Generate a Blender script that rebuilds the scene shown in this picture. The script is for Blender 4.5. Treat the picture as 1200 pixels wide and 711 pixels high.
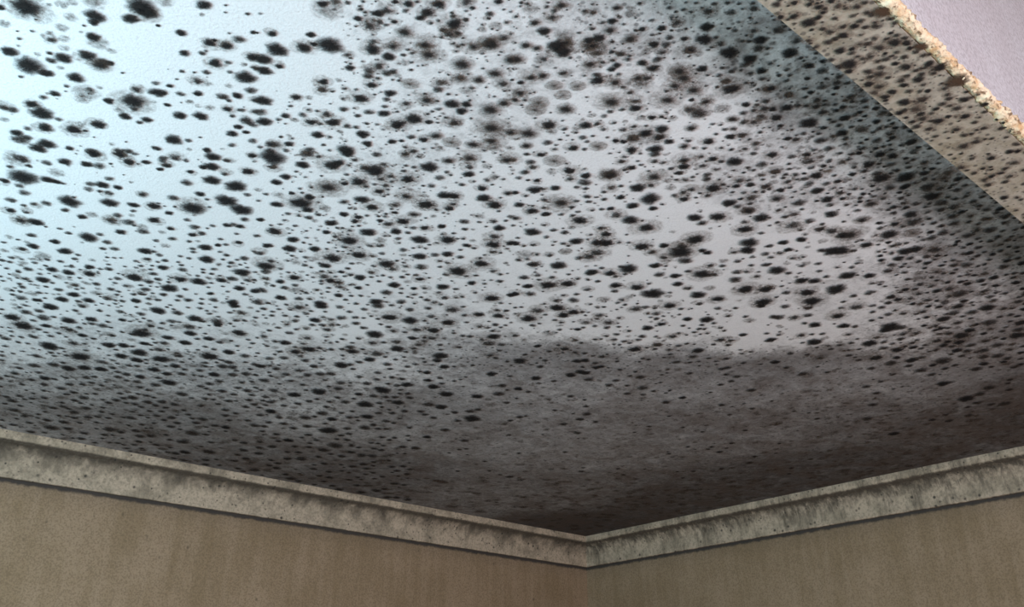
import bpy, bmesh, math, random
import numpy as np
from mathutils import Vector

for o in list(bpy.data.objects):
    bpy.data.objects.remove(o)
S = bpy.context.scene
C = S.collection
rnd = random.Random(11)

# ------------------------------------------------------------------ camera
EYE = 1.65                      # eye height; ceiling 0.75 m above it
cam_d = bpy.data.cameras.new('camera')
cam = bpy.data.objects.new('camera', cam_d)
C.objects.link(cam)
cam.location = (0, 0, EYE)
cam.rotation_euler = (math.radians(90 + 25.8), 0, math.radians(-41.2))
cam_d.sensor_width = 36.0
cam_d.lens = 1027.0 / 1200.0 * 36.0
cam_d.clip_start = 0.02
S.camera = cam
S.cycles.transparent_max_bounces = 48   # many thin mould layers overlap

# ------------------------------------------------------------------ colour management, world
S.view_settings.view_transform = 'Standard'
S.view_settings.look = 'None'
S.view_settings.gamma = 1.0
S.view_settings.exposure = 0.0
S.view_settings.use_curve_mapping = False
w = bpy.data.worlds.new('world')
S.world = w
w.use_nodes = True
w.node_tree.nodes['Background'].inputs[0].default_value = (0.62, 0.78, 1.0, 1)
w.node_tree.nodes['Background'].inputs[1].default_value = 1.0

# room measures (metres). x runs along the left wall, y along the right wall
CEIL = EYE + 0.75
LX, LY, PR, DROP = 2.80, 2.71, 0.06, 0.12     # cornice lips, projection, drop
WX, WY = LX + PR, LY + PR                     # wall faces
BX = -0.62                                    # wall with the side window
HY0, HY1, HZ = 0.252, 0.342, CEIL - 0.075     # header of the opening
NY = -1.55                                    # far wall of the near room
NX0, NX1, NZ = -0.9, 3.2, 2.95

# daylight entering through the two windows
def area(name, loc, rot, sx, sy, power, col):
    d = bpy.data.lights.new(name, 'AREA')
    d.shape = 'RECTANGLE'; d.size = sx; d.size_y = sy
    d.energy = power; d.color = col
    o = bpy.data.objects.new(name, d); C.objects.link(o)
    o.location = loc; o.rotation_euler = rot
    return o
# side window (cool north sky), in the wall x = BX
WIN1 = (0.45, 1.90, 1.25, 2.22)        # y0, y1, z0, z1
WIN2 = (0.10, 0.90, 0.85, 1.62)        # x0, x1, z0, z1 in the wall y = NY
area('window_daylight_side', (BX - 0.03, (WIN1[0]+WIN1[1])/2, (WIN1[2]+WIN1[3])/2),
     (0, math.radians(-90), 0), WIN1[3]-WIN1[2]-.06, WIN1[1]-WIN1[0]-.06, 33.0, (0.50, 0.87, 1.0))
area('window_daylight_back', ((WIN2[0]+WIN2[1])/2, NY - 0.03, (WIN2[2]+WIN2[3])/2),
     (math.radians(90), 0, 0), WIN2[1]-WIN2[0]-.06, WIN2[3]-WIN2[2]-.06, 53.0, (1.0, 0.86, 0.93))

# ------------------------------------------------------------------ node helpers
def mat(name):
    m = bpy.data.materials.new(name); m.use_nodes = True
    nt = m.node_tree; b = nt.nodes['Principled BSDF']
    b.inputs['Specular IOR Level'].default_value = 0.25
    b.inputs['Roughness'].default_value = 0.85
    return m, nt, b
def N(nt, t, **k):
    n = nt.nodes.new(t)
    for a, v in k.items(): setattr(n, a, v)
    return n
def L(nt, a, b): nt.links.new(a, b)
def obj_co(nt, scale=(1, 1, 1), rot=(0, 0, 0)):
    t = N(nt, 'ShaderNodeTexCoord'); mp = N(nt, 'ShaderNodeMapping')
    mp.inputs['Scale'].default_value = scale; mp.inputs['Rotation'].default_value = rot
    L(nt, t.outputs['Object'], mp.inputs[0]); return mp.outputs[0]
def noise(nt, co, scale, detail=4, rough=.6, dist=0):
    n = N(nt, 'ShaderNodeTexNoise'); n.inputs['Scale'].default_value = scale
    n.inputs['Detail'].default_value = detail; n.inputs['Roughness'].default_value = rough
    n.inputs['Distortion'].default_value = dist
    L(nt, co, n.inputs['Vector']); return n.outputs['Fac']
def mrange(nt, v, a, b, c=0., d=1., smooth=True):
    n = N(nt, 'ShaderNodeMapRange'); n.interpolation_type = 'SMOOTHSTEP' if smooth else 'LINEAR'
    L(nt, v, n.inputs['Value'])
    for k, x in zip(('From Min', 'From Max', 'To Min', 'To Max'), (a, b, c, d)): n.inputs[k].default_value = x
    return n.outputs['Result']
def math_(nt, op, a, b=None):
    n = N(nt, 'ShaderNodeMath', operation=op)
    for i, v in enumerate((a, b)):
        if v is None: continue
        if isinstance(v, (int, float)): n.inputs[i].default_value = v
        else: L(nt, v, n.inputs[i])
    return n.outputs[0]
def mix(nt, f, a, b):
    n = N(nt, 'ShaderNodeMix', data_type='RGBA')
    if isinstance(f, (int, float)): n.inputs['Factor'].default_value = f
    else: L(nt, f, n.inputs['Factor'])
    for k, v in ((6, a), (7, b)):
        if isinstance(v, tuple): n.inputs[k].default_value = v + (1,) if len(v) == 3 else v
        else: L(nt, v, n.inputs[k])
    return n.outputs[2]
def bump(nt, b, h, strength=.3, dist=.002):
    n = N(nt, 'ShaderNodeBump'); n.inputs['Strength'].default_value = strength
    n.inputs['Distance'].default_value = dist
    L(nt, h, n.inputs['Height']); L(nt, n.outputs[0], b.inputs['Normal'])
def specks(nt, co, scale, size, edge=.12, keep=.5):
    """sparse round specks: voronoi cells, only some of which carry a spot"""
    v = N(nt, 'ShaderNodeTexVoronoi'); v.inputs['Scale'].default_value = scale
    L(nt, co, v.inputs['Vector'])
    d = mrange(nt, v.outputs['Distance'], size - edge, size, 1., 0.)
    s = N(nt, 'ShaderNodeSeparateColor'); L(nt, v.outputs['Color'], s.inputs[0])
    k = mrange(nt, s.outputs[0], keep, keep + .25)
    return math_(nt, 'MULTIPLY', d, k)

# painted ceiling with a grey film of mould; its mask also deepens the header shadow
def ceiling_material(name, paint, film_shade_col, attr=True, const=.3, smudge=(.22, .19, .15)):
    m, nt, b = mat(name)
    co = obj_co(nt)
    n1 = noise(nt, co, 9, 6, .65, .6); n2 = noise(nt, co, 70, 4, .7); n3 = noise(nt, co, 260, 2, .6)
    if attr:
        a = N(nt, 'ShaderNodeAttribute', attribute_name='film_shade').outputs['Fac']
    else:
        a = N(nt, 'ShaderNodeValue').outputs[0]; a.default_value = const
    nm = noise(nt, co, 30, 5, .75, .8)
    v = math_(nt, 'ADD', a, math_(nt, 'MULTIPLY', math_(nt, 'SUBTRACT', n1, .5), .50))
    calm = mrange(nt, a, .45, .62, 1., .45)      # the old film near the corner is more even
    mm = math_(nt, 'ADD', math_(nt, 'MULTIPLY', math_(nt, 'SUBTRACT', nm, .5), .85), math_(nt, 'MULTIPLY', math_(nt, 'SUBTRACT', n2, .5), .45))
    v = math_(nt, 'ADD', v, math_(nt, 'MULTIPLY', mm, calm))
    lo = mrange(nt, v, .02, .90)
    fac = math_(nt, 'MULTIPLY', lo, mrange(nt, a, 0., .25))
    tone = mix(nt, mrange(nt, n1, .38, .62), film_shade_col, smudge)
    col = mix(nt, fac, paint, tone)
    sp = math_(nt, 'MAXIMUM', specks(nt, co, 85, .36, .22, .35), specks(nt, co, 170, .36, .25, .45))
    sp = math_(nt, 'MULTIPLY', sp, mrange(nt, a, .08, .45, 0, .7))
    col = mix(nt, sp, col, (.03, .028, .028))
    col = mix(nt, mrange(nt, n3, .45, .8, 0, .16), col, (.25, .25, .27))
    L(nt, col, b.inputs['Base Color'])
    bump(nt, b, math_(nt, 'ADD', n3, n2), .45, .0014)
    return m
M_ceil = ceiling_material('ceiling_paint', (.80, .79, .80), (.040, .034, .035), smudge=(.074, .056, .049))
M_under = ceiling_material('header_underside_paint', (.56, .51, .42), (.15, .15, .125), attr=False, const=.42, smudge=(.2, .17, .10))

def wall_material(name, base, low, dark_z=None, vert=True):
    m, nt, b = mat(name)
    co = obj_co(nt); st = obj_co(nt, (14, 14, 1.2))
    n1 = noise(nt, st, 1.6, 5, .6, .3); n2 = noise(nt, co, 5, 5, .6); n3 = noise(nt, co, 190, 3, .7)
    f = math_(nt, 'ADD', math_(nt, 'MULTIPLY', n1, .5), math_(nt, 'MULTIPLY', n2, .5))
    col = mix(nt, mrange(nt, f, .35, .65), base, low)
    col = mix(nt, mrange(nt, n3, .40, .65, 0, .45), col, tuple(c * .45 for c in low))
    sp = specks(nt, obj_co(nt, (1, 1, .7)), 24, .15, .12, .62)
    col = mix(nt, math_(nt, 'MULTIPLY', sp, .6), col, (.07, .055, .04))
    if dark_z:  # ragged dark line at the wall top, with a faint fade below
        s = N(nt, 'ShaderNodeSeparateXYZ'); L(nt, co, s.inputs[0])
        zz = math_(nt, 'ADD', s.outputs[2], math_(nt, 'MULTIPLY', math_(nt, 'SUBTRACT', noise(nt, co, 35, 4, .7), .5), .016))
        d = mrange(nt, zz, dark_z - .016, dark_z - .006, 0, .93)
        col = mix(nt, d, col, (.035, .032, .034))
        d2 = mrange(nt, zz, dark_z - .07, dark_z, 0, .22)
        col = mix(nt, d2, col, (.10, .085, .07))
    L(nt, col, b.inputs['Base Color'])
    bump(nt, b, n3, .2, .001)
    return m
M_wall = wall_material('beige_wall_paint', (.42, .305, .20), (.31, .22, .13), dark_z=CEIL - DROP)
M_head = wall_material('white_header_paint', (.68, .71, .76), (.60, .60, .64))
M_near = wall_material('near_room_paint', (.62, .57, .50), (.54, .49, .43))

def cornice_material(name, diag):
    m, nt, b = mat(name)
    a = N(nt, 'ShaderNodeAttribute', attribute_name='dirt_shade').outputs['Fac']
    co = obj_co(nt)
    stre = obj_co(nt, (55, 55, 9) if diag else (40, 40, 16), (0, .55, .0) if False else (.55 if diag else 0, 0, 0))
    n1 = noise(nt, stre, 1.0, 5, .7, .4); n2 = noise(nt, co, 14, 5, .65); n3 = noise(nt, co, 120, 3, .7)
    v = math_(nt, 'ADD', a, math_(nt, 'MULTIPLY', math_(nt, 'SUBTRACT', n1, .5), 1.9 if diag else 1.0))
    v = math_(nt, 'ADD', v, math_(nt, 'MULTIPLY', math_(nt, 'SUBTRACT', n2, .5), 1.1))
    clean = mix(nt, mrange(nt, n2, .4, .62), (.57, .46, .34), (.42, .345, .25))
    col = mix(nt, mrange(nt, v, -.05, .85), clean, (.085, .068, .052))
    col = mix(nt, mrange(nt, n3, .42, .68, 0, .5), col, (.15, .13, .10))
    sp = math_(nt, 'MAXIMUM', specks(nt, co, 34, .24, .16, .52), specks(nt, co, 75, .3, .2, .6))
    col = mix(nt, math_(nt, 'MULTIPLY', sp, .85), col, (.03, .027, .025))
    L(nt, col, b.inputs['Base Color'])
    bump(nt, b, math_(nt, 'ADD', n3, n1), .35, .0016)
    return m
M_corL = cornice_material('mouldy_cornice_paint', False)
M_corR = cornice_material('streaked_cornice_paint', True)

m, nt, b = mat('chipped_plaster'); M_chip = m
co = obj_co(nt, (.6, 1, 1)); n1 = noise(nt, co, 55, 5, .7); n2 = noise(nt, co, 160, 4, .7)
c_ = mix(nt, mrange(nt, n1, .42, .66), (1.0, .90, .66), (.78, .55, .30))
c_ = mix(nt, mrange(nt, n2, .50, .64, 0, .9), c_, (.20, .13, .07))
L(nt, c_, b.inputs['Base Color']); bump(nt, b, n2, .8, .003)

m, nt, b = mat('mould'); M_mould = m
at = N(nt, 'ShaderNodeAttribute', attribute_name='growth')
sc = N(nt, 'ShaderNodeSeparateColor'); L(nt, at.outputs['Color'], sc.inputs[0])
den, tone = sc.outputs[0], sc.outputs[1]
co = obj_co(nt); n1 = noise(nt, co, 150, 4, .75); n2 = noise(nt, co, 420, 3, .7)
nn = math_(nt, 'ADD', math_(nt, 'MULTIPLY', math_(nt, 'SUBTRACT', n1, .5), 1.6), math_(nt, 'MULTIPLY', math_(nt, 'SUBTRACT', n2, .5), .8))
# the noise frays the edge and thins the middle, never beyond the rim
amp = mrange(nt, den, 0., .3, 0., 1.)
v = math_(nt, 'ADD', den, math_(nt, 'MULTIPLY', nn, amp))
al = mrange(nt, v, .02, .95, 0, .97, False)
L(nt, al, b.inputs['Alpha'])
dark = mix(nt, mrange(nt, n1, .3, .75), (.009, .009, .010), (.028, .025, .024))
c_ = mix(nt, tone, dark, (.16, .12, .095))
c_ = mix(nt, sc.outputs[2], c_, (.062, .033, .018))
L(nt, c_, b.inputs['Base Color'])
b.inputs['Roughness'].default_value = 1.0; b.inputs['Specular IOR Level'].default_value = .05

# ------------------------------------------------------------------ mesh helpers
def link(name, me, m, parent=None, kind=None, label=None):
    o = bpy.data.objects.new(name, me); C.objects.link(o)
    if m: me.materials.append(m)
    if parent: o.parent = parent
    if kind: o['kind'] = kind
    if label: o['label'] = label
    return o
def bm_box(bm, x0, x1, y0, y1, z0, z1):
    vs = [bm.verts.new((x, y, z)) for z in (z0, z1) for x, y in ((x0, y0), (x1, y0), (x1, y1), (x0, y1))]
    for f in ((0, 3, 2, 1), (4, 5, 6, 7), (0, 1, 5, 4), (1, 2, 6, 5), (2, 3, 7, 6), (3, 0, 4, 7)):
        bm.faces.new([vs[i] for i in f])
def boxes(name, lst, m, **k):
    bm = bmesh.new()
    for t in lst: bm_box(bm, *t)
    me = bpy.data.meshes.new(name); bm.to_mesh(me); bm.free()
    return link(name, me, m, **k)

# ------------------------------------------------------------------ room shell
T = .12
def tagged(o, label, cat): o['label'] = label; o['category'] = cat; return o
# far walls of the corner
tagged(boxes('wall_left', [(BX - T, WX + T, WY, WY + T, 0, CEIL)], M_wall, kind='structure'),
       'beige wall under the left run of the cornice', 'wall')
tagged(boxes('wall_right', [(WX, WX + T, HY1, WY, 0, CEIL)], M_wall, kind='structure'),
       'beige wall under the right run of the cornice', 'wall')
y0, y1, z0, z1 = WIN1
tagged(boxes('wall_side', [(BX - T, BX, HY1, y0, 0, CEIL), (BX - T, BX, y1, WY, 0, CEIL),
                    (BX - T, BX, y0, y1, 0, z0), (BX - T, BX, y0, y1, z1, CEIL)], M_near, kind='structure'),
       'wall with the side window, left of the view', 'wall')
x0, x1, z0, z1 = WIN2
tagged(boxes('wall_back', [(NX0 - T, x0, NY - T, NY, 0, NZ), (x1, NX1 + T, NY - T, NY, 0, NZ),
                    (x0, x1, NY - T, NY, 0, z0), (x0, x1, NY - T, NY, z1, NZ)], M_near, kind='structure'),
       'wall with the back window, behind the view', 'wall')
tagged(boxes('wall_near_side', [(NX0 - T, NX0, NY, HY1, 0, NZ)], M_near, kind='structure'), 'plain side wall of the near room', 'wall')
tagged(boxes('wall_near_right', [(NX1, NX1 + T, NY, HY1, 0, NZ)], M_near, kind='structure'), 'plain right wall of the near room', 'wall')

def planks_mat():
    m, nt, b = mat('floor_boards')
    co = obj_co(nt, (1, 9, 1)); br = noise(nt, co, 3, 5, .6, .5)
    L(nt, mix(nt, br, (.30, .19, .10), (.46, .31, .18)), b.inputs['Base Color'])
    b.inputs['Roughness'].default_value = .5
    return m
tagged(boxes('floor', [(NX0 - T, NX1 + T, NY - T, WY + T, -.1, 0)], planks_mat(), kind='structure'), 'brown boarded floor', 'floor')

# windows in their openings (frame + pane of glass behind it)
m, nt, b = mat('window_paint'); M_wf = m; b.inputs['Base Color'].default_value = (.8, .8, .78, 1)
m, nt, b = mat('window_glass'); M_gl = m
b.inputs['Transmission Weight'].default_value = 1.0; b.inputs['Roughness'].default_value = 0.02
b.inputs['Base Color'].default_value = (.9, .96, 1, 1)
y0, y1, z0, z1 = WIN1; g = .045
wn = boxes('window_1', [(BX-.11, BX-.07, y0, y0+g, z0, z1), (BX-.11, BX-.07, y1-g, y1, z0, z1),
        (BX-.11, BX-.07, y0+g, y1-g, z0, z0+g), (BX-.11, BX-.07, y0+g, y1-g, z1-g, z1),
        (BX-.105, BX-.075, (y0+y1)/2-.02, (y0+y1)/2+.02, z0+g, z1-g)], M_wf, kind='structure')
tagged(wn, 'white framed side window', 'window')
boxes('pane', [(BX-.094, BX-.088, y0+g, y1-g, z0+g, z1-g)], M_gl, parent=wn)
x0, x1, z0, z1 = WIN2
wn = boxes('window_2', [(x0, x0+g, NY-.11, NY-.07, z0, z1), (x1-g, x1, NY-.11, NY-.07, z0, z1),
        (x0+g, x1-g, NY-.11, NY-.07, z0, z0+g), (x0+g, x1-g, NY-.11, NY-.07, z1-g, z1)], M_wf, kind='structure')
tagged(wn, 'white framed window behind the view', 'window')
boxes('pane', [(x0+g, x1-g, NY-.094, NY-.088, z0+g, z1-g)], M_gl, parent=wn)

# ------------------------------------------------------------------ ceiling with the mould film and the header shadow painted in
FILM_SHADE = [
(0.112,0.995,0.00), (0.296,1.058,0.00), (0.346,0.790,0.00), (0.280,1.371,0.02), (0.321,1.753,0.10), (0.509,1.589,0.10), (0.314,2.038,0.22),
(0.453,1.916,0.28), (0.661,1.734,0.22), (0.520,2.129,0.50), (0.748,1.929,0.50), (0.920,1.636,0.30), (0.822,1.475,0.10), (0.928,1.847,0.50),
(0.467,2.505,0.60), (0.798,2.309,0.65), (1.165,2.547,0.70), (0.416,0.709,0.20), (0.599,0.873,0.20), (0.594,0.678,0.20), (0.712,0.893,0.12),
(0.742,0.668,0.15), (0.759,1.142,0.10), (0.843,0.878,0.12), (1.106,1.017,0.05), (0.834,0.755,0.02), (1.031,0.786,0.00), (0.834,0.562,0.10),
(0.664,0.455,0.40), (0.765,0.443,0.50), (0.916,0.442,0.50), (1.065,0.438,0.50), (1.284,0.441,0.58), (1.511,0.443,0.62), (0.751,0.497,0.25),  # the row beside the header is extra darkening for its cast shadow
(1.010,0.571,0.32), (1.067,0.492,0.32), (1.322,0.459,0.50), (1.520,0.476,0.55), (1.294,0.594,0.15), (1.239,0.641,0.10), (1.561,0.571,0.48),
(1.508,0.714,0.20), (1.591,0.859,0.15), (1.727,0.740,0.35), (1.909,0.641,0.60), (1.496,0.942,0.10), (1.316,1.070,0.10), (1.205,1.111,0.15),
(1.060,1.211,0.15), (1.008,1.312,0.25), (1.077,1.400,0.50), (1.210,1.382,0.60), (1.326,1.281,0.62), (1.521,1.145,0.62), (1.690,1.031,0.65),
(1.733,0.925,0.62), (1.889,0.930,0.60), (2.098,0.823,0.65), (2.238,0.701,0.75), (1.275,1.797,0.60), (1.540,1.759,0.60), (1.718,1.603,0.60),
(1.896,1.447,0.65), (2.074,1.291,0.65), (2.252,1.135,0.70), (2.430,0.979,0.75), (2.512,0.808,0.80), (1.583,2.458,0.72), (1.947,2.457,0.65),
(2.178,2.255,0.68), (2.614,2.559,0.85), (2.581,2.079,0.80), (2.549,1.612,0.80), (2.571,1.315,0.80), (1.476,2.552,0.75), (0.146,1.679,0.10),
(0.332,2.623,0.50), (0.165,0.856,0.00), (0.275,0.760,0.00), (0.520,1.161,0.02), (0.394,0.923,0.03),
]
FA = np.array(FILM_SHADE)
def film_shade_at(P):
    d2 = (P[:, None, 0] - FA[None, :, 0])**2 + (P[:, None, 1] - FA[None, :, 1])**2 + 2e-4
    wt = d2**-2.2
    return (wt * FA[None, :, 2]).sum(1) / wt.sum(1)
step = .02
xs = np.arange(BX, WX + step, step); xs[-1] = WX
ys = np.arange(HY0 + .01, WY + step, step); ys[-1] = WY
gx, gy = np.meshgrid(xs, ys)
P = np.stack([gx.ravel(), gy.ravel(), np.full(gx.size, CEIL)], 1)
nx, ny = len(xs), len(ys)
idx = np.arange(nx * ny).reshape(ny, nx)
q = np.stack([idx[:-1, :-1], idx[1:, :-1], idx[1:, 1:], idx[:-1, 1:]], -1).reshape(-1, 4)
bot = len(P)
top = np.array([[BX, ys[0], CEIL+.1], [WX, ys[0], CEIL+.1], [WX, WY, CEIL+.1], [BX, WY, CEIL+.1]])
V = np.concatenate([P, top])
faces = [tuple(int(i) for i in r) for r in q]
faces += [(bot, bot+1, bot+2, bot+3),
          tuple(int(i) for i in idx[0, :]) + (bot+1, bot), tuple(int(i) for i in idx[-1, ::-1]) + (bot+3, bot+2),
          tuple(int(i) for i in idx[::-1, 0]) + (bot, bot+3), tuple(int(i) for i in idx[:, -1]) + (bot+2, bot+1)]
me = bpy.data.meshes.new('ceiling'); me.from_pydata(V.tolist(), [], faces); me.update()
fa = me.attributes.new('film_shade', 'FLOAT', 'POINT')
fv = np.zeros(len(V)); fv[:len(P)] = film_shade_at(P)
fa.data.foreach_set('value', fv.astype(np.float32))
ceiling = tagged(link('ceiling', me, M_ceil, kind='structure'),
                 'white painted ceiling covered in black mould colonies, brown grey towards the corner', 'ceiling')
tagged(boxes('ceiling', [(NX0, NX1, NY, HY0, NZ, NZ + .1)], M_near, kind='structure'), 'plain higher ceiling of the near room', 'ceiling')

# ------------------------------------------------------------------ header over the opening
hd = tagged(boxes('wall_header', [(NX0, NX1, HY0, HY1, HZ, NZ)], M_head, kind='structure'),
            'white header over the opening with a mouldy underside and chipped lower edge', 'wall')
boxes('underside', [(NX0, NX1, HY0 + .012, HY1, HZ - .003, HZ)], M_under, parent=hd, label='beige underside speckled with mould')
# the broken plaster arris: a lumpy bead along the lower camera-side edge
nu, nv = 1500, 14
V = []; F = []
r2 = random.Random(5)
from mathutils import noise as mn
for i in range(nu + 1):
    x = -.25 + 2.6 * i / nu
    wd = 1 + .30 * mn.noise(Vector((x * 14, 3, 1))) + .30 * mn.noise(Vector((x * 75, 8, 1)))
    for j in range(nv):
        a = -.35 * math.pi + (1.25 * math.pi) * j / (nv - 1)     # from the face round to the underside
        ry, rz = .0090 * wd, .0050 * wd
        k = 1 + .35 * mn.noise(Vector((x * 140, math.cos(a) * 3, math.sin(a) * 3))) + -.0 + .22 * mn.noise(Vector((x * 230, math.cos(a) * 5, 7)))
        V.append((x, HY0 + .0045 - math.cos(a) * ry * k * .9, HZ + .001 - math.sin(a) * rz * k))
for i in range(nu):
    for j in range(nv - 1):
        p_ = i * nv + j
        F.append((p_, p_ + 1, p_ + nv + 1, p_ + nv))
me = bpy.data.meshes.new('chipped_edge'); me.from_pydata(V, [], F); me.update()
for p_ in me.polygons: p_.use_smooth = True
link('chipped_edge', me, M_chip, parent=hd, label='cream chipped plaster edge')

# ------------------------------------------------------------------ cornice, two mitred runs
prof = [(PR, 0, .15), (PR, .006, .10), (PR - .0005, .021, .12), (PR - .004, .0245, .6), (PR - .009, .027, .98)]  # third value: dirt, plus shade painted on the down-facing cove
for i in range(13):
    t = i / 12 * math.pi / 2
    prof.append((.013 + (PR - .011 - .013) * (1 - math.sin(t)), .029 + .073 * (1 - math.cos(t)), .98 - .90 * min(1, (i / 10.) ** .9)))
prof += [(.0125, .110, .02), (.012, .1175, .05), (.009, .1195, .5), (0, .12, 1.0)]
def cornice(name, axis, a0, a1, m, label):
    """runs from a0 to the mitred corner a1 along x (left wall) or y (right wall)"""
    n = 260; V = []; F = []; D = []
    rr = random.Random(3 + axis)
    k = len(prof)
    for i in range(n + 1):
        s = i / n
        for j, (u, d, dirt_shade) in enumerate(prof):
            end = a1 - u                        # the mitre
            p = a0 + (end - a0) * s
            wob = .0012 * mn.noise(Vector((p * 3, j * .15, axis * 9)))
            wv = WY - u + wob if axis == 0 else WX - u + wob
            z = CEIL - d + (wob if j > 1 else 0)
            V.append((p, wv, z) if axis == 0 else (wv, p, z)); D.append(dirt_shade)
    for i in range(n):
        for j in range(k - 1):
            p = i * k + j
            F.append((p, p + k, p + k + 1, p + 1) if axis == 0 else (p, p + 1, p + k + 1, p + k))
    me = bpy.data.meshes.new(name); me.from_pydata(V, [], F); me.update()
    for f_ in me.polygons: f_.use_smooth = True
    at = me.attributes.new('dirt_shade', 'FLOAT', 'POINT'); at.data.foreach_set('value', np.array(D, dtype=np.float32))
    return tagged(link(name, me, m, kind='structure'), label, 'cornice')
cornice('trim_1', 0, BX, WX, M_corL, 'cream cove cornice along the left wall, specked with mould')
cornice('trim_2', 1, HY1, WY, M_corR, 'cream cove cornice along the right wall, streaked with grime')

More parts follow.
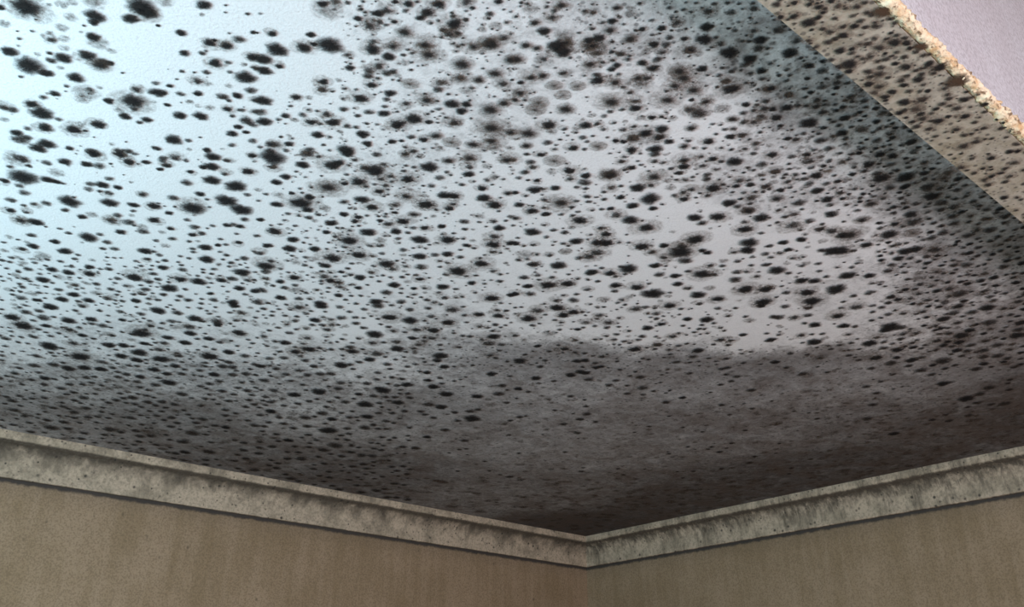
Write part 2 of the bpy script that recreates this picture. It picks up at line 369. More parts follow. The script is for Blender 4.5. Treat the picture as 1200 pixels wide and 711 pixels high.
# ------------------------------------------------------------------ mould colonies
# x, y, radius in millimetres; kind: none = plain, d = dense, h = dense heart in a brown halo,
# g = brown disc with a small heart, f = faint, b = brown stain, o = olive
SPOTS = """
1103,814,38.9q 476,2010,34.0q 805,632,33.1f 526,1782,33.0q 528,1109,32.7q 1454,772,31.9q 860,1127,30.9q 1273,590,30.5q 1019,1060,30.2q 538,1044,29.6q
234,1037,29.5q 1315,825,29.4q 400,1235,29.1q 838,841,28.7q 1323,545,28.7q 996,802,28.4q 649,1163,28.3q 1643,567,28.2q 628,763,28.2q 1089,769,28.2q
878,1376,27.6q 82,945,27.3q 979,1326,27.3q 1090,1192,27.2q 806,2465,27.2f 566,959,27.1q 1382,836,27.0q 1846,655,27.0q 1170,2121,27.0d 1199,842,26.9q
1434,521,26.8q 836,1635,26.6q 658,1234,26.4q 1550,775,26.2q 1156,469,26.2q 582,1334,26.1q 1816,837,25.5q 510,987,25.4q 893,694,25.4q 1261,2233,25.2
684,1813,25.0q 874,1078,25.0q 765,564,24.9q 714,615,24.9q 420,1536,24.8q 1315,627,24.8q 901,858,24.7q 330,1919,24.7q 642,982,24.7q 1411,757,24.7q
749,520,24.4q 686,1196,24.4q 1378,1161,24.4q 1228,433,24.3q 1194,956,24.2d 1731,640,24.1q 1725,923,24.1f 477,701,24.1q 841,1010,24.0q 1810,779,24.0q
715,1458,24.0q 1175,637,23.8q 974,1173,23.8q 1264,441,23.8q 997,913,23.4q 983,877,23.4q 2649,2619,23.4f 1311,499,23.4q 1127,696,23.1q 1409,1774,23.1d
811,493,23.0q 651,786,23.0q 1102,1119,22.9q 743,1194,22.9q 985,654,22.8q 1929,579,22.8q 838,735,22.7q 913,1577,22.6q 1000,933,22.6q 1260,968,22.5q
822,1665,22.5q 1106,815,22.5d 538,817,22.4q 1078,1153,22.3q 1037,846,22.2q 959,1554,22.2q 620,552,22.1f 650,840,22.0q 1128,1863,22.0d 462,690,21.8q
1138,1116,21.8q 174,1323,21.8d 457,899,21.8q 616,943,21.7q 818,552,21.7f 471,2011,21.6d 1340,802,21.6q 893,636,21.5q 1148,955,21.4q 961,1476,21.3q
697,803,21.2q 1539,728,21.2q 679,984,21.2q 895,2396,21.2 1686,731,21.1d 1102,1745,21.1d 580,2606,20.8 302,1881,20.8q 1274,590,20.8h 1859,2271,20.7f
1443,713,20.7d 1830,705,20.7q 776,527,20.6q 1868,545,20.6q 536,1043,20.6h 978,1373,20.6q 1041,1035,20.5q 528,843,20.4q 155,1278,20.3f 487,1494,20.3q
526,1790,20.3d 196,1149,20.3q 1079,655,20.3q 434,1028,20.3d 1799,999,20.2f 1393,1112,20.2q 618,1046,20.2q 2657,1888,20.1f 761,912,20.1q 562,1002,19.9q
991,1858,19.9d 972,888,19.9q 772,1052,19.9q 682,1045,19.8q 1031,515,19.8q 401,1992,19.8d 343,718,19.8f 609,680,19.8q 735,515,19.8q 467,640,19.7q
2558,2225,19.7f 1063,699,19.7q 684,1657,19.6q 593,582,19.6f 680,985,19.6f 1090,798,19.5q 1895,767,19.5q 1309,890,19.5q 586,1693,19.5q 909,2495,19.5
951,1390,19.5q 1112,1345,19.5q 110,1048,19.5d 1230,1104,19.5q 2333,2310,19.4f 1955,746,19.4 600,649,19.4q 1010,2542,19.4 612,1905,19.3d 1039,1224,19.3q
2504,2164,19.3f 1656,2617,19.3 465,1192,19.3d 900,1470,19.2d 922,1509,19.2q 689,1818,19.2d 1694,592,19.1q 1256,2429,19.0 562,1899,19.0d 659,753,19.0q
929,805,19.0q 1476,1006,19.0q 458,828,18.9q 1911,698,18.9q 2250,823,18.9d 435,1182,18.9d 960,859,18.9q 621,1624,18.9q 1348,2664,18.9 328,1912,18.8d
596,589,18.8q 1454,772,18.8d 2440,2064,18.8f 2612,2595,18.7f 1239,1665,18.7d 527,1110,18.7d 2374,2632,18.6f 706,1316,18.6q 951,1262,18.6q 630,763,18.5h
180,856,18.5d 79,944,18.5d 825,991,18.5q 403,1238,18.5d 1957,657,18.5q 321,1364,18.4f 786,766,18.4q 428,1134,18.4d 582,789,18.4f 540,1220,18.4q
2345,2028,18.4f 2440,2250,18.4f 1192,1131,18.3q 674,1393,18.3f 1242,602,18.3q 1248,2291,18.3f 188,863,18.3q 1223,1024,18.3q 376,768,18.3d
1630,2671,18.2 181,1056,18.2f 509,655,18.2q 355,791,18.2q 934,737,18.2d 2513,2423,18.1f 1548,2685,18.1 706,2517,18.1 151,1141,18.1d 806,532,18.1q
685,2040,18.0d 618,561,18.0q 603,733,18.0h 2598,2576,18.0f 2622,2417,18.0f 1168,716,18.0d 1076,1473,17.9d 1873,670,17.9q 208,1463,17.9q 684,1306,17.9q
1383,1063,17.8q 629,1853,17.8q 648,1349,17.8q 234,1033,17.8d 249,1348,17.8d 2188,2484,17.7f 1069,950,17.7q 395,704,17.7f 2500,1873,17.7f
2572,2343,17.7f 1365,737,17.6q 1818,587,17.6 857,1129,17.5d 1256,1263,17.5q 641,582,17.5q 1291,743,17.5d 945,1018,17.5q 916,1363,17.5d 354,1582,17.5q
685,708,17.4q 519,688,17.4h 1442,2224,17.4f 1769,2657,17.4 1262,2300,17.4 838,733,17.4h 583,1341,17.3d 1637,878,17.3d 1995,674,17.3q 2742,902,17.3f
1201,842,17.3d 642,1485,17.2q 2745,1797,17.2f 1066,2062,17.2 2756,1220,17.2f 487,1544,17.2d 526,773,17.2q 1235,2031,17.2 940,1669,17.2d 1186,1944,17.2d
1766,507,17.2q 751,539,17.2q 2483,2409,17.1f 1019,1061,17.1d 1760,712,17.1q 1084,917,17.1d 1319,435,17.1q 1730,481,17.0q 1082,2000,17.0 2565,2350,17.0f
2243,2291,17.0f 1100,393,17.0q 2385,2379,17.0f 837,838,17.0h 1714,774,17.0q 671,1073,17.0q 1274,2539,17.0f 907,1002,16.9f 1326,588,16.9q
1004,1252,16.9q 523,636,16.9h 1649,2493,16.9 2017,2643,16.9f 1075,529,16.9q 1209,2646,16.8 714,485,16.8q 1302,638,16.8d 1313,627,16.8d 566,958,16.8d
801,1582,16.8q 1133,1140,16.7q 1385,836,16.7d 433,1946,16.7q 2187,2270,16.7f 2163,2216,16.7f 1378,2271,16.7 2524,1416,16.7f 2641,2050,16.7f
510,1657,16.7d 1288,1752,16.7d 795,651,16.6q 522,735,16.6q 750,603,16.6q 699,936,16.5q 238,1193,16.5q 1253,1756,16.5 711,562,16.5f 2363,777,16.5
750,762,16.5g 677,739,16.5h 2541,1658,16.5f 837,1634,16.5d 162,1174,16.5q 981,1504,16.5d 648,1163,16.4d 2564,2040,16.4f 1819,2655,16.4 1183,1795,16.4d
1914,2418,16.4f 1639,566,16.4 417,740,16.4q 689,586,16.3q 309,1445,16.3d 1091,1196,16.3d 670,596,16.3q 497,1900,16.3d 534,710,16.3q 1405,2255,16.2
1734,804,16.2d 817,886,16.2q 1179,444,16.2d 1191,418,16.2q 956,2595,16.2d 1407,670,16.1d 177,989,16.1h 2443,1707,16.1f 1119,979,16.1q 1997,619,16.1q
1604,2578,16.1f 995,1129,16.1q 1130,2460,16.1 2663,1400,16.1f 2399,1776,16.1f 737,1082,16.1d 1091,770,16.0d 956,1919,16.0d 375,1318,16.0q 615,695,16.0q
1264,901,16.0d 267,1166,16.0q 742,2100,16.0 470,986,16.0q 1498,837,16.0q 1741,2675,16.0 1336,1577,16.0 1217,614,16.0q 282,1178,16.0q 518,1480,16.0d
1216,828,15.9q 1454,2099,15.9 1100,1121,15.9d 1742,559,15.9d 2216,2469,15.9f 1841,654,15.9d 1930,576,15.9d 547,1442,15.9q 519,636,15.9q 1323,544,15.9d
343,1780,15.9d 1896,1059,15.9f 2657,2639,15.9f 1313,827,15.8d 2068,2446,15.8f 679,666,15.8h 892,505,15.8q 1175,1222,15.8f 1225,2445,15.8f
1231,1380,15.8d 326,890,15.7d 159,987,15.7q 2074,2141,15.7f 1573,1312,15.7 2213,752,15.7 285,891,15.7q 823,1201,15.7q 1807,2517,15.7f 1183,1643,15.7d
805,558,15.7q 878,451,15.7q 406,1878,15.7q 434,625,15.6q 714,615,15.6h 562,1393,15.6d 642,1558,15.6q 1497,991,15.6q 298,1311,15.6d 422,997,15.6q
2702,1859,15.6f 1192,1092,15.6q 940,2626,15.6 539,1947,15.6d 2697,2119,15.6f 1391,849,15.6q 1126,1674,15.6d 2300,2171,15.6f 214,1115,15.5q
1588,879,15.5q 2099,812,15.5d 1434,2352,15.5 1133,2280,15.5d 2564,2403,15.5f 2280,2159,15.5f 332,817,15.5d 1067,851,15.5q 592,1851,15.5q 435,716,15.5q
1101,847,15.5q 393,1143,15.4d 1245,550,15.4h 959,801,15.4d 1051,630,15.4q 979,992,15.4d 476,654,15.4f 980,1321,15.4d 2581,2052,15.3f 742,1191,15.3d
643,1017,15.3f 2216,2377,15.3f 1398,414,15.3q 584,1818,15.3q 1111,430,15.3q 1014,2381,15.3f 390,1823,15.3d 2396,2088,15.3f 1370,962,15.3d 864,935,15.3d
2131,2626,15.2f 1137,830,15.2 2538,2657,15.2f 580,1643,15.2d 2638,1661,15.2f 2665,1817,15.2f 1554,660,15.2q 2543,1900,15.2f 347,1843,15.2
299,1883,15.2d 876,1378,15.2d 979,544,15.2q 405,833,15.2q 1468,2440,15.2f 2691,2517,15.1f 2393,1090,15.1d 961,679,15.1q 945,850,15.1q 1020,429,15.1q
1566,1060,15.1q 744,1918,15.1d 649,694,15.1g 603,1002,15.1q 812,1512,15.1q 270,1567,15.1f 621,897,15.1d 1461,2271,15.1f 2474,1365,15.1f 550,1299,15.0q
137,1130,15.0q 2215,2112,15.0f 2766,1416,15.0f 1005,1481,15.0q 594,2528,15.0f 1208,2623,15.0f 1415,1901,15.0 1909,633,15.0q 997,799,14.9d 1973,807,14.9
1564,2597,14.9 1188,735,14.9d 1268,1009,14.9q 1451,609,14.9q 1433,519,14.9 2063,718,14.9 532,2059,14.9d 1080,2456,14.9 1936,2167,14.9f 474,2104,14.9d
281,852,14.9q 631,561,14.9q 2685,2576,14.9f 715,2371,14.9 2487,1981,14.9f 501,2075,14.8d 1106,461,14.8q 1033,727,14.8d 353,1276,14.8q 422,1543,14.8d
1507,1108,14.8q 2155,2634,14.8f 493,1388,14.8d 924,605,14.8q 1602,2522,14.8f 660,2209,14.8 1097,1313,14.8d 1307,1626,14.8d 1438,2566,14.8
1108,2124,14.8 414,1657,14.8q 827,1347,14.8 1005,2412,14.8f 1250,2577,14.8 723,1043,14.8q 2536,2354,14.7f 409,2135,14.7 816,667,14.7q 1420,2112,14.7
1413,757,14.7d 1408,390,14.7q 952,467,14.7d 441,2101,14.7 136,884,14.7f 1018,564,14.7q 1481,2384,14.7f 1161,1397,14.7q 984,879,14.7d 1043,971,14.7d
1878,831,14.7 2476,1915,14.6f 812,494,14.6d 505,940,14.6d 814,1334,14.6d 2059,1254,14.6f 1001,1451,14.6q 1702,2632,14.6f 1154,469,14.6d 1750,2539,14.6f
794,2522,14.6 1143,1035,14.6f 1897,792,14.5d 575,1949,14.5d 874,1197,14.5d 892,693,14.5h 1602,569,14.5q 1945,2414,14.5f 109,1157,14.5q 2219,2467,14.5f
976,1174,14.5d 896,730,14.5d 969,1597,14.5d 434,918,14.5q 635,810,14.5h 1336,2319,14.5 821,553,14.5 549,2578,14.5f 2497,1723,14.5f 1520,2318,14.5
1039,2634,14.5 1424,2397,14.5 1018,1113,14.5q 1822,837,14.4d 1127,2026,14.4d 865,2255,14.4 1884,2163,14.4 2211,1071,14.4 2579,1385,14.4f 918,1431,14.4q
2434,2279,14.4f 2054,2480,14.4f 1348,515,14.4g 736,592,14.4q 657,1118,14.4d 1243,395,14.4q 1136,2552,14.4f 2016,651,14.4 2628,2040,14.3f 904,646,14.3q
2392,2614,14.3f 763,1200,14.3q 1025,2057,14.3f 1587,639,14.3q 524,2327,14.3f 1115,656,14.3d 163,951,14.3f 1084,606,14.3h 1320,2271,14.3f 561,674,14.3h
962,1557,14.3 1802,744,14.3q 1646,468,14.3q 510,988,14.2d 1001,1406,14.2q 642,679,14.2g 2218,2076,14.2f 660,1237,14.2d 1342,802,14.2d 981,2311,14.2f
710,1765,14.2d 318,1359,14.2q 364,919,14.2d 915,1582,14.2d 328,1120,14.2q 1127,2367,14.2 437,2433,14.2 973,702,14.2q 1174,635,14.2 425,1085,14.2q
1995,2634,14.2f 771,1129,14.2d 1486,1074,14.2d 581,568,14.2f 2527,2123,14.1f 1749,2372,14.1f 1161,2569,14.1f 1814,782,14.1d 688,1196,14.1d
2697,1100,14.1f 1392,2339,14.1f 1759,2362,14.1f 2388,2143,14.1f 511,2432,14.1f 1375,1160,14.1d 705,535,14.1q 615,2581,14.1 1314,499,14.1
2755,1276,14.1f 881,585,14.1q 1366,1729,14.1 972,2074,14.1d 1555,776,14.1d 1968,604,14.1q 2213,2344,14.0f 2423,2183,14.0f 462,2508,14.0 893,2606,14.0f
235,1570,14.0q 2651,893,14.0f 591,614,14.0f 823,625,14.0q 2616,1165,14.0f 1768,633,14.0q 564,636,14.0h 2548,1761,14.0f 448,1051,14.0q 673,507,14.0q
1519,1945,14.0 1953,625,14.0 878,490,13.9q 1849,599,13.9q 995,2214,13.9 1039,664,13.9d 1336,2264,13.9 728,2189,13.9 1266,816,13.9 297,1664,13.9d
942,909,13.9d 1113,1348,13.9 1046,1291,13.9q 473,1348,13.9d 1316,378,13.9q 866,759,13.9q 2741,1825,13.9f 616,1779,13.9d 779,1637,13.9d 796,2298,13.9
754,455,13.9d 1631,1585,13.9 1145,616,13.8q 1474,796,13.8q 2419,1939,13.8f 1234,1484,13.8d 580,683,13.8f 861,1030,13.8q 842,1011,13.8d 1853,686,13.8q
871,1078,13.8d 883,522,13.8q 679,1709,13.8f 2159,2025,13.8f 1377,1651,13.8f 2116,1004,13.8 593,1643,13.8q 281,938,13.8f 591,576,13.7q 1574,2550,13.7f
442,759,13.7q 745,1423,13.7d 176,1210,13.7d 846,2659,13.7f 2647,1384,13.7f 1589,499,13.7q 1073,1097,13.7q 748,521,13.7h 1041,847,13.7d 1504,2657,13.7
893,2607,13.7f 188,860,13.7d 905,545,13.7q 316,849,13.7q 647,1588,13.7q 609,826,13.7g 773,1050,13.7d 801,1252,13.7d 2176,1948,13.7f 626,1980,13.7d
817,2500,13.7 1537,628,13.7q 2345,2191,13.6f 766,2479,13.6 144,1224,13.6 308,1081,13.6d 2537,2182,13.6f 679,983,13.6d 675,2656,13.6 1210,516,13.6h
711,967,13.6q 512,801,13.6f 1215,397,13.6q 1125,696,13.6d 477,1841,13.6f 1121,590,13.6 2751,1389,13.6f 2003,2115,13.6f 1224,2454,13.6 737,1856,13.6
604,1722,13.5d 1045,2091,13.5f 1155,2560,13.5f 681,1652,13.5d 796,1160,13.5 1062,2685,13.5 665,859,13.5q 792,1470,13.5q 566,2290,13.5 2749,2138,13.5f
767,563,13.5h 1003,1434,13.5q 1087,1023,13.4q 736,908,13.4d 432,689,13.4h 1693,746,13.4d 405,1874,13.4f 981,1370,13.4d 452,1598,13.4q 1741,2361,13.4f
1900,562,13.4 1297,519,13.4q 396,708,13.4q 396,673,13.4q 1261,442,13.4d 641,985,13.4h 807,1485,13.4q 2601,1153,13.4f 684,943,13.4d 794,488,13.4q
912,2286,13.4 458,602,13.4q 951,589,13.4d 1310,1067,13.4d 2112,2353,13.4f 2529,1285,13.4f 2445,1871,13.4f 702,2217,13.3 1705,719,13.3 2242,787,13.3
387,1728,13.3q 942,2282,13.3d 2562,1690,13.3f 2210,2101,13.3f 589,1692,13.3 529,617,13.3q 1202,2070,13.3 1237,1212,13.3q 1951,1975,13.3f 696,806,13.3h
1339,2429,13.3 1125,2537,13.3 1608,792,13.3d 452,1804,13.3 1470,2392,13.3 723,672,13.3q 1160,2536,13.3f 903,1232,13.3q 2499,1930,13.3f 853,1876,13.3
1558,829,13.3d 544,533,13.3q 266,861,13.2q 368,1083,13.2d 998,933,13.2 477,702,13.2h 1819,2234,13.2f 716,889,13.2q 1453,2287,13.2f 808,2012,13.2
1798,678,13.2q 2494,1020,13.2f 227,1451,13.2d 1310,2626,13.2 984,653,13.2d 2135,2648,13.2f 1252,2408,13.2f 1868,544,13.2d 1787,1145,13.2 538,818,13.2d
1230,434,13.2 208,1461,13.2h 898,857,13.2d 747,1762,13.2 1386,2677,13.2 2577,1752,13.2f 621,1628,13.2 1227,2524,13.1 1316,1034,13.1q 594,1038,13.1d
1152,957,13.1d 145,906,13.1d 438,773,13.1q 2361,2304,13.1f 742,1234,13.1q 491,761,13.1g 1808,669,13.1q 1015,1807,13.1 502,2255,13.1 1438,906,13.1f
1780,2419,13.1f 998,912,13.1 411,848,13.1q 1072,487,13.1q 852,1966,13.1 768,1489,13.1d 1301,1160,13.1q 746,722,13.1q 2365,1138,13.1f 1399,556,13.1d
294,1523,13.1d 400,1430,13.1d 839,646,13.1d 1241,2627,13.1f 626,2441,13.1 2087,2478,13.1f 2161,966,13.1f 1729,641,13.1d 422,1786,13.1d 1438,2243,13.1f
1951,2545,13.1f 824,773,13.1 1200,1107,13.1q 585,586,13.0d 563,998,13.0d 803,1444,13.0 1042,1032,13.0d 1406,540,13.0d 1886,2374,13.0f 718,2501,13.0f
863,2297,13.0 1470,857,13.0 1304,1527,13.0 585,1256,13.0d 2468,2126,13.0f 162,1034,13.0d 772,695,13.0g 347,1649,13.0q 588,2530,13.0 367,2278,13.0
2441,893,13.0f 584,790,13.0q 666,2077,13.0 2069,2580,13.0f 713,1457,13.0 1664,649,13.0q 1751,672,12.9q 837,526,12.9f 1124,403,12.9q 936,541,12.9q
2628,1674,12.9f 1049,1731,12.9 584,2423,12.9 891,2557,12.9f 1090,952,12.9q 1883,693,12.9q 1080,1881,12.9 1080,656,12.9d 1623,638,12.9q 1059,700,12.9d
649,786,12.9h 1717,614,12.9 543,1641,12.9 837,734,12.9d 2465,2565,12.9f 734,516,12.9h 598,2369,12.9 557,759,12.9d 1953,673,12.8q 1356,1237,12.8q
1138,1114,12.8d 1740,587,12.8 313,1837,12.8 2527,2000,12.8f 209,1278,12.8f 1433,1358,12.8 665,2595,12.8 522,1881,12.8d 1080,1156,12.8 773,1540,12.8q
262,1162,12.8q 950,1265,12.8 2158,2093,12.8f 2345,1993,12.8f 2339,1540,12.8 1811,612,12.8q 1669,619,12.8q 762,913,12.8d 550,2542,12.8 1613,1541,12.8
441,889,12.8q 1045,2386,12.8 2545,1629,12.8f 1506,2550,12.8 1401,2505,12.8 1222,1021,12.7 727,1322,12.7q 1403,2570,12.7 738,2517,12.7 500,2531,12.7f
1332,1436,12.7d 452,2206,12.7d 847,404,12.7q 2215,2255,12.7f 2112,2345,12.7f 2447,2083,12.7f 1544,728,12.7 1514,1267,12.7 377,1108,12.7d
1212,2558,12.7f 1124,1278,12.7q 1086,2164,12.7 619,2047,12.7d 2746,1015,12.7f 1435,1109,12.7q 1978,2286,12.7f 1289,1263,12.7q 936,2006,12.7
1076,2346,12.7 2242,2258,12.7f 549,964,12.7q 2330,893,12.7f 1261,967,12.7d 614,1534,12.7d 195,1149,12.6d 1676,2585,12.6f 2449,2287,12.6f 325,1147,12.6q
1343,406,12.6q 852,2071,12.6 1116,475,12.6q 1380,1366,12.6d 1732,2375,12.6f 1223,406,12.6q 252,994,12.6d 2520,2128,12.6f 2476,1886,12.6f 778,1889,12.6
1574,655,12.6q 635,2611,12.6f 2085,2343,12.6f 2657,1510,12.6f 1438,643,12.6d 2194,2611,12.6f 645,1724,12.6d 1174,1012,12.6q 736,1413,12.6d
659,1987,12.6d 799,1865,12.6 931,1749,12.6 1608,2360,12.6 2608,808,12.6f 2440,895,12.6f 2015,2534,12.6f 777,528,12.6h 605,1521,12.6d 642,1488,12.6
537,1219,12.6d 577,1775,12.5d 528,843,12.5d 902,1924,12.5 1397,1333,12.5d 412,2251,12.5f 1089,1957,12.5f 1436,426,12.5 1452,2625,12.5 1802,2638,12.5f
1018,2203,12.5 85,1037,12.5d 1382,1336,12.5d 1664,2578,12.5 1102,1076,12.5 390,1699,12.5d 652,839,12.5h 1005,388,12.5q 2286,2439,12.5f 1544,2291,12.5
943,1019,12.5d 1103,2403,12.5 2335,2142,12.5f 1191,574,12.5d 350,1729,12.5d 1825,1372,12.5f 2418,1185,12.5f 1308,886,12.5d 2114,2024,12.5f
710,954,12.5q 717,565,12.4f 288,1773,12.4 1729,2364,12.4f 781,839,12.4d 512,947,12.4d 2400,1139,12.4f 896,2185,12.4 345,700,12.4q 1246,1941,12.4
1404,2620,12.4f 908,711,12.4q 716,1313,12.4q 1587,2582,12.4f 1362,737,12.3d 1381,721,12.3d 1017,1211,12.3q 595,1133,12.3d 847,466,12.3q 1123,1521,12.3d
755,1844,12.3 360,1692,12.3d 862,988,12.3q 2303,819,12.3 1185,813,12.3q 342,1350,12.3 776,427,12.3q 862,2575,12.3 2691,1411,12.3f 489,1493,12.3d
433,646,12.3q 654,1925,12.3d 802,1796,12.3d 391,1658,12.3f 712,461,12.3d 170,1229,12.3d 548,2682,12.3 1008,2319,12.3f 1504,678,12.3 808,1288,12.3
1346,2507,12.3 1231,2108,12.3 2663,1477,12.3f 736,1268,12.3d 1284,2371,12.3 1016,1594,12.2 1415,1986,12.2d 1095,2589,12.2f 633,865,12.2h 628,616,12.2f
2696,2085,12.2f 939,975,12.2f 1335,1144,12.2q 1154,2590,12.2f 1150,2193,12.2 2499,1851,12.2f 803,1090,12.2d 623,1437,12.2 826,700,12.2q 1771,538,12.2q
1042,598,12.2q 999,1768,12.2 1674,1001,12.2d 737,1822,12.2 1365,559,12.2q 990,1416,12.2q 825,2376,12.2 518,2010,12.2 183,1443,12.2q 1259,869,12.2f
588,1456,12.2d 1111,2585,12.2 1048,2147,12.2 953,947,12.2g 2601,1853,12.1f 683,1021,12.1h 1079,2248,12.1 1014,511,12.1q 1876,1548,12.1f 1089,1501,12.1d
863,1698,12.1 1025,2662,12.1f 426,1586,12.1f 1680,2402,12.1f 759,2188,12.1 1785,1002,12.1 1067,2325,12.1f 801,780,12.1q 1560,2350,12.1 1254,781,12.1q
877,2143,12.1 2299,2065,12.1f 1227,896,12.1q 2619,1953,12.1f 1668,532,12.1q 2357,2380,12.1f 525,1732,12.1q 527,774,12.1h 795,1740,12.0 1600,438,12.0q
1199,897,12.0d 819,1716,12.0 1212,2299,12.0 1988,2601,12.0f 231,1004,12.0q 459,829,12.0d 577,892,12.0q 582,828,12.0h 2477,1945,12.0f 1215,2369,12.0
666,1442,12.0d 1075,1809,12.0d 2675,1264,12.0f 1295,923,12.0q 2080,657,12.0f 907,2470,12.0f 1769,666,12.0q 564,1101,12.0f 666,465,12.0f 1999,674,12.0
1720,541,12.0q 1141,466,12.0q 581,1409,12.0q 828,1965,12.0 2171,1397,12.0f 327,844,12.0d 1159,2663,12.0 406,2314,12.0f 1391,2184,12.0 2116,2155,12.0f
396,2069,12.0 635,1860,12.0 656,648,12.0g 139,1005,12.0d 995,614,12.0q 2654,1612,12.0f 2763,2518,12.0f 2625,1077,11.9f 1111,877,11.9d 850,460,11.9q
315,1004,11.9d 1619,618,11.9q 925,629,11.9q 160,982,11.9d 680,429,11.9q 634,2254,11.9 2563,1986,11.9f 2528,1353,11.9f 560,1428,11.9 912,1776,11.9
1037,1226,11.9d 1110,1796,11.9 339,965,11.9q 811,406,11.9d 1291,441,11.9 1134,1138,11.9d 1362,2219,11.9f 318,1634,11.9f 964,1068,11.9 476,1016,11.9d
598,589,11.9d 599,2471,11.8 1257,2162,11.8 821,1667,11.8d 573,1223,11.8d 904,1264,11.8q 2477,786,11.8f 1563,586,11.8q 2542,948,11.8f 477,656,11.8q
2759,2204,11.8f 1349,1518,11.8d 1507,1010,11.8q 2016,1960,11.8 1170,879,11.8d 686,707,11.8d 812,2577,11.8 1684,2487,11.8 2495,765,11.8f 1961,658,11.8
1655,508,11.8q 548,556,11.8q 657,622,11.8g 1143,895,11.8 1655,811,11.8q 286,1287,11.8q 633,641,11.8g 492,2645,11.8 355,1582,11.8d 1379,2345,11.8f
458,898,11.8d 886,2325,11.8f 892,636,11.8h 1094,2517,11.8f 1072,951,11.8d 1515,519,11.8q 951,1727,11.7f 2224,1108,11.7f 1164,408,11.7q 386,958,11.7d
454,798,11.7q 571,2204,11.7f 1176,753,11.7q 1782,798,11.7 1627,1644,11.7 1390,1811,11.7 1243,796,11.7 463,690,11.7h 366,972,11.7 697,935,11.7d
712,2574,11.7 1516,556,11.7q 2705,1367,11.7f 2662,2513,11.7f 1694,656,11.7q 589,2052,11.7 2744,1002,11.7f 898,1564,11.7 1642,680,11.7q 2061,2119,11.7f
2048,2560,11.7f 2758,2013,11.7f 1320,2073,11.7 826,2333,11.7 723,764,11.7q 2684,2190,11.7f 2441,1823,11.7f 616,943,11.7d 972,2444,11.7 691,1085,11.7d
547,2637,11.7f 1447,2311,11.7 1690,2367,11.6f 2360,2059,11.6f 2271,2349,11.6f 852,1303,11.6 1395,1113,11.6d 2259,1198,11.6f 116,981,11.6f
1668,2579,11.6f 1477,2304,11.6f 619,1091,11.6q 2394,935,11.6 1073,530,11.6d 1087,1343,11.6q 445,1469,11.6d 1111,551,11.6d 1588,466,11.6 552,1841,11.6d
155,1357,11.6q 487,2525,11.6f 599,980,11.6q 1883,732,11.6q 1493,418,11.6q 763,1985,11.6 2353,960,11.6 664,1270,11.6d 1271,1181,11.6q 1768,2475,11.6f
997,2433,11.6f 1788,2618,11.6f 2561,830,11.6f 1058,567,11.5q 1075,1410,11.5q 2645,1089,11.5f 1531,506,11.5 957,1474,11.5 1147,1616,11.5d
2016,2609,11.5f 1420,2132,11.5f 2441,2023,11.5f 338,863,11.5d 1427,459,11.5 1771,2370,11.5f 1243,2611,11.5f 1299,2205,11.5 1830,702,11.5 662,795,11.5g
2581,2382,11.5f 419,2528,11.5 2641,1734,11.5f 989,2682,11.5 1325,1835,11.5 1195,2503,11.5 1238,1994,11.5 272,1265,11.5d 619,1292,11.5f 1475,1005,11.5
1557,933,11.5d 921,1961,11.5f 1839,2422,11.5f 1153,1981,11.5 694,762,11.5h 1496,1678,11.5 1145,529,11.5q 737,795,11.5q 318,2010,11.4 996,1974,11.4
1054,2301,11.4f 2580,2135,11.4f 810,2578,11.4f 973,1433,11.4d 581,2083,11.4 1365,2184,11.4 681,1049,11.4d 738,1520,11.4q 2672,1144,11.4f
2467,2527,11.4f 872,2500,11.4 2390,879,11.4 1504,1149,11.4 634,1265,11.4f 608,711,11.4h 2628,2135,11.4f 371,1316,11.4d 1220,2563,11.4 965,2121,11.4
496,2545,11.4 1415,575,11.4d 2374,1802,11.4f 1335,1104,11.4 1683,1113,11.4 2232,2093,11.4f 1292,1828,11.4 2592,2378,11.4f 2349,1087,11.4f
1341,791,11.4q 894,964,11.4q 687,1153,11.4q 914,2053,11.4 873,1805,11.4 907,1085,11.4q 1286,785,11.3q 1083,2512,11.3f 294,1021,11.3d 1259,1897,11.3f
183,1074,11.3f 853,1221,11.3q 697,1140,11.3q 2048,643,11.3 1098,2285,11.3f 699,2296,11.3f 576,845,11.3q 1012,2106,11.3 686,1964,11.3 559,642,11.3h
783,445,11.3d 1236,1841,11.3 389,2218,11.3 177,883,11.3d 2169,1527,11.3 1567,2443,11.3 1341,1762,11.3 2019,804,11.3 912,659,11.3q 885,2340,11.3f
1288,490,11.3d 525,2138,11.3 1115,1576,11.3d 882,1762,11.3 556,2326,11.3 1560,2479,11.3 510,1299,11.3q 456,936,11.3d 2525,1006,11.3f 1268,1814,11.3
2446,1721,11.2f 2643,1814,11.2f 2204,1636,11.2f 1820,1293,11.2f 1805,2037,11.2f 1114,2303,11.2 800,630,11.2d 1721,2617,11.2f 906,397,11.2q
2452,1329,11.2f 656,545,11.2q 656,753,11.2h 1712,1675,11.2 1733,481,11.2 929,2382,11.2 934,669,11.2q 2259,1952,11.2f 1374,1704,11.2 579,880,11.2q
2752,1228,11.2f 952,1392,11.2 2388,1153,11.2f 1187,2682,11.2 2083,2362,11.2f 2633,2482,11.2f 714,551,11.2q 1420,2147,11.2f 619,1228,11.2d
1449,2684,11.2 602,2161,11.2f 521,562,11.2f 2621,1888,11.1f 810,609,11.1d 419,739,11.1d 787,2027,11.1f 1355,2605,11.1f 605,1388,11.1q 839,580,11.1h
2280,1062,11.1f 1386,920,11.1q 2774,1561,11.1f 1542,536,11.1q 618,1047,11.1d 162,1170,11.1d 618,559,11.1d 567,1715,11.1f 906,2086,11.1 2460,2237,11.1f
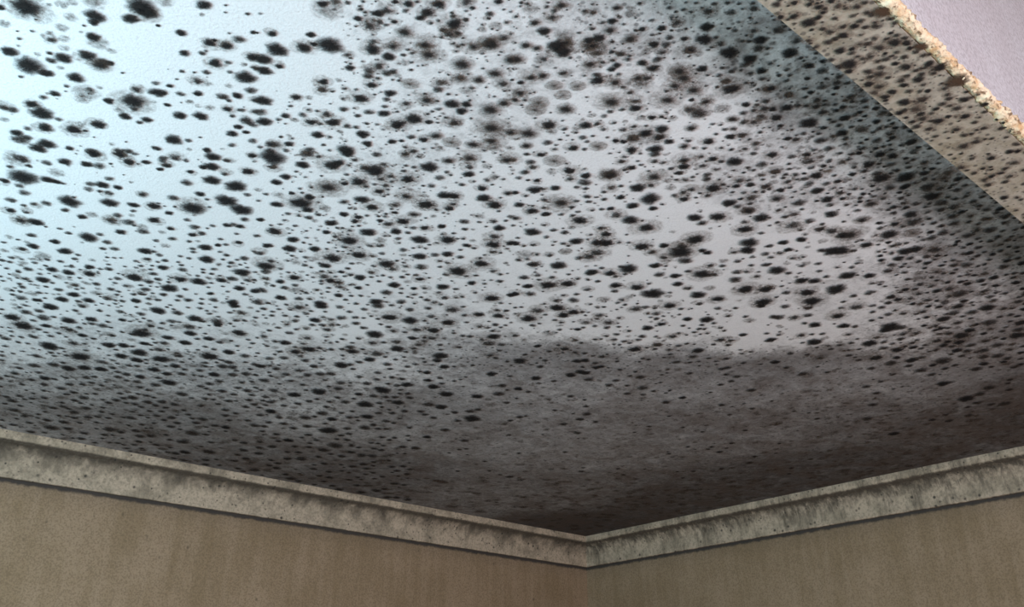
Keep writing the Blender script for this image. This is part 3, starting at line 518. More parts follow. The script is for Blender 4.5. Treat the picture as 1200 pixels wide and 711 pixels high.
247,1540,11.1d 2731,898,11.1f 355,1273,11.1d 251,1216,11.1 752,538,11.1h 994,1089,11.1d 1091,800,11.1 973,501,11.1q 948,1733,11.1 929,769,11.1d
2120,2504,11.1f 1010,1705,11.1 233,805,11.1d 551,1271,11.1d 1116,978,11.1d 217,1115,11.1d 1910,664,11.1 363,1880,11.1d 759,2307,11.1 1186,2019,11.1f
2538,996,11.1f 2469,2437,11.1f 500,2392,11.0f 629,1642,11.0d 1498,1353,11.0 1221,1876,11.0 197,830,11.0f 1823,1261,11.0 1828,631,11.0d 1292,1998,11.0f
2343,801,11.0 1909,2244,11.0f 2608,1056,11.0f 839,1448,11.0 972,888,11.0d 1608,536,11.0q 701,2135,11.0f 1032,517,11.0 554,697,11.0h 669,597,11.0d
2359,2398,11.0f 607,2010,11.0f 548,2395,11.0 1229,1103,11.0 975,1046,11.0q 1262,1984,11.0f 1679,875,11.0q 1497,2553,11.0f 644,519,11.0h 533,2422,11.0
1875,673,11.0d 780,601,11.0q 1577,1003,11.0q 866,531,11.0h 586,972,11.0q 2677,1291,11.0f 687,1127,11.0f 894,517,11.0q 533,710,11.0h 2414,1305,11.0f
549,1688,10.9 1347,2373,10.9f 2202,997,10.9f 1227,652,10.9d 1699,1343,10.9 829,1545,10.9q 441,2381,10.9 769,2630,10.9 677,873,10.9d 157,1273,10.9
1012,2163,10.9 1330,1294,10.9d 368,1229,10.9 1340,1280,10.9d 1088,2288,10.9f 1695,931,10.9q 1388,502,10.9 1337,985,10.9d 411,1044,10.9q 1290,1374,10.9
464,2677,10.9 626,2086,10.9 407,650,10.9q 645,1348,10.9d 838,1788,10.9 888,2029,10.9 265,1167,10.9d 826,989,10.9 1342,1126,10.9q 2117,656,10.9
1968,2431,10.9f 726,2228,10.9 2114,2464,10.9f 576,2121,10.9f 2379,986,10.9f 1495,838,10.9 235,1190,10.9d 468,986,10.9d 847,654,10.9 328,1251,10.8h
595,2180,10.8f 1732,711,10.8q 669,2414,10.8 1266,597,10.8d 1460,863,10.8 463,2253,10.8 963,859,10.8d 756,873,10.8h 2009,1743,10.8f 799,2092,10.8
961,691,10.8q 188,1367,10.8 231,1186,10.8 1461,526,10.8q 2122,2296,10.8f 2351,1611,10.8f 1507,814,10.8 1064,1947,10.8 1186,1747,10.8 1124,2408,10.8f
1005,628,10.8q 1386,482,10.8 2501,2233,10.8f 2709,2130,10.8f 1003,1249,10.8d 895,1717,10.8 343,1391,10.8d 372,1365,10.8 324,1603,10.8d 1469,2350,10.8
1240,603,10.8 1806,764,10.8q 468,639,10.7d 1484,1471,10.7 594,1362,10.7 909,1980,10.7 640,1556,10.7 640,582,10.7h 2068,1252,10.7f 300,1740,10.7f
1917,698,10.7d 1327,2142,10.7 2754,1054,10.7f 2711,1550,10.7f 1154,1768,10.7 1936,683,10.7 179,983,10.7d 2689,1329,10.7f 2043,692,10.7d 2462,1552,10.7f
446,1309,10.7q 813,2617,10.7 2016,2633,10.7f 1272,698,10.7q 1327,588,10.7d 1938,560,10.7q 298,1610,10.7d 813,962,10.7d 420,998,10.7d 331,1814,10.7
819,886,10.7d 365,1352,10.7f 2111,1256,10.7f 430,1294,10.7 774,1953,10.7 808,532,10.7h 1576,1364,10.7 788,2331,10.7 1248,2499,10.7f 886,1321,10.7
975,2010,10.6 431,2239,10.6 797,390,10.6q 522,2597,10.6 414,1462,10.6q 1100,395,10.6d 525,2289,10.6 345,1555,10.6d 535,2265,10.6 2231,1140,10.6f
627,2287,10.6 700,2215,10.6f 1000,478,10.6 366,1174,10.6 1188,2388,10.6 2367,1052,10.6f 668,1073,10.6 2532,1108,10.6f 589,1854,10.6 2472,1894,10.6f
2648,1489,10.6f 402,768,10.6f 394,883,10.6q 1369,456,10.6 1945,2178,10.6f 400,1108,10.6q 578,519,10.6f 736,660,10.6q 796,650,10.6d 1055,729,10.6h
1258,1262,10.6d 1366,475,10.6q 1436,820,10.6 1093,1654,10.6f 758,985,10.6 816,2145,10.6f 1692,594,10.6d 1472,1141,10.6f 946,399,10.6q 1365,428,10.6q
2446,876,10.6f 204,1305,10.6d 615,2700,10.6f 644,2422,10.5 2401,1332,10.5f 2493,1878,10.5f 1396,849,10.5d 1183,609,10.5 1851,2460,10.5f 904,1719,10.5f
1897,769,10.5 927,1209,10.5q 1581,2308,10.5 610,681,10.5h 848,701,10.5q 503,894,10.5d 2498,1716,10.5f 1008,1937,10.5 981,2245,10.5f 2121,1903,10.5f
1009,2684,10.5f 812,759,10.5d 813,920,10.5h 1007,448,10.5d 1003,2008,10.5f 355,792,10.5d 645,2120,10.5 636,2697,10.5f 2288,2665,10.5f 271,1685,10.5q
2562,1191,10.5f 766,956,10.5f 1146,555,10.5d 1075,1766,10.4f 1979,946,10.4 1410,391,10.4 206,1423,10.4q 435,718,10.4h 1648,2552,10.4f 775,1177,10.4q
753,2016,10.4 1125,529,10.4q 949,1966,10.4f 1021,428,10.4 2650,1692,10.4f 460,1640,10.4d 436,1940,10.4 1544,639,10.4q 1156,1165,10.4q 931,805,10.4
2561,2042,10.4f 922,1512,10.4 1112,1695,10.4 288,1367,10.4f 314,1764,10.4d 535,1569,10.4 573,1537,10.4 1096,1650,10.4 1226,2520,10.4f 520,635,10.4d
909,2150,10.4 566,2013,10.4f 695,1423,10.4 1035,2248,10.4 2292,1486,10.4 414,1666,10.4 731,453,10.4q 1502,2237,10.4f 852,2691,10.4f 1291,1107,10.4q
2466,2171,10.4f 689,585,10.3h 550,2032,10.3 826,454,10.3q 642,2680,10.3f 1251,422,10.3q 1172,994,10.3f 614,542,10.3d 154,943,10.3d 1576,560,10.3q
2617,1463,10.3f 544,1121,10.3d 1619,2545,10.3f 2532,821,10.3f 1944,2424,10.3f 622,1102,10.3q 2724,1343,10.3f 2490,806,10.3f 1197,2663,10.3f
1438,2211,10.3f 2471,1534,10.3f 987,567,10.3 601,649,10.3h 1193,1899,10.3 629,2465,10.3f 1455,1525,10.3f 1318,434,10.3 1299,2320,10.3 1018,1110,10.3
1951,691,10.3f 2260,2417,10.3f 1486,1320,10.3 1704,1292,10.2d 1269,2014,10.2 610,637,10.2h 1383,1062,10.2 947,442,10.2q 855,2655,10.2f 2518,2590,10.2f
1827,754,10.2d 1384,784,10.2 1224,2136,10.2 674,2121,10.2f 209,1239,10.2d 1209,493,10.2q 2643,924,10.2f 615,525,10.2h 436,1884,10.2d 813,1516,10.2
500,1140,10.2d 861,668,10.2q 1250,481,10.2q 131,1050,10.2d 918,433,10.2q 2559,1434,10.2f 615,1448,10.2d 1225,2463,10.2f 736,1551,10.2q 766,389,10.2f
623,1162,10.2q 2728,1681,10.2f 1177,2323,10.2 609,2149,10.2f 959,705,10.2q 1013,390,10.2f 1956,2258,10.2f 1632,1363,10.2f 1067,820,10.2d 1515,2420,10.2
1259,2015,10.2f 576,1063,10.2h 455,1578,10.2 2030,2296,10.2f 1137,1781,10.1 760,1582,10.1 500,835,10.1d 961,2185,10.1 1598,2569,10.1f 2495,1101,10.1f
178,1405,10.1 2080,976,10.1f 346,843,10.1q 372,942,10.1 650,1398,10.1 913,1022,10.1q 576,762,10.1d 1051,2319,10.1f 1251,1877,10.1f 789,2240,10.1f
682,2252,10.1 1067,1608,10.1f 213,1396,10.1q 1212,678,10.1d 1052,631,10.1 1849,519,10.1 1563,1684,10.1f 529,1087,10.1d 2694,1919,10.1f 748,602,10.1d
509,2211,10.1 633,2176,10.1f 1517,489,10.1q 903,615,10.0q 1273,1153,10.0q 900,468,10.0d 1582,1174,10.0 2622,1250,10.0f 2287,1719,10.0 492,2354,10.0
284,890,10.0d 1071,1657,10.0 1029,1654,10.0 2280,1443,10.0f 489,1114,10.0f 917,2629,10.0 1673,477,10.0d 1534,1899,10.0f 378,974,10.0q 1761,507,10.0
362,1144,10.0q 1427,2468,10.0 906,1149,10.0d 1762,749,10.0 588,2385,10.0f 1096,2663,10.0 483,980,10.0q 448,1543,10.0 2055,1089,10.0f 467,655,10.0q
632,1380,10.0d 1294,2191,10.0f 516,2653,10.0f 935,562,10.0q 702,1315,10.0d 2494,1488,10.0 2264,725,10.0 548,1448,9.9d 1509,2454,9.9 1470,386,9.9q
1636,852,9.9f 818,2243,9.9 865,614,9.9h 785,2465,9.9f 887,1506,9.9q 2333,1641,9.9 792,953,9.9q 2393,2149,9.9f 1616,1108,9.9 1007,606,9.9q
1310,2486,9.9f 775,1469,9.9q 1769,630,9.9 1876,877,9.9 2005,764,9.9 785,766,9.9d 805,2676,9.9f 1925,813,9.9 1621,1095,9.9 1189,473,9.9 801,813,9.9d
935,696,9.9f 1150,1832,9.9 1194,1134,9.9 2222,1907,9.9f 1391,1293,9.9d 1671,542,9.9f 845,1394,9.9q 320,946,9.9 329,1292,9.9d 513,2418,9.9f
1204,457,9.9d 1071,406,9.9q 684,1308,9.9 995,674,9.9q 701,2502,9.9f 919,2034,9.9f 1618,495,9.9d 714,484,9.9d 1728,862,9.9q 1371,551,9.9q 884,1226,9.8q
253,1679,9.8f 2329,1190,9.8f 1192,2194,9.8f 654,2026,9.8 1316,2119,9.8f 2532,2354,9.8f 412,728,9.8q 483,795,9.8d 1220,613,9.8d 2064,1111,9.8f
394,2409,9.8 1219,829,9.8 1516,590,9.8f 442,1506,9.8 1758,711,9.8 1327,1949,9.8 787,1795,9.8 952,1651,9.8 1252,407,9.8q 470,1083,9.8d 282,852,9.8d
510,653,9.8h 1350,2055,9.8 1054,1904,9.8f 1351,2082,9.8 1229,1254,9.8q 681,2169,9.8 1908,613,9.8q 556,610,9.8h 691,509,9.8q 342,910,9.8 554,725,9.8f
1613,2466,9.8f 710,865,9.8q 2124,1449,9.8 2409,867,9.8f 814,2155,9.8 841,2016,9.8 406,1870,9.8 375,2185,9.8f 1193,2222,9.8 756,2265,9.7 365,1013,9.7d
936,1318,9.7 360,1959,9.7 477,1455,9.7 136,1210,9.7d 709,1183,9.7q 702,2265,9.7 471,2552,9.7f 764,417,9.7d 1189,1090,9.7 649,909,9.7 264,1637,9.7
711,853,9.7f 1896,680,9.7f 1259,2632,9.7f 288,831,9.7 473,1060,9.7d 1597,651,9.7f 1777,681,9.7q 1623,703,9.7 490,1694,9.7 2628,1201,9.7f 1021,2482,9.7f
1498,1717,9.7 520,734,9.7 876,1991,9.7 2492,859,9.7f 638,2373,9.7 2596,1477,9.7f 1620,684,9.7q 780,2238,9.7f 753,2156,9.6f 1447,611,9.6 2747,1357,9.6f
2447,1389,9.6 1780,527,9.6q 1247,994,9.6q 1080,2036,9.6 1316,2676,9.6f 1574,677,9.6 975,2680,9.6f 737,813,9.6 1259,744,9.6 818,1924,9.6 957,2682,9.6
1019,565,9.6d 424,1085,9.6d 767,786,9.6f 2518,1666,9.6f 2212,981,9.6f 1309,695,9.6f 705,560,9.6h 2306,1283,9.6f 906,1802,9.6f 767,820,9.6q
1506,1103,9.6 1394,1615,9.6 2002,740,9.6 574,2491,9.6f 1934,1018,9.6f 569,935,9.6q 2041,952,9.6 723,2058,9.6f 1345,448,9.6 591,954,9.6q 1115,516,9.6q
1724,1938,9.6 1048,2017,9.6f 523,1839,9.6f 2557,1754,9.6f 1763,869,9.6 442,784,9.6 1232,1072,9.6q 1476,795,9.6d 909,1292,9.6 2769,1533,9.6f
1114,855,9.5f 1130,2116,9.5f 1342,912,9.5 2176,1743,9.5f 2495,1271,9.5f 1190,786,9.5f 2629,944,9.5f 1325,2206,9.5 698,446,9.5d 843,879,9.5d
686,1283,9.5q 774,1402,9.5 901,1837,9.5 508,610,9.5f 685,839,9.5f 904,647,9.5d 457,764,9.5 1958,705,9.5 925,442,9.5q 1424,440,9.5q 268,1585,9.5f
1660,665,9.5q 1164,1725,9.5 389,1734,9.5 1911,2542,9.5f 2225,2403,9.5f 922,2216,9.5 870,398,9.5 823,1041,9.5q 1048,1865,9.5 542,1340,9.5 936,1343,9.5q
2274,1990,9.5f 1106,463,9.5d 236,1225,9.5d 987,948,9.5 539,575,9.5h 1026,453,9.5q 238,1073,9.5d 794,1688,9.5 470,2381,9.5 1632,2428,9.5f 1856,805,9.5d
865,1457,9.5 190,1260,9.5 2495,892,9.4f 703,1368,9.4q 705,535,9.4d 514,974,9.4d 726,788,9.4 1573,1018,9.4q 643,2226,9.4 1922,1651,9.4f 280,1177,9.4d
1388,574,9.4q 1242,704,9.4q 1246,2338,9.4f 1820,1835,9.4 1699,1976,9.4f 873,1603,9.4 961,1626,9.4 788,1107,9.4 1552,660,9.4d 574,1993,9.4 884,2238,9.4f
1224,722,9.4 2321,1186,9.4f 1344,2132,9.4 260,1752,9.4f 312,795,9.4q 688,537,9.4q 553,1305,9.4 1077,1098,9.4 1656,603,9.4 328,1122,9.4 1573,521,9.4q
1143,786,9.4d 462,734,9.4f 791,886,9.4d 580,898,9.4f 1583,696,9.3 1332,1252,9.3q 1311,452,9.3 1544,599,9.3 1112,429,9.3d 1944,1241,9.3f 518,2503,9.3
223,1378,9.3 1203,1289,9.3d 1686,2573,9.3f 578,2240,9.3 1287,650,9.3 1433,1085,9.3 1095,440,9.3d 978,543,9.3d 1057,2272,9.3f 1865,703,9.3d
1241,687,9.3d 736,1129,9.3 404,1324,9.3q 625,2507,9.3 1949,863,9.3 455,1711,9.3 251,1618,9.3f 2652,1515,9.3f 1257,1021,9.3q 1193,2262,9.3 852,1260,9.3q
236,1564,9.3 1064,1551,9.3 2266,1249,9.3f 1139,1335,9.3 316,849,9.3d 356,1457,9.3 355,924,9.3q 1775,2334,9.3f 442,737,9.3d 793,1501,9.3 1410,1135,9.3q
135,1128,9.3d 1544,1177,9.3f 2656,1262,9.3f 568,2118,9.3f 361,780,9.3q 745,1359,9.3d 994,1140,9.3d 2336,1068,9.3f 827,2427,9.3f 841,2269,9.3
1383,1044,9.3q 424,1015,9.3 1927,2010,9.3f 2042,1960,9.3f 582,1810,9.3 1232,2174,9.3 1073,1073,9.3q 490,1578,9.3 466,976,9.2 536,2015,9.2f 528,953,9.2q
679,1932,9.2 1910,633,9.2 475,2299,9.2 1295,400,9.2q 810,1611,9.2q 419,1388,9.2f 543,534,9.2h 458,1602,9.2 632,562,9.2 606,850,9.2f 707,1915,9.2
996,1129,9.2d 1874,720,9.2f 896,765,9.2d 1150,1738,9.2 436,626,9.2d 1011,584,9.2q 808,1120,9.2q 2636,1046,9.2f 1026,480,9.2 1686,612,9.2f 1810,667,9.2
659,2475,9.2 1722,1003,9.2 843,2640,9.2 868,983,9.2d 759,2412,9.2 2358,2412,9.2f 672,1726,9.2 588,2446,9.2f 396,1192,9.2d 783,670,9.2q 1132,996,9.2
1153,647,9.2q 716,1270,9.2q 388,2175,9.2 1715,2222,9.2f 2070,2091,9.2f 725,2332,9.2 646,2401,9.2f 271,1499,9.2d 338,1441,9.2 1062,2607,9.2 922,990,9.2q
2098,1912,9.2f 1510,1485,9.2f 1368,2014,9.2 1259,631,9.1f 698,2317,9.1 332,1688,9.1 1228,2395,9.1f 348,2169,9.1f 1004,1406,9.1 803,1582,9.1
520,908,9.1d 1061,1197,9.1q 2065,2606,9.1f 832,1475,9.1f 812,849,9.1q 406,1621,9.1 1052,1693,9.1 712,737,9.1 791,829,9.1q 602,1001,9.1d 1717,778,9.1
772,646,9.1q 883,584,9.1d 549,1016,9.1q 1007,1479,9.1 2725,979,9.1f 2646,1080,9.1f 1050,1908,9.1 630,1133,9.1q 1059,1346,9.1 1060,426,9.1
2036,2145,9.1f 429,2175,9.1 1454,2471,9.1 2055,1042,9.1f 1699,1172,9.1 936,1840,9.1 717,889,9.1d 2233,667,9.1f 1585,878,9.1 532,2190,9.1 481,1717,9.1f
1730,2581,9.1f 1489,958,9.1d 2469,917,9.1f 625,2198,9.1 546,2164,9.1 1286,1132,9.1 514,1808,9.1 1186,1612,9.1 1151,1099,9.0q 151,1212,9.0 822,625,9.0d
1031,2087,9.0f 962,1373,9.0q 418,2410,9.0 234,1502,9.0 718,2672,9.0 896,557,9.0d 940,385,9.0q 378,1617,9.0 1741,732,9.0 1424,1002,9.0q 1270,1942,9.0
258,1275,9.0 1106,681,9.0q 635,2171,9.0f 1356,1476,9.0f 2150,1898,9.0 1700,1142,9.0 565,2405,9.0 907,901,9.0 1069,849,9.0 2702,1511,9.0f 1767,1701,9.0f
604,1164,9.0d 1547,905,9.0q 1593,590,9.0d 2177,1805,9.0f 966,2531,9.0f 1058,406,9.0q 1491,484,9.0d 1060,400,9.0f 700,715,9.0f 904,2576,9.0
1301,470,9.0q 2166,2054,9.0f 1212,2231,9.0f 776,1971,9.0f 463,2460,9.0 557,578,8.9d 526,1766,8.9 1961,1246,8.9f 1445,2201,8.9f 1205,1169,8.9d
1197,635,8.9q 1696,1677,8.9f 1272,1339,8.9 823,1200,8.9d 752,2228,8.9 957,645,8.9 2553,2146,8.9f 429,2470,8.9 400,1568,8.9 1075,435,8.9q 2002,591,8.9
1161,1586,8.9 2760,1954,8.9f 812,1225,8.9f 942,850,8.9 121,952,8.9f 2134,1639,8.9f 2589,1483,8.9f 2644,1398,8.9f 395,658,8.9q 1650,1847,8.9f
2430,1457,8.9f 503,2159,8.9f 1064,467,8.9q 844,2460,8.9 776,1675,8.9f 2264,862,8.9f 486,1242,8.9d 739,1021,8.9d 2385,809,8.9f 759,1643,8.9f
1148,2228,8.9 725,673,8.9d 1462,1476,8.9f 527,1739,8.9 469,1252,8.9d 68,990,8.9f 2082,2079,8.9f 1499,441,8.9f 1953,1445,8.9f 702,1880,8.8f
1852,688,8.8d 713,1408,8.8q 626,2126,8.8f 1695,534,8.8 1061,1264,8.8 934,432,8.8q 1806,870,8.8 1062,509,8.8q 1472,655,8.8q 585,788,8.8 733,1537,8.8f
1322,1669,8.8f 1317,1036,8.8d 661,2256,8.8 435,917,8.8d 1421,968,8.8q 642,500,8.8q 2334,1675,8.8f 431,1808,8.8 1603,571,8.8 718,585,8.8q 1534,2520,8.8
1860,1307,8.8f 1043,564,8.8q 1656,950,8.8 2342,1117,8.8f 1159,1398,8.8 2051,1349,8.8 715,392,8.8q 1804,513,8.8d 2577,1360,8.8f 1311,2592,8.8f
643,1019,8.8q 811,2669,8.8 2269,1070,8.8f 1509,2502,8.8 2276,1398,8.8f 263,1060,8.8d 395,2287,8.8f 319,1364,8.8 579,2665,8.8 124,927,8.8f 1382,437,8.8q
2638,1703,8.8f 1097,423,8.8q 769,613,8.8f 979,429,8.8d 480,648,8.8q 2710,1415,8.8f 597,1646,8.8 482,1216,8.8 909,490,8.8d 1758,1912,8.8f 567,2050,8.8
892,503,8.7 1119,625,8.7q 1243,1563,8.7f 777,632,8.7q 1680,1573,8.7 472,1749,8.7d 2438,1060,8.7f 375,1540,8.7 763,1200,8.7 824,1113,8.7q 457,1521,8.7
876,660,8.7q 614,490,8.7f 1468,532,8.7q 558,1142,8.7 483,1846,8.7f 2335,1148,8.7f 722,1988,8.7f 434,645,8.7d 279,1383,8.7d 1067,457,8.7q 770,2022,8.7
1303,1937,8.7f 422,2288,8.7 1326,479,8.7q 1640,452,8.7 1085,548,8.7 396,674,8.7 321,1340,8.7 1190,420,8.7d 823,1423,8.7 1146,615,8.7 596,1096,8.7d
483,845,8.7 1370,2141,8.7 2333,938,8.7f 1763,722,8.7f 1664,651,8.7 2345,992,8.7f 656,1039,8.7q 2411,2170,8.7f 1238,1989,8.7f 910,456,8.7q 2001,619,8.7
471,2199,8.7 629,2335,8.6 2110,1160,8.6 698,1861,8.6 1468,1829,8.6f 1131,2070,8.6 119,1158,8.6 805,557,8.6 392,1077,8.6f 884,545,8.6q 1479,646,8.6f
454,863,8.6 1677,576,8.6d 984,1269,8.6 2048,2607,8.6f 879,489,8.6 1395,1280,8.6d 110,913,8.6f 1488,494,8.6q 2474,758,8.6f 650,569,8.6q 588,1983,8.6
109,1160,8.6 317,979,8.6f 1503,1744,8.6f 550,2183,8.6f 2169,937,8.6f 921,606,8.6d 252,1380,8.6 1573,622,8.6f 1269,1009,8.6 1704,2075,8.6 666,466,8.6q
664,1509,8.6 2714,1231,8.6f 648,1597,8.6 1209,770,8.6 1285,2003,8.6 1322,2462,8.6 1880,2082,8.6f 2067,1136,8.6f 960,753,8.6d 829,868,8.6q 572,746,8.6d
714,968,8.6d 2285,2282,8.6f 926,2323,8.6f 1147,511,8.5q 405,832,8.5d 545,922,8.5 1678,2210,8.5f 1034,1199,8.5 2338,918,8.5 2111,1512,8.5 2737,1046,8.5f
1056,660,8.5 2387,817,8.5f 737,593,8.5h 1918,1042,8.5f 585,1415,8.5 1429,1519,8.5f 1099,847,8.5 827,1085,8.5 537,2119,8.5 615,696,8.5h 1447,540,8.5
816,1379,8.5 1378,1421,8.5 2210,1103,8.5f 1385,2405,8.5 2610,828,8.5f 756,1306,8.5d 1629,779,8.5 1964,774,8.5d 1741,487,8.5f 1264,469,8.5 1396,415,8.5d
883,430,8.5q 947,1964,8.5f 1118,1962,8.5 1883,1890,8.5f 859,1613,8.5f 815,669,8.5d 1121,1216,8.5 2728,1864,8.5f 2109,1659,8.5f 2013,1191,8.5f
1284,2410,8.5f 595,884,8.5q 1470,550,8.5d 1230,1003,8.5 1655,1122,8.5 1325,407,8.5 1791,2533,8.5f 1049,611,8.5q 657,2203,8.5f 828,2058,8.5f
334,931,8.5d 490,2172,8.4 1487,1907,8.4f 1029,1744,8.4f 1797,642,8.4f 264,860,8.4d 1006,462,8.4q 1133,1933,8.4 731,2284,8.4 879,452,8.4d 1562,704,8.4
573,2337,8.4 1292,1544,8.4f 1056,1284,8.4q 2043,1215,8.4f 807,1488,8.4 878,1942,8.4 2194,696,8.4 975,703,8.4d 1526,1191,8.4f 1528,1575,8.4 796,2217,8.4
919,2178,8.4f 1171,529,8.4f 1750,780,8.4 1579,1818,8.4 2600,1274,8.4f 1042,1007,8.4q 1664,532,8.4 985,382,8.4q 2682,848,8.4f 367,948,8.4q 436,982,8.4d
1245,1123,8.4 819,2087,8.4 664,966,8.4f 855,798,8.4 750,662,8.4q 1369,1275,8.4 1908,1227,8.4 820,1856,8.4 1403,993,8.4q 1137,1070,8.4q 1029,1773,8.4f
673,2170,8.4f 229,1006,8.4 525,747,8.4 1415,440,8.4f 2071,1642,8.4 1899,1690,8.4f 920,1430,8.4 1039,403,8.4q 2080,1859,8.4 841,1682,8.4 386,2339,8.4
841,621,8.4d 1204,2318,8.4f 1845,2014,8.3f 1483,465,8.3 1352,1238,8.3 898,415,8.3 1495,992,8.3 2194,1122,8.3f 843,2111,8.3 1068,588,8.3d 1299,924,8.3
2318,850,8.3 288,1282,8.3 1620,620,8.3 491,1608,8.3 885,1263,8.3 1441,972,8.3q 777,1515,8.3 1546,442,8.3f 627,1847,8.3 1569,1501,8.3 1957,2414,8.3f
1003,1455,8.3 984,406,8.3q 1395,2047,8.3 1143,530,8.3f 386,1931,8.3 2056,1556,8.3 810,1044,8.3d 396,2250,8.3f 1574,2006,8.3 1179,2214,8.3f
1059,1576,8.3 1531,549,8.3q 558,854,8.3 2734,1036,8.3f 986,416,8.3q 905,1233,8.3 865,904,8.3q 458,2621,8.3 1499,581,8.3f 944,2199,8.3f 1612,1344,8.3
1273,408,8.3 1343,1628,8.3f 947,1319,8.3q 1563,2075,8.3 789,2639,8.3 1366,403,8.3 862,989,8.3d 1119,507,8.3f 909,584,8.3q 260,1292,8.3 962,678,8.3
906,544,8.3d 1519,1212,8.3f 1719,538,8.3 446,1050,8.3d 917,2011,8.3 1613,1310,8.3 638,1897,8.3f 516,1564,8.3 947,620,8.3q 1363,2420,8.2f 941,1993,8.2f
1365,1903,8.2f 910,1702,8.2f 866,756,8.2 1493,706,8.2 1023,1493,8.2f 939,1494,8.2 778,2376,8.2 1154,1488,8.2f 679,1772,8.2 1428,595,8.2 1042,598,8.2d
1469,428,8.2 2070,1059,8.2f 1500,402,8.2q 748,2339,8.2 930,380,8.2q 537,2365,8.2 1091,2518,8.2 1602,2402,8.2 177,1352,8.2 453,2576,8.2f 556,1514,8.2d
1035,1620,8.2f 380,2252,8.2 1553,628,8.2f 1639,2402,8.2 1020,610,8.2d 706,698,8.2q 1702,509,8.2 661,1677,8.2f 2748,1158,8.2f 685,1108,8.2q 418,1356,8.2
579,1005,8.2q 1218,2144,8.2f 1246,506,8.2q 935,2066,8.2 2036,609,8.2d 1158,1800,8.2 919,448,8.2q 816,1780,8.2 1038,1614,8.2 543,1146,8.2q 525,2468,8.2
2739,1160,8.2f 854,2384,8.2 1041,583,8.2f 1564,2026,8.2 507,2533,8.2f 217,1303,8.2d 668,2127,8.2 1813,543,8.2 1649,603,8.2f 793,1830,8.2 549,555,8.2h
918,687,8.1f 827,790,8.1q 1475,442,8.1 939,2038,8.1 1088,1699,8.1 665,2374,8.1 1039,1425,8.1 1472,2322,8.1f 1989,1925,8.1 1801,742,8.1 688,1591,8.1f
812,448,8.1d 601,965,8.1q 806,461,8.1q 891,1586,8.1 184,1051,8.1q 1474,2266,8.1 2126,2247,8.1f 1772,666,8.1d 1049,551,8.1q 2312,2276,8.1f 1087,1025,8.1
739,1330,8.1f 437,774,8.1 438,1320,8.1d 1883,587,8.1 994,1817,8.1f 449,1307,8.1 1813,1084,8.1f 274,1241,8.1 1571,1062,8.1 1189,526,8.1q 753,495,8.1d
1227,897,8.1 837,1238,8.1d 391,685,8.1d 727,1633,8.1 1702,829,8.1 308,1726,8.1 699,2170,8.1 810,434,8.1q 1277,1466,8.1 277,1722,8.1 866,479,8.1f
1086,1946,8.1f 1625,637,8.1 1590,500,8.1 849,403,8.1d 745,414,8.1q 1566,588,8.1 2221,855,8.1f 2771,882,8.1f 949,637,8.1 596,1071,8.1q 887,907,8.0
349,1648,8.0 660,1375,8.0 786,454,8.0 1980,1158,8.0f 1904,1296,8.0 1820,1504,8.0 1305,408,8.0q 703,987,8.0q 594,495,8.0h 1008,1834,8.0f 1138,467,8.0
2756,872,8.0f 1169,1969,8.0 2391,1037,8.0f 1215,397,8.0 912,662,8.0d 2488,1290,8.0f 1042,462,8.0f 1976,570,8.0d 720,1043,8.0d 773,2112,8.0
2428,1145,8.0f 1515,522,8.0 129,1021,8.0 919,1219,8.0q 654,811,8.0q 1554,484,8.0q 2268,952,8.0f 734,1642,8.0f 946,408,8.0q 1084,1847,8.0 716,1312,8.0d
1282,684,8.0q 742,2451,8.0f 697,521,8.0 1380,387,8.0d 2724,924,8.0f 454,2075,8.0 400,694,8.0q 888,822,8.0q 895,390,8.0q 2575,1321,8.0f 2466,1344,8.0f
1780,499,8.0d 2043,1119,8.0f 969,2505,8.0 1554,409,8.0q 2626,1008,8.0f 940,1109,8.0 1742,853,8.0q 1243,1295,8.0 1179,1402,8.0 1382,1517,8.0
1614,517,8.0d 2568,1102,8.0f 1037,409,8.0q 2171,1156,8.0f 1509,1756,8.0f 1298,521,7.9d 1798,681,7.9 549,961,7.9 819,687,7.9q 1128,1278,7.9
858,1977,7.9f 924,1928,7.9f 1302,1156,7.9 607,1387,7.9 1051,394,7.9q 2239,1324,7.9f 739,1474,7.9 338,2118,7.9 1068,2186,7.9f 475,1614,7.9 326,1149,7.9d
2106,793,7.9f 1172,1852,7.9 1612,844,7.9 1972,604,7.9 676,522,7.9f 605,1248,7.9q 2075,689,7.9 1002,1033,7.9 1838,1339,7.9f 1089,478,7.9f 1131,441,7.9
1338,381,7.9q 1015,1911,7.9 2696,919,7.9f 1382,697,7.9 2545,1324,7.9f 1436,596,7.9f 502,1201,7.9d 1070,1122,7.9q 2597,1451,7.9f 1599,439,7.9d
1542,627,7.9d 1220,1320,7.9q 708,1475,7.9q 1973,905,7.9 134,988,7.9f 775,427,7.9 824,384,7.9f 1430,561,7.9 413,2276,7.9f 702,1573,7.9f 2290,998,7.9f
570,605,7.9h 1085,1739,7.9 1434,400,7.9f 848,1153,7.9 2227,1007,7.9f 547,1737,7.9 2121,1532,7.8 619,1088,7.8d 1780,655,7.8 1857,764,7.8f 1789,1188,7.8f
163,1274,7.8 316,1140,7.8 861,1936,7.8 1141,628,7.8 993,389,7.8q 1839,2388,7.8f 973,1672,7.8 1318,736,7.8 1217,1975,7.8f 1833,1420,7.8f 344,2013,7.8
1227,943,7.8f 1366,585,7.8q 741,1238,7.8 1165,538,7.8q 673,506,7.8d 684,497,7.8 210,1054,7.8d 1884,695,7.8 315,1134,7.8 1534,1326,7.8 540,1710,7.8
1334,564,7.8f 1245,1276,7.8f 1159,1285,7.8f 591,575,7.8d 1173,852,7.8 1353,694,7.8 905,1086,7.8 570,2167,7.8 1004,527,7.8 1002,2092,7.8f 410,1043,7.8d
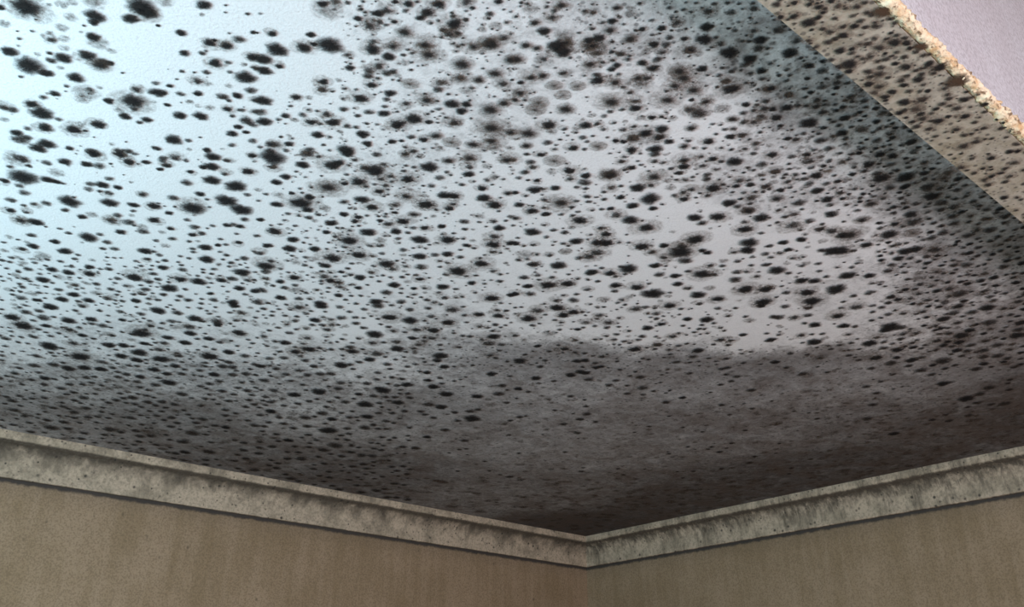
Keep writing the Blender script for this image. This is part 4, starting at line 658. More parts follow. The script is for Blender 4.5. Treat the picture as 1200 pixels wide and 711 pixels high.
1242,1213,7.8 1244,394,7.8d 887,1666,7.8 1044,1293,7.8 901,1419,7.8 1097,1580,7.8 608,553,7.8d 1039,1993,7.8f 1015,510,7.8d 518,1414,7.8 1588,665,7.8f
1362,1457,7.8 1555,614,7.8 129,970,7.8f 575,892,7.8 1465,2169,7.8 1750,668,7.8 2068,1829,7.8f 1690,1636,7.8f 1934,1395,7.8f 1497,1977,7.7f 1383,984,7.7
1897,1789,7.7f 528,618,7.7 186,1438,7.7d 1904,1717,7.7f 1401,1017,7.7 1309,1250,7.7 1442,2015,7.7f 480,2689,7.7 1929,715,7.7 484,1639,7.7f 1643,682,7.7
1069,921,7.7 1070,574,7.7q 276,977,7.7 293,962,7.7d 327,866,7.7q 152,1085,7.7d 261,1159,7.7 271,1151,7.7 580,880,7.7 357,1911,7.7 1646,471,7.7
1607,538,7.7d 1821,932,7.7f 1002,1431,7.7 909,798,7.7d 924,679,7.7q 438,1441,7.7 1461,1348,7.7f 851,1613,7.7 396,1776,7.7f 1087,1540,7.7f
2348,1140,7.7f 1203,798,7.7 695,476,7.7q 1442,1266,7.7 355,1074,7.7d 942,1418,7.7 1402,464,7.7f 2075,1694,7.7f 686,1900,7.7f 1730,921,7.7
2464,1089,7.7f 1535,839,7.7 1186,811,7.7 2474,1193,7.7f 1394,961,7.7 1569,452,7.7d 604,2096,7.7 444,2517,7.7f 709,1882,7.7 1559,1645,7.7f 1573,657,7.7d
231,867,7.7d 859,601,7.7q 238,1603,7.7f 1061,449,7.7 298,1117,7.7d 681,782,7.7f 749,722,7.7d 412,847,7.7d 2323,970,7.7f 1284,717,7.7f 1326,680,7.7
1411,605,7.7f 519,862,7.7q 730,1574,7.7 1164,561,7.7 1005,863,7.7q 765,394,7.7 1159,2019,7.7f 531,1371,7.7 847,1328,7.7 1065,1761,7.7f 1624,1052,7.7
1626,741,7.7 336,1871,7.7 414,2029,7.6 692,1528,7.6 696,2380,7.6 2154,1490,7.6 1820,957,7.6 443,843,7.6q 300,1567,7.6 932,1176,7.6q 1143,415,7.6q
1506,603,7.6 627,1740,7.6 781,861,7.6q 1325,1147,7.6 582,1318,7.6 795,2058,7.6 1806,561,7.6 220,1632,7.6 2133,1142,7.6f 937,543,7.6 1311,704,7.6
455,796,7.6d 395,708,7.6 395,1905,7.6 1271,1284,7.6q 446,1615,7.6 1524,749,7.6 873,502,7.6q 1712,2224,7.6 750,2641,7.6 1400,1236,7.6 413,1456,7.6
544,881,7.6d 726,1948,7.6 850,1838,7.6 893,1752,7.6f 1667,620,7.6d 1581,619,7.6 394,1010,7.6 1679,537,7.6f 707,2433,7.6f 1793,2347,7.6f 868,1842,7.6f
1511,1012,7.6 795,490,7.6d 146,918,7.6d 842,1917,7.6f 2298,1098,7.6f 2383,2469,7.6f 1242,722,7.6 575,847,7.6d 1846,744,7.6 1771,539,7.6 1876,2479,7.6f
1573,436,7.6 2283,937,7.6f 605,513,7.6d 490,2297,7.6f 300,1161,7.6d 1599,1930,7.6f 1587,640,7.6 608,1473,7.6 2549,1532,7.6 1809,610,7.6d 905,883,7.5f
2733,1145,7.5f 458,2399,7.5 741,695,7.5 2255,1054,7.5f 717,1820,7.5 424,1428,7.5 513,1350,7.5 728,1388,7.5f 801,1409,7.5 655,2668,7.5 941,927,7.5q
705,585,7.5q 618,1138,7.5q 382,1883,7.5f 608,2458,7.5f 452,1145,7.5 1551,1253,7.5f 1694,852,7.5 838,1374,7.5f 790,591,7.5q 2700,1253,7.5f 1430,385,7.5q
365,1627,7.5f 2115,1570,7.5f 622,1570,7.5 286,1816,7.5f 740,2320,7.5f 957,1627,7.5f 732,2441,7.5 415,683,7.5q 1187,1990,7.5 660,590,7.5 1590,719,7.5
859,1031,7.5 1842,2164,7.5 833,1902,7.5 727,1684,7.5 1343,432,7.5d 460,1886,7.5 2563,804,7.5f 1330,614,7.5 1523,445,7.5 214,1591,7.5f 699,413,7.5
385,1764,7.5 747,1145,7.5f 1678,1478,7.5f 1130,787,7.5d 2409,1302,7.5f 1373,627,7.5f 329,2055,7.5 643,1524,7.5f 1591,425,7.5f 975,443,7.4q 1289,962,7.4
828,2691,7.4 1042,393,7.4q 1959,674,7.4 341,1470,7.4 720,687,7.4f 568,1590,7.4 418,897,7.4q 1944,1064,7.4f 1368,889,7.4 2072,624,7.4 417,787,7.4d
762,1555,7.4 958,2317,7.4 698,1271,7.4d 292,1257,7.4d 1867,619,7.4d 365,993,7.4d 57,964,7.4d 560,2074,7.4f 1060,384,7.4 1635,520,7.4 965,393,7.4
1060,996,7.4q 653,1187,7.4 900,2314,7.4 442,759,7.4 1206,700,7.4 485,2583,7.4 1121,397,7.4q 1077,1292,7.4 1893,1920,7.4f 962,1871,7.4 653,935,7.4
907,712,7.4 2131,2075,7.4f 712,1511,7.4 951,389,7.4f 2215,709,7.4 1036,1552,7.4f 697,1143,7.4 199,1131,7.4f 377,975,7.4 335,714,7.4d 591,2290,7.4f
486,1326,7.4d 1072,486,7.4 1184,542,7.4q 731,743,7.4q 1842,1524,7.4f 664,1308,7.4f 2109,638,7.4d 1369,2110,7.4f 1126,404,7.4 1558,1037,7.4f
395,1866,7.4f 1649,633,7.4d 1105,531,7.4 344,2149,7.4 117,901,7.4f 344,701,7.4 458,602,7.4 1854,600,7.4 2331,1796,7.4 1365,664,7.4q 1313,379,7.3
2229,1022,7.3f 2062,1297,7.3f 1046,1354,7.3 884,980,7.3q 1773,773,7.3 2552,889,7.3f 510,1294,7.3d 394,883,7.3d 1136,1715,7.3 789,2423,7.3 732,2140,7.3f
1053,597,7.3q 2555,1647,7.3f 1056,567,7.3 2584,1139,7.3f 416,928,7.3f 156,1352,7.3d 116,1189,7.3f 1124,865,7.3q 1182,518,7.3q 804,584,7.3f
1431,1294,7.3f 656,1892,7.3 1494,421,7.3 1271,394,7.3q 720,2613,7.3 1862,642,7.3f 883,524,7.3 1024,1390,7.3f 875,1289,7.3q 1171,1013,7.3 441,1659,7.3
1747,609,7.3 2383,1532,7.3f 1532,422,7.3 707,1103,7.3 402,928,7.3d 1656,507,7.3d 1014,1558,7.3 716,652,7.3f 655,545,7.3d 590,1932,7.3 593,1602,7.3
381,1279,7.3d 250,1799,7.3 652,1269,7.3q 2057,2102,7.3f 1499,537,7.3d 418,910,7.3 248,898,7.3d 207,1534,7.3f 1445,1181,7.3 658,1771,7.3 1288,1025,7.3
442,887,7.3 1979,1527,7.3f 1395,1001,7.3 1007,389,7.2 743,2498,7.2f 2040,593,7.2 1162,487,7.2q 764,2577,7.2 522,1252,7.2 1167,1471,7.2 732,2562,7.2
866,513,7.2 534,1983,7.2 2126,941,7.2f 427,2045,7.2 1199,1858,7.2 1111,492,7.2d 1384,647,7.2 2143,1085,7.2f 2704,1141,7.2f 1541,1087,7.2 303,1998,7.2
2263,937,7.2f 2531,1265,7.2f 320,1422,7.2 1897,1447,7.2 1065,644,7.2q 1485,1031,7.2 1845,557,7.2 227,1065,7.2f 422,1733,7.2 662,1587,7.2 279,1454,7.2
987,1560,7.2 741,1517,7.2f 1157,685,7.2 272,1769,7.2 1417,900,7.2 792,1466,7.2 336,966,7.2d 1076,511,7.2o 1855,695,7.2f 2055,879,7.2f 241,1048,7.2
435,826,7.2q 1025,1500,7.2f 271,1681,7.2 1828,944,7.2f 1015,2380,7.2 1086,1053,7.2 961,1778,7.2 1880,729,7.2 478,1600,7.2f 525,2536,7.2 1002,379,7.2
491,667,7.2f 404,2411,7.2f 1340,2589,7.2 278,1940,7.2 1048,481,7.2f 1228,466,7.2f 1215,1344,7.2 1178,1195,7.2 1157,1364,7.2 1019,1208,7.2 849,700,7.2d
369,1119,7.2d 737,796,7.2 2365,1223,7.2f 666,857,7.1 1792,1409,7.1 854,500,7.1d 773,1003,7.1 1454,557,7.1 1478,985,7.1f 459,1121,7.1f 1436,1114,7.1
1788,2153,7.1 561,1568,7.1 562,2254,7.1 975,632,7.1q 1267,1293,7.1f 656,1821,7.1f 706,1056,7.1 1198,1579,7.1 1428,1597,7.1f 684,1509,7.1 391,2249,7.1f
1590,543,7.1d 1078,1408,7.1 1257,2687,7.1 866,1617,7.1q 899,1189,7.1 956,1297,7.1q 376,1716,7.1 1163,407,7.1 468,1963,7.1 2555,1310,7.1f 2668,974,7.1f
486,808,7.1 2616,869,7.1f 728,1325,7.1 417,1845,7.1 2035,1514,7.1f 723,1599,7.1 862,667,7.1 1535,1358,7.1f 1621,435,7.1 475,1243,7.1 1610,1749,7.1f
2512,813,7.1f 350,767,7.1d 1056,1445,7.1 740,1521,7.1 485,1841,7.1 1740,498,7.1 2682,1847,7.1f 1701,877,7.1 1282,1352,7.1f 1343,478,7.1 944,400,7.1
1953,1513,7.1f 739,1306,7.1f 2236,1800,7.0f 1255,1282,7.0f 944,880,7.0q 1917,2155,7.0f 1117,476,7.0 425,1986,7.0 621,1103,7.0d 793,953,7.0 1867,574,7.0
446,2024,7.0 652,1074,7.0d 1995,620,7.0f 608,2272,7.0 535,1177,7.0q 1005,1505,7.0 516,2452,7.0f 776,1539,7.0 833,424,7.0q 2094,889,7.0f 2611,1071,7.0f
412,1280,7.0 1970,1436,7.0 2731,1148,7.0f 595,882,7.0f 1527,1140,7.0f 659,482,7.0d 958,1735,7.0f 1358,1085,7.0 1761,1392,7.0f 1068,546,7.0 826,699,7.0
2240,951,7.0f 1516,883,7.0f 1068,586,7.0f 455,1927,7.0 725,764,7.0d 1517,556,7.0 1078,989,7.0 2310,1262,7.0f 848,464,7.0d 2231,1359,7.0 512,1528,7.0
804,923,7.0 920,1897,7.0f 851,459,7.0d 790,1367,7.0 562,2479,7.0 2537,1031,7.0f 373,1917,7.0 424,1503,7.0f 1128,449,7.0q 1137,1166,7.0 998,614,7.0
420,1851,6.9f 1732,682,6.9d 923,1087,6.9 826,2202,6.9f 659,2170,6.9 1706,2121,6.9f 1391,1471,6.9f 512,559,6.9q 1341,1145,6.9 568,1822,6.9
1051,1892,6.9f 1983,696,6.9q 565,1124,6.9 990,1809,6.9 732,1498,6.9 600,524,6.9q 527,1153,6.9 1212,1400,6.9 642,2306,6.9f 2109,686,6.9f 543,545,6.9q
204,1200,6.9d 794,1215,6.9 295,934,6.9f 582,683,6.9 2064,1274,6.9f 1198,1106,6.9 644,550,6.9q 1926,602,6.9d 855,1514,6.9f 466,1855,6.9f 1089,953,6.9
565,877,6.9q 206,1428,6.9 1650,1104,6.9f 243,977,6.9 905,397,6.9 1554,943,6.9 1399,598,6.9d 1297,422,6.9 433,657,6.9d 1819,2024,6.9f 1918,1095,6.9f
2253,1756,6.9 1560,518,6.9f 945,442,6.9 283,938,6.9 1212,541,6.9 1334,1543,6.9 1342,1121,6.9 711,1673,6.9 976,1044,6.9 2063,658,6.9d 2115,624,6.9
580,2469,6.9 1687,519,6.9 1741,1596,6.9f 376,1038,6.9 760,1644,6.9 1483,642,6.9f 1220,1133,6.9 843,711,6.9q 887,1512,6.9 530,1456,6.9f 598,1586,6.9f
630,1405,6.9 635,1293,6.9 2050,1721,6.9f 2006,1166,6.9 2001,1224,6.8f 860,837,6.8 784,1194,6.8f 713,552,6.8 2094,2474,6.8f 1628,1707,6.8f 1263,485,6.8d
2089,1486,6.8f 980,587,6.8q 898,2683,6.8 839,2560,6.8 745,2584,6.8f 758,1678,6.8 678,429,6.8 1869,1112,6.8f 327,2140,6.8 1704,497,6.8f 1290,1261,6.8
765,1796,6.8 469,760,6.8f 1512,479,6.8 1195,487,6.8q 2243,874,6.8f 709,1720,6.8 298,1822,6.8 397,1347,6.8f 2543,1914,6.8f 1246,497,6.8d 1430,1186,6.8
1225,406,6.8 1019,385,6.8q 1560,2376,6.8 868,1539,6.8f 961,506,6.8d 711,953,6.8 284,914,6.8 716,1165,6.8 1597,860,6.8 1458,1129,6.8 362,1825,6.8
1548,1568,6.8f 661,1843,6.8f 403,1325,6.8d 1629,463,6.8 461,756,6.8 488,1669,6.8f 1045,947,6.8 623,2651,6.8 1057,554,6.8q 693,1391,6.8 1520,920,6.8
341,1979,6.8 676,1577,6.8f 517,1114,6.8 868,807,6.8 320,1575,6.8 1689,2525,6.8 1383,396,6.8f 409,649,6.8d 667,571,6.8d 1450,587,6.8 2383,1906,6.8f
2076,1003,6.8f 1774,679,6.7d 1088,1286,6.7f 1241,763,6.7 1409,2426,6.7 967,485,6.7 881,786,6.7 1355,383,6.7q 316,1960,6.7 1635,586,6.7 835,1751,6.7f
230,1610,6.7 736,1548,6.7 1231,477,6.7 817,1858,6.7f 359,1143,6.7d 1255,1404,6.7f 2268,1746,6.7f 1152,443,6.7 752,1102,6.7q 696,1231,6.7 666,561,6.7d
1530,1468,6.7 1975,892,6.7f 1013,1227,6.7f 2122,840,6.7f 1438,1067,6.7 1700,1069,6.7f 1459,470,6.7d 1177,414,6.7q 1345,406,6.7 293,1834,6.7f
1828,536,6.7d 322,1166,6.7d 687,537,6.7d 516,1715,6.7 1446,2181,6.7 146,1190,6.7 917,1261,6.7 375,2155,6.7f 1126,1996,6.7f 2135,1112,6.7f 549,1998,6.7
709,1005,6.7f 1019,404,6.7d 2311,1423,6.7 1217,638,6.7q 488,886,6.7 2690,1182,6.7f 209,1393,6.7 1286,381,6.7 1795,1295,6.7f 2340,750,6.7f 1261,1103,6.7
912,1024,6.7 478,892,6.7 1559,439,6.7f 710,1951,6.7 1365,1312,6.7 1614,648,6.7d 1479,1252,6.7 763,864,6.7d 341,1526,6.7f 1031,630,6.7 1475,594,6.7
1696,660,6.7d 833,1323,6.7q 563,1681,6.6 959,691,6.6 316,1541,6.6 517,1917,6.6 1357,1012,6.6 2753,1035,6.6f 926,2116,6.6f 2408,764,6.6f 483,2374,6.6f
1243,989,6.6f 1726,1222,6.6 468,1405,6.6 817,1479,6.6 1231,967,6.6f 808,1191,6.6 1276,537,6.6d 600,2333,6.6 677,2533,6.6 1292,544,6.6 585,971,6.6
1112,516,6.6d 977,471,6.6f 1365,560,6.6 808,1025,6.6f 755,1039,6.6q 557,810,6.6d 774,1860,6.6 1181,489,6.6q 838,784,6.6 728,481,6.6f 1144,531,6.6
538,1873,6.6 1639,1280,6.6 1036,501,6.6f 941,975,6.6 691,509,6.6 1708,479,6.6d 1009,1295,6.6 652,1057,6.6q 1989,1039,6.6f 903,1262,6.6 1171,381,6.6q
621,1265,6.6 1250,424,6.6 180,954,6.6f 1174,1027,6.6 1388,397,6.6 1155,394,6.6f 1740,721,6.6f 2372,798,6.6f 1834,730,6.6 1006,626,6.6d 600,981,6.6
1887,1256,6.6f 1520,458,6.6f 1240,703,6.6 1622,1209,6.6f 780,601,6.6d 688,1490,6.6 1860,895,6.6f 1232,1702,6.6f 1369,495,6.6d 687,901,6.6 988,638,6.6
656,893,6.6q 1177,755,6.6 1285,782,6.6 1207,387,6.6f 1277,1153,6.6 681,2314,6.6f 577,1865,6.5 464,1377,6.5 2366,858,6.5f 1072,1526,6.5 827,402,6.5q
1790,596,6.5f 411,1421,6.5 520,1584,6.5 928,441,6.5 1691,929,6.5 542,1379,6.5f 1255,783,6.5 766,818,6.5d 376,2122,6.5f 1507,882,6.5f 458,1367,6.5
1037,559,6.5 733,452,6.5 1778,1928,6.5f 610,472,6.5q 824,469,6.5q 934,668,6.5 716,1116,6.5q 1981,828,6.5f 2309,881,6.5f 1526,459,6.5d 1456,1105,6.5f
700,1253,6.5 1206,427,6.5 1463,482,6.5 1388,922,6.5 1668,1747,6.5f 232,1628,6.5 471,932,6.5q 1524,583,6.5f 412,728,6.5 671,1558,6.5 800,781,6.5
351,955,6.5 361,2006,6.5 798,389,6.5 593,1538,6.5f 889,483,6.5d 1313,1124,6.5f 656,560,6.5q 740,830,6.5 891,1873,6.5 2485,777,6.5f 453,1777,6.5
387,1080,6.5 1368,550,6.5 387,1636,6.5f 659,1480,6.5 578,519,6.5q 550,778,6.5 853,1571,6.5 1105,1161,6.5 1023,453,6.5 1042,780,6.5f 1570,522,6.5
685,1154,6.5 1771,570,6.5f 1263,506,6.5 1641,624,6.5f 1666,666,6.5 592,954,6.5 1016,1754,6.5 895,967,6.5 2231,1042,6.5f 2693,1629,6.4f 1830,1566,6.4
678,486,6.4 1529,1129,6.4 495,1315,6.4 668,1480,6.4f 1578,1258,6.4 344,1665,6.4f 598,1953,6.4 1401,431,6.4 889,1541,6.4 335,1311,6.4 894,516,6.4
990,1415,6.4 930,929,6.4 836,1818,6.4 400,1114,6.4 954,404,6.4q 1429,401,6.4 1157,1066,6.4f 1151,541,6.4f 766,496,6.4q 475,657,6.4 1336,1790,6.4f
1263,1903,6.4f 414,1490,6.4 511,797,6.4 314,796,6.4d 694,885,6.4q 443,1346,6.4 292,986,6.4f 1769,603,6.4 1568,1087,6.4 790,1029,6.4q 1503,1660,6.4
279,1745,6.4 258,1593,6.4f 1020,1534,6.4 400,1381,6.4 856,1066,6.4q 1655,809,6.4 1588,904,6.4f 1343,464,6.4f 718,1270,6.4 1216,743,6.4 480,1304,6.4
861,1537,6.4 1363,909,6.4f 500,624,6.4f 1730,1100,6.4f 1075,383,6.4d 380,692,6.4q 895,662,6.4 882,1419,6.4 1625,1714,6.4f 2164,1166,6.4f 407,873,6.4f
1242,1437,6.4f 1305,587,6.4q 748,645,6.4q 1695,569,6.4 1050,523,6.4 1158,428,6.4 605,912,6.4 422,1589,6.4 142,1103,6.4 893,932,6.3 1168,1058,6.3
1202,1540,6.3 1013,496,6.3 152,1305,6.3 925,628,6.3 494,1811,6.3 914,935,6.3q 957,1240,6.3 1420,440,6.3 835,1533,6.3f 800,749,6.3q 515,596,6.3q
1756,1979,6.3f 943,1573,6.3 1304,2549,6.3 1207,407,6.3f 1490,1279,6.3 1158,931,6.3q 1521,577,6.3f 1157,503,6.3q 766,1075,6.3q 1397,1038,6.3q
567,935,6.3 1023,1355,6.3 1877,741,6.3 557,714,6.3q 1534,527,6.3 1520,1354,6.3f 1266,1379,6.3 569,524,6.3q 1541,1224,6.3 1295,841,6.3f 518,1391,6.3f
921,1011,6.3 2423,1633,6.3f 1259,660,6.3f 1273,771,6.3q 875,1825,6.3f 2304,1176,6.3f 525,1454,6.3f 708,1075,6.3 1940,559,6.3 1262,1214,6.3 926,1556,6.3
2210,924,6.3f 1248,481,6.3 962,734,6.3q 571,1146,6.3f 1002,1178,6.3 1156,379,6.3 1054,497,6.3 763,1233,6.3 378,707,6.3d 1156,1166,6.3 703,801,6.3h
1772,1531,6.3f 1064,466,6.3 762,1730,6.3 2255,1281,6.3f 1906,541,6.3 717,1842,6.3 1159,527,6.3q 1271,1181,6.3 1072,475,6.3 867,490,6.3q 300,1805,6.3f
1625,476,6.3 1646,548,6.3 2672,2222,6.3f 1503,733,6.3 1180,426,6.3f 317,921,6.2f 1909,612,6.2 1809,1623,6.2f 766,1367,6.2 917,433,6.2 1495,514,6.2
994,506,6.2f 1547,908,6.2 490,599,6.2 1382,592,6.2d 878,854,6.2 455,781,6.2q 554,1547,6.2 711,1410,6.2 925,2351,6.2 855,387,6.2d 1706,556,6.2f
739,1303,6.2q 1236,515,6.2f 644,1320,6.2f 2652,1383,6.2f 1464,1528,6.2f 1483,1542,6.2f 550,1017,6.2d 745,1655,6.2f 250,1631,6.2f 709,777,6.2
816,1765,6.2f 635,966,6.2f 555,1180,6.2 530,970,6.2q 173,1286,6.2 857,1050,6.2q 451,1270,6.2 304,1804,6.2 898,2655,6.2f 1208,1154,6.2 280,1151,6.2
955,559,6.2 1363,474,6.2d 1455,414,6.2 2465,932,6.2f 928,1207,6.2 1580,1001,6.2 1583,515,6.2d 820,674,6.2 1229,497,6.2q 1348,559,6.2d 862,1400,6.2
289,1699,6.2f 764,1344,6.2 778,1332,6.2 1859,933,6.2f 1167,2248,6.2f 949,550,6.2f 649,1838,6.2f 1419,1028,6.2f 2054,811,6.2f 1013,853,6.2 422,1637,6.2
853,1260,6.2 441,999,6.2 2524,1840,6.2f 665,1467,6.2f 1384,438,6.2 1139,1505,6.2 932,380,6.2f 1192,1024,6.2 1281,1175,6.1q 1090,556,6.1f 2730,1250,6.1f
1250,381,6.1 922,380,6.1f 1637,1006,6.1f 779,488,6.1 1089,1342,6.1 1216,930,6.1 1548,639,6.1 883,1222,6.1 2072,1263,6.1 468,1439,6.1 596,537,6.1q
874,1962,6.1f 485,578,6.1d 1809,764,6.1d 1915,981,6.1f 1333,723,6.1q 705,1222,6.1f 686,1703,6.1 868,2059,6.1 1487,649,6.1 1324,477,6.1 977,460,6.1d
358,1625,6.1f 626,616,6.1 1629,641,6.1f 254,1660,6.1 1193,502,6.1 403,1589,6.1 1315,516,6.1 785,473,6.1 1486,2000,6.1f 2083,1438,6.1f 266,1602,6.1
1214,1768,6.1f 1409,1131,6.1 1390,1138,6.1 910,1616,6.1 670,1293,6.1 1279,456,6.1q 852,818,6.1 852,1225,6.1 1640,1936,6.1f 792,664,6.1d 2490,766,6.1f
1435,479,6.1f 1174,509,6.1d 862,864,6.1 714,1343,6.1 1658,1037,6.1f 1758,1170,6.1f 325,1069,6.1 782,670,6.1d 1302,2651,6.1f 1343,736,6.1q 1341,791,6.1
1772,953,6.1 1313,607,6.1f 1287,694,6.1f 871,1008,6.1q 1646,1299,6.1 972,500,6.1d 1559,683,6.1f 348,842,6.1d 656,1037,6.1d 395,2281,6.0f 1354,774,6.0
1310,999,6.0f 1794,727,6.0 1194,1176,6.0q 877,840,6.0 1450,452,6.0 1681,843,6.0f 823,1116,6.0 1441,385,6.0f 1572,491,6.0f 1387,573,6.0 647,1052,6.0q
864,1240,6.0f 570,2136,6.0 186,977,6.0d 373,1672,6.0f 2044,889,6.0 492,821,6.0 1095,1530,6.0 613,1008,6.0q 422,840,6.0q 695,1338,6.0 926,1136,6.0
1897,615,6.0f 1140,378,6.0f 900,809,6.0 1392,1572,6.0 1753,680,6.0 1332,1166,6.0 1082,457,6.0f 1861,1633,6.0f 442,1566,6.0 2601,1982,6.0f 764,1441,6.0
477,1520,6.0 331,2095,6.0 2404,1254,6.0f 432,1491,6.0 669,545,6.0 1424,967,6.0 2218,1347,6.0f 2520,1338,6.0f 1059,1285,6.0 956,533,6.0f 268,1710,6.0
771,1258,6.0 1279,1693,6.0f 297,1696,6.0f 378,997,6.0d 938,1344,6.0 1029,391,6.0q 689,1327,6.0 353,2091,6.0 1114,415,6.0f 1619,1152,6.0f 741,1456,6.0
724,694,6.0q 198,1409,6.0 868,479,6.0 991,1056,6.0 1153,1103,6.0 595,1409,6.0f 771,646,6.0 1105,682,6.0 1309,563,6.0q 484,1638,6.0f 1089,564,6.0f
1387,807,6.0 235,1533,6.0f 844,1582,6.0f 1543,538,6.0d 877,552,6.0 1747,835,5.9 381,2078,5.9f 1019,384,5.9f 1042,1006,5.9 1403,773,5.9f 2125,671,5.9f
1677,871,5.9 208,1611,5.9f 363,1550,5.9 1029,547,5.9 265,884,5.9 1532,571,5.9 1078,1267,5.9 582,484,5.9q 751,1253,5.9 955,418,5.9d 495,1467,5.9f
646,1620,5.9 1622,898,5.9 425,1925,5.9f 774,1176,5.9 988,443,5.9 508,1460,5.9 712,1282,5.9 881,1134,5.9 1841,1644,5.9f 779,2434,5.9 841,1566,5.9q
273,1854,5.9 770,755,5.9q 1293,1044,5.9f 279,1796,5.9f 893,1120,5.9 2435,1173,5.9f 286,1643,5.9 734,661,5.9 811,849,5.9 908,456,5.9 1274,699,5.9
955,428,5.9d 2048,1149,5.9 1018,1005,5.9 1096,936,5.9 1554,1010,5.9 870,1261,5.9 1518,1707,5.9f 1210,495,5.9 523,1435,5.9 1254,406,5.9 258,1073,5.9
2083,1212,5.9f 654,1798,5.9 1274,1028,5.9 1532,549,5.9 648,1294,5.9q 1322,391,5.9 545,798,5.9q 1566,534,5.9 1074,626,5.9f 830,1548,5.9 1628,722,5.9d
626,1337,5.9 862,1558,5.9 689,1463,5.9 239,1749,5.9 830,380,5.9f 172,1139,5.9 398,941,5.9 956,706,5.9 995,672,5.9 378,2031,5.8f 1637,611,5.8d
434,1680,5.8 413,2074,5.8f 838,1415,5.8 473,1124,5.8 1668,656,5.8f 1208,601,5.8 1283,427,5.8 1202,1561,5.8 502,1095,5.8d 2176,969,5.8f 2486,1018,5.8f
2222,678,5.8f 118,982,5.8 1238,1346,5.8f 609,1334,5.8 476,863,5.8 729,642,5.8 681,572,5.8q 1543,472,5.8 866,772,5.8 1233,1255,5.8 280,1576,5.8
281,1687,5.8 249,1701,5.8f 983,416,5.8 275,1287,5.8 1367,428,5.8 1782,527,5.8 1728,709,5.8 822,1137,5.8 962,423,5.8f 1614,1833,5.8f 820,1255,5.8
1458,525,5.8d 469,666,5.8q 461,2338,5.8 1151,511,5.8 730,1213,5.8 366,947,5.8 1486,562,5.8d 1573,560,5.8d 2300,1581,5.8f 728,630,5.8 831,1762,5.8
2408,866,5.8f 970,606,5.8q 1503,1359,5.8f 1693,810,5.8 737,617,5.8 1205,1627,5.8f 1260,738,5.8 594,1406,5.8 1119,1490,5.8f 1501,434,5.8q 335,1632,5.8f
778,1230,5.8 903,1048,5.7f 936,602,5.7 873,743,5.7 1049,476,5.7 466,656,5.7d 2585,1041,5.7f 1487,494,5.7 979,398,5.7 2243,1089,5.7f 586,989,5.7
2149,1806,5.7 1490,1948,5.7 1467,398,5.7 314,1666,5.7 1710,627,5.7 806,1642,5.7 1472,656,5.7 400,1477,5.7 809,1120,5.7 665,537,5.7q 1058,1512,5.7
272,1011,5.7d 672,927,5.7f 620,1945,5.7 420,1818,5.7 1501,646,5.7 811,1615,5.7 1292,1104,5.7 348,976,5.7 1864,1182,5.7f 863,549,5.7q 1897,1160,5.7
913,403,5.7d 2226,2066,5.7f 936,560,5.7 708,867,5.7 1377,633,5.7 666,465,5.7 2499,834,5.7f 715,392,5.7 339,1327,5.7f 1074,1635,5.7f 1166,591,5.7f
1416,1830,5.7f 881,607,5.7q 1305,1022,5.7f 1303,469,5.7 2043,1095,5.7f 896,389,5.7 355,925,5.7 1267,379,5.7f 2301,871,5.7f 1561,565,5.7f 453,1407,5.7
709,1184,5.7 649,601,5.7q 1765,1014,5.7f 619,1402,5.7f 601,1276,5.7 649,890,5.7 1088,453,5.7f 1147,1032,5.7f 444,1694,5.7f 1058,406,5.7 316,1522,5.7
2465,786,5.7f 1346,864,5.6f 722,1359,5.6 923,574,5.6 1248,995,5.6 1668,1486,5.6f 1380,1042,5.6 639,1941,5.6 430,1665,5.6 402,769,5.6q 1048,549,5.6
743,1300,5.6q 539,994,5.6 1982,1113,5.6f 968,617,5.6f 1384,516,5.6 744,1330,5.6q 721,1650,5.6 628,1193,5.6q 1440,496,5.6f 557,1805,5.6 1112,444,5.6f
260,990,5.6 997,554,5.6q 499,1346,5.6 544,1307,5.6 719,586,5.6 628,1703,5.6 310,1691,5.6 1435,480,5.6d 598,930,5.6 933,459,5.6f 2447,900,5.6f
1029,575,5.6f 811,1064,5.6 1163,1183,5.6f 828,471,5.6f 719,1617,5.6f 459,713,5.6q 357,1663,5.6 948,618,5.6 1884,1852,5.6f 897,430,5.6d 1069,457,5.6d
830,1272,5.6 580,1376,5.6 234,1701,5.6 542,1074,5.6q 640,455,5.6 420,1621,5.6 499,675,5.6q 1803,1794,5.6f 1731,863,5.6 1135,385,5.6 1025,492,5.6f
635,1892,5.6f 1469,385,5.6d 1007,604,5.6 1535,2244,5.6 602,1300,5.6f 1838,1154,5.6f 2209,1207,5.6f 1203,705,5.6 566,1840,5.6 1125,531,5.5 2186,861,5.5f
259,970,5.5d 309,1942,5.5 1540,1114,5.5 1097,408,5.5 854,685,5.5 1038,1176,5.5 1508,509,5.5f 1026,1772,5.5f 2076,976,5.5f 1462,578,5.5q 372,693,5.5q
984,488,5.5f 597,665,5.5d 1586,1099,5.5 874,661,5.5 1015,467,5.5f 827,867,5.5 113,971,5.5f 1126,1200,5.5 1204,442,5.5 205,1559,5.5 849,1276,5.5
1268,2190,5.5f 1070,408,5.5d 418,817,5.5f 1859,1218,5.5 343,1119,5.5 935,570,5.5f 528,954,5.5 1468,517,5.5q 703,2652,5.5f 826,456,5.5 1552,496,5.5
2194,1000,5.5f 2144,1120,5.5f 1389,1091,5.5f 634,1172,5.5 1692,675,5.5 1292,1030,5.5f 1443,972,5.5 1409,973,5.5f 1427,1003,5.5 324,1986,5.5 943,422,5.5
1213,470,5.5d 1374,539,5.5 1591,2607,5.5f 1525,1195,5.5f 859,967,5.5 825,790,5.5 484,981,5.5 904,614,5.5 535,1386,5.5 774,1466,5.4 720,1874,5.4
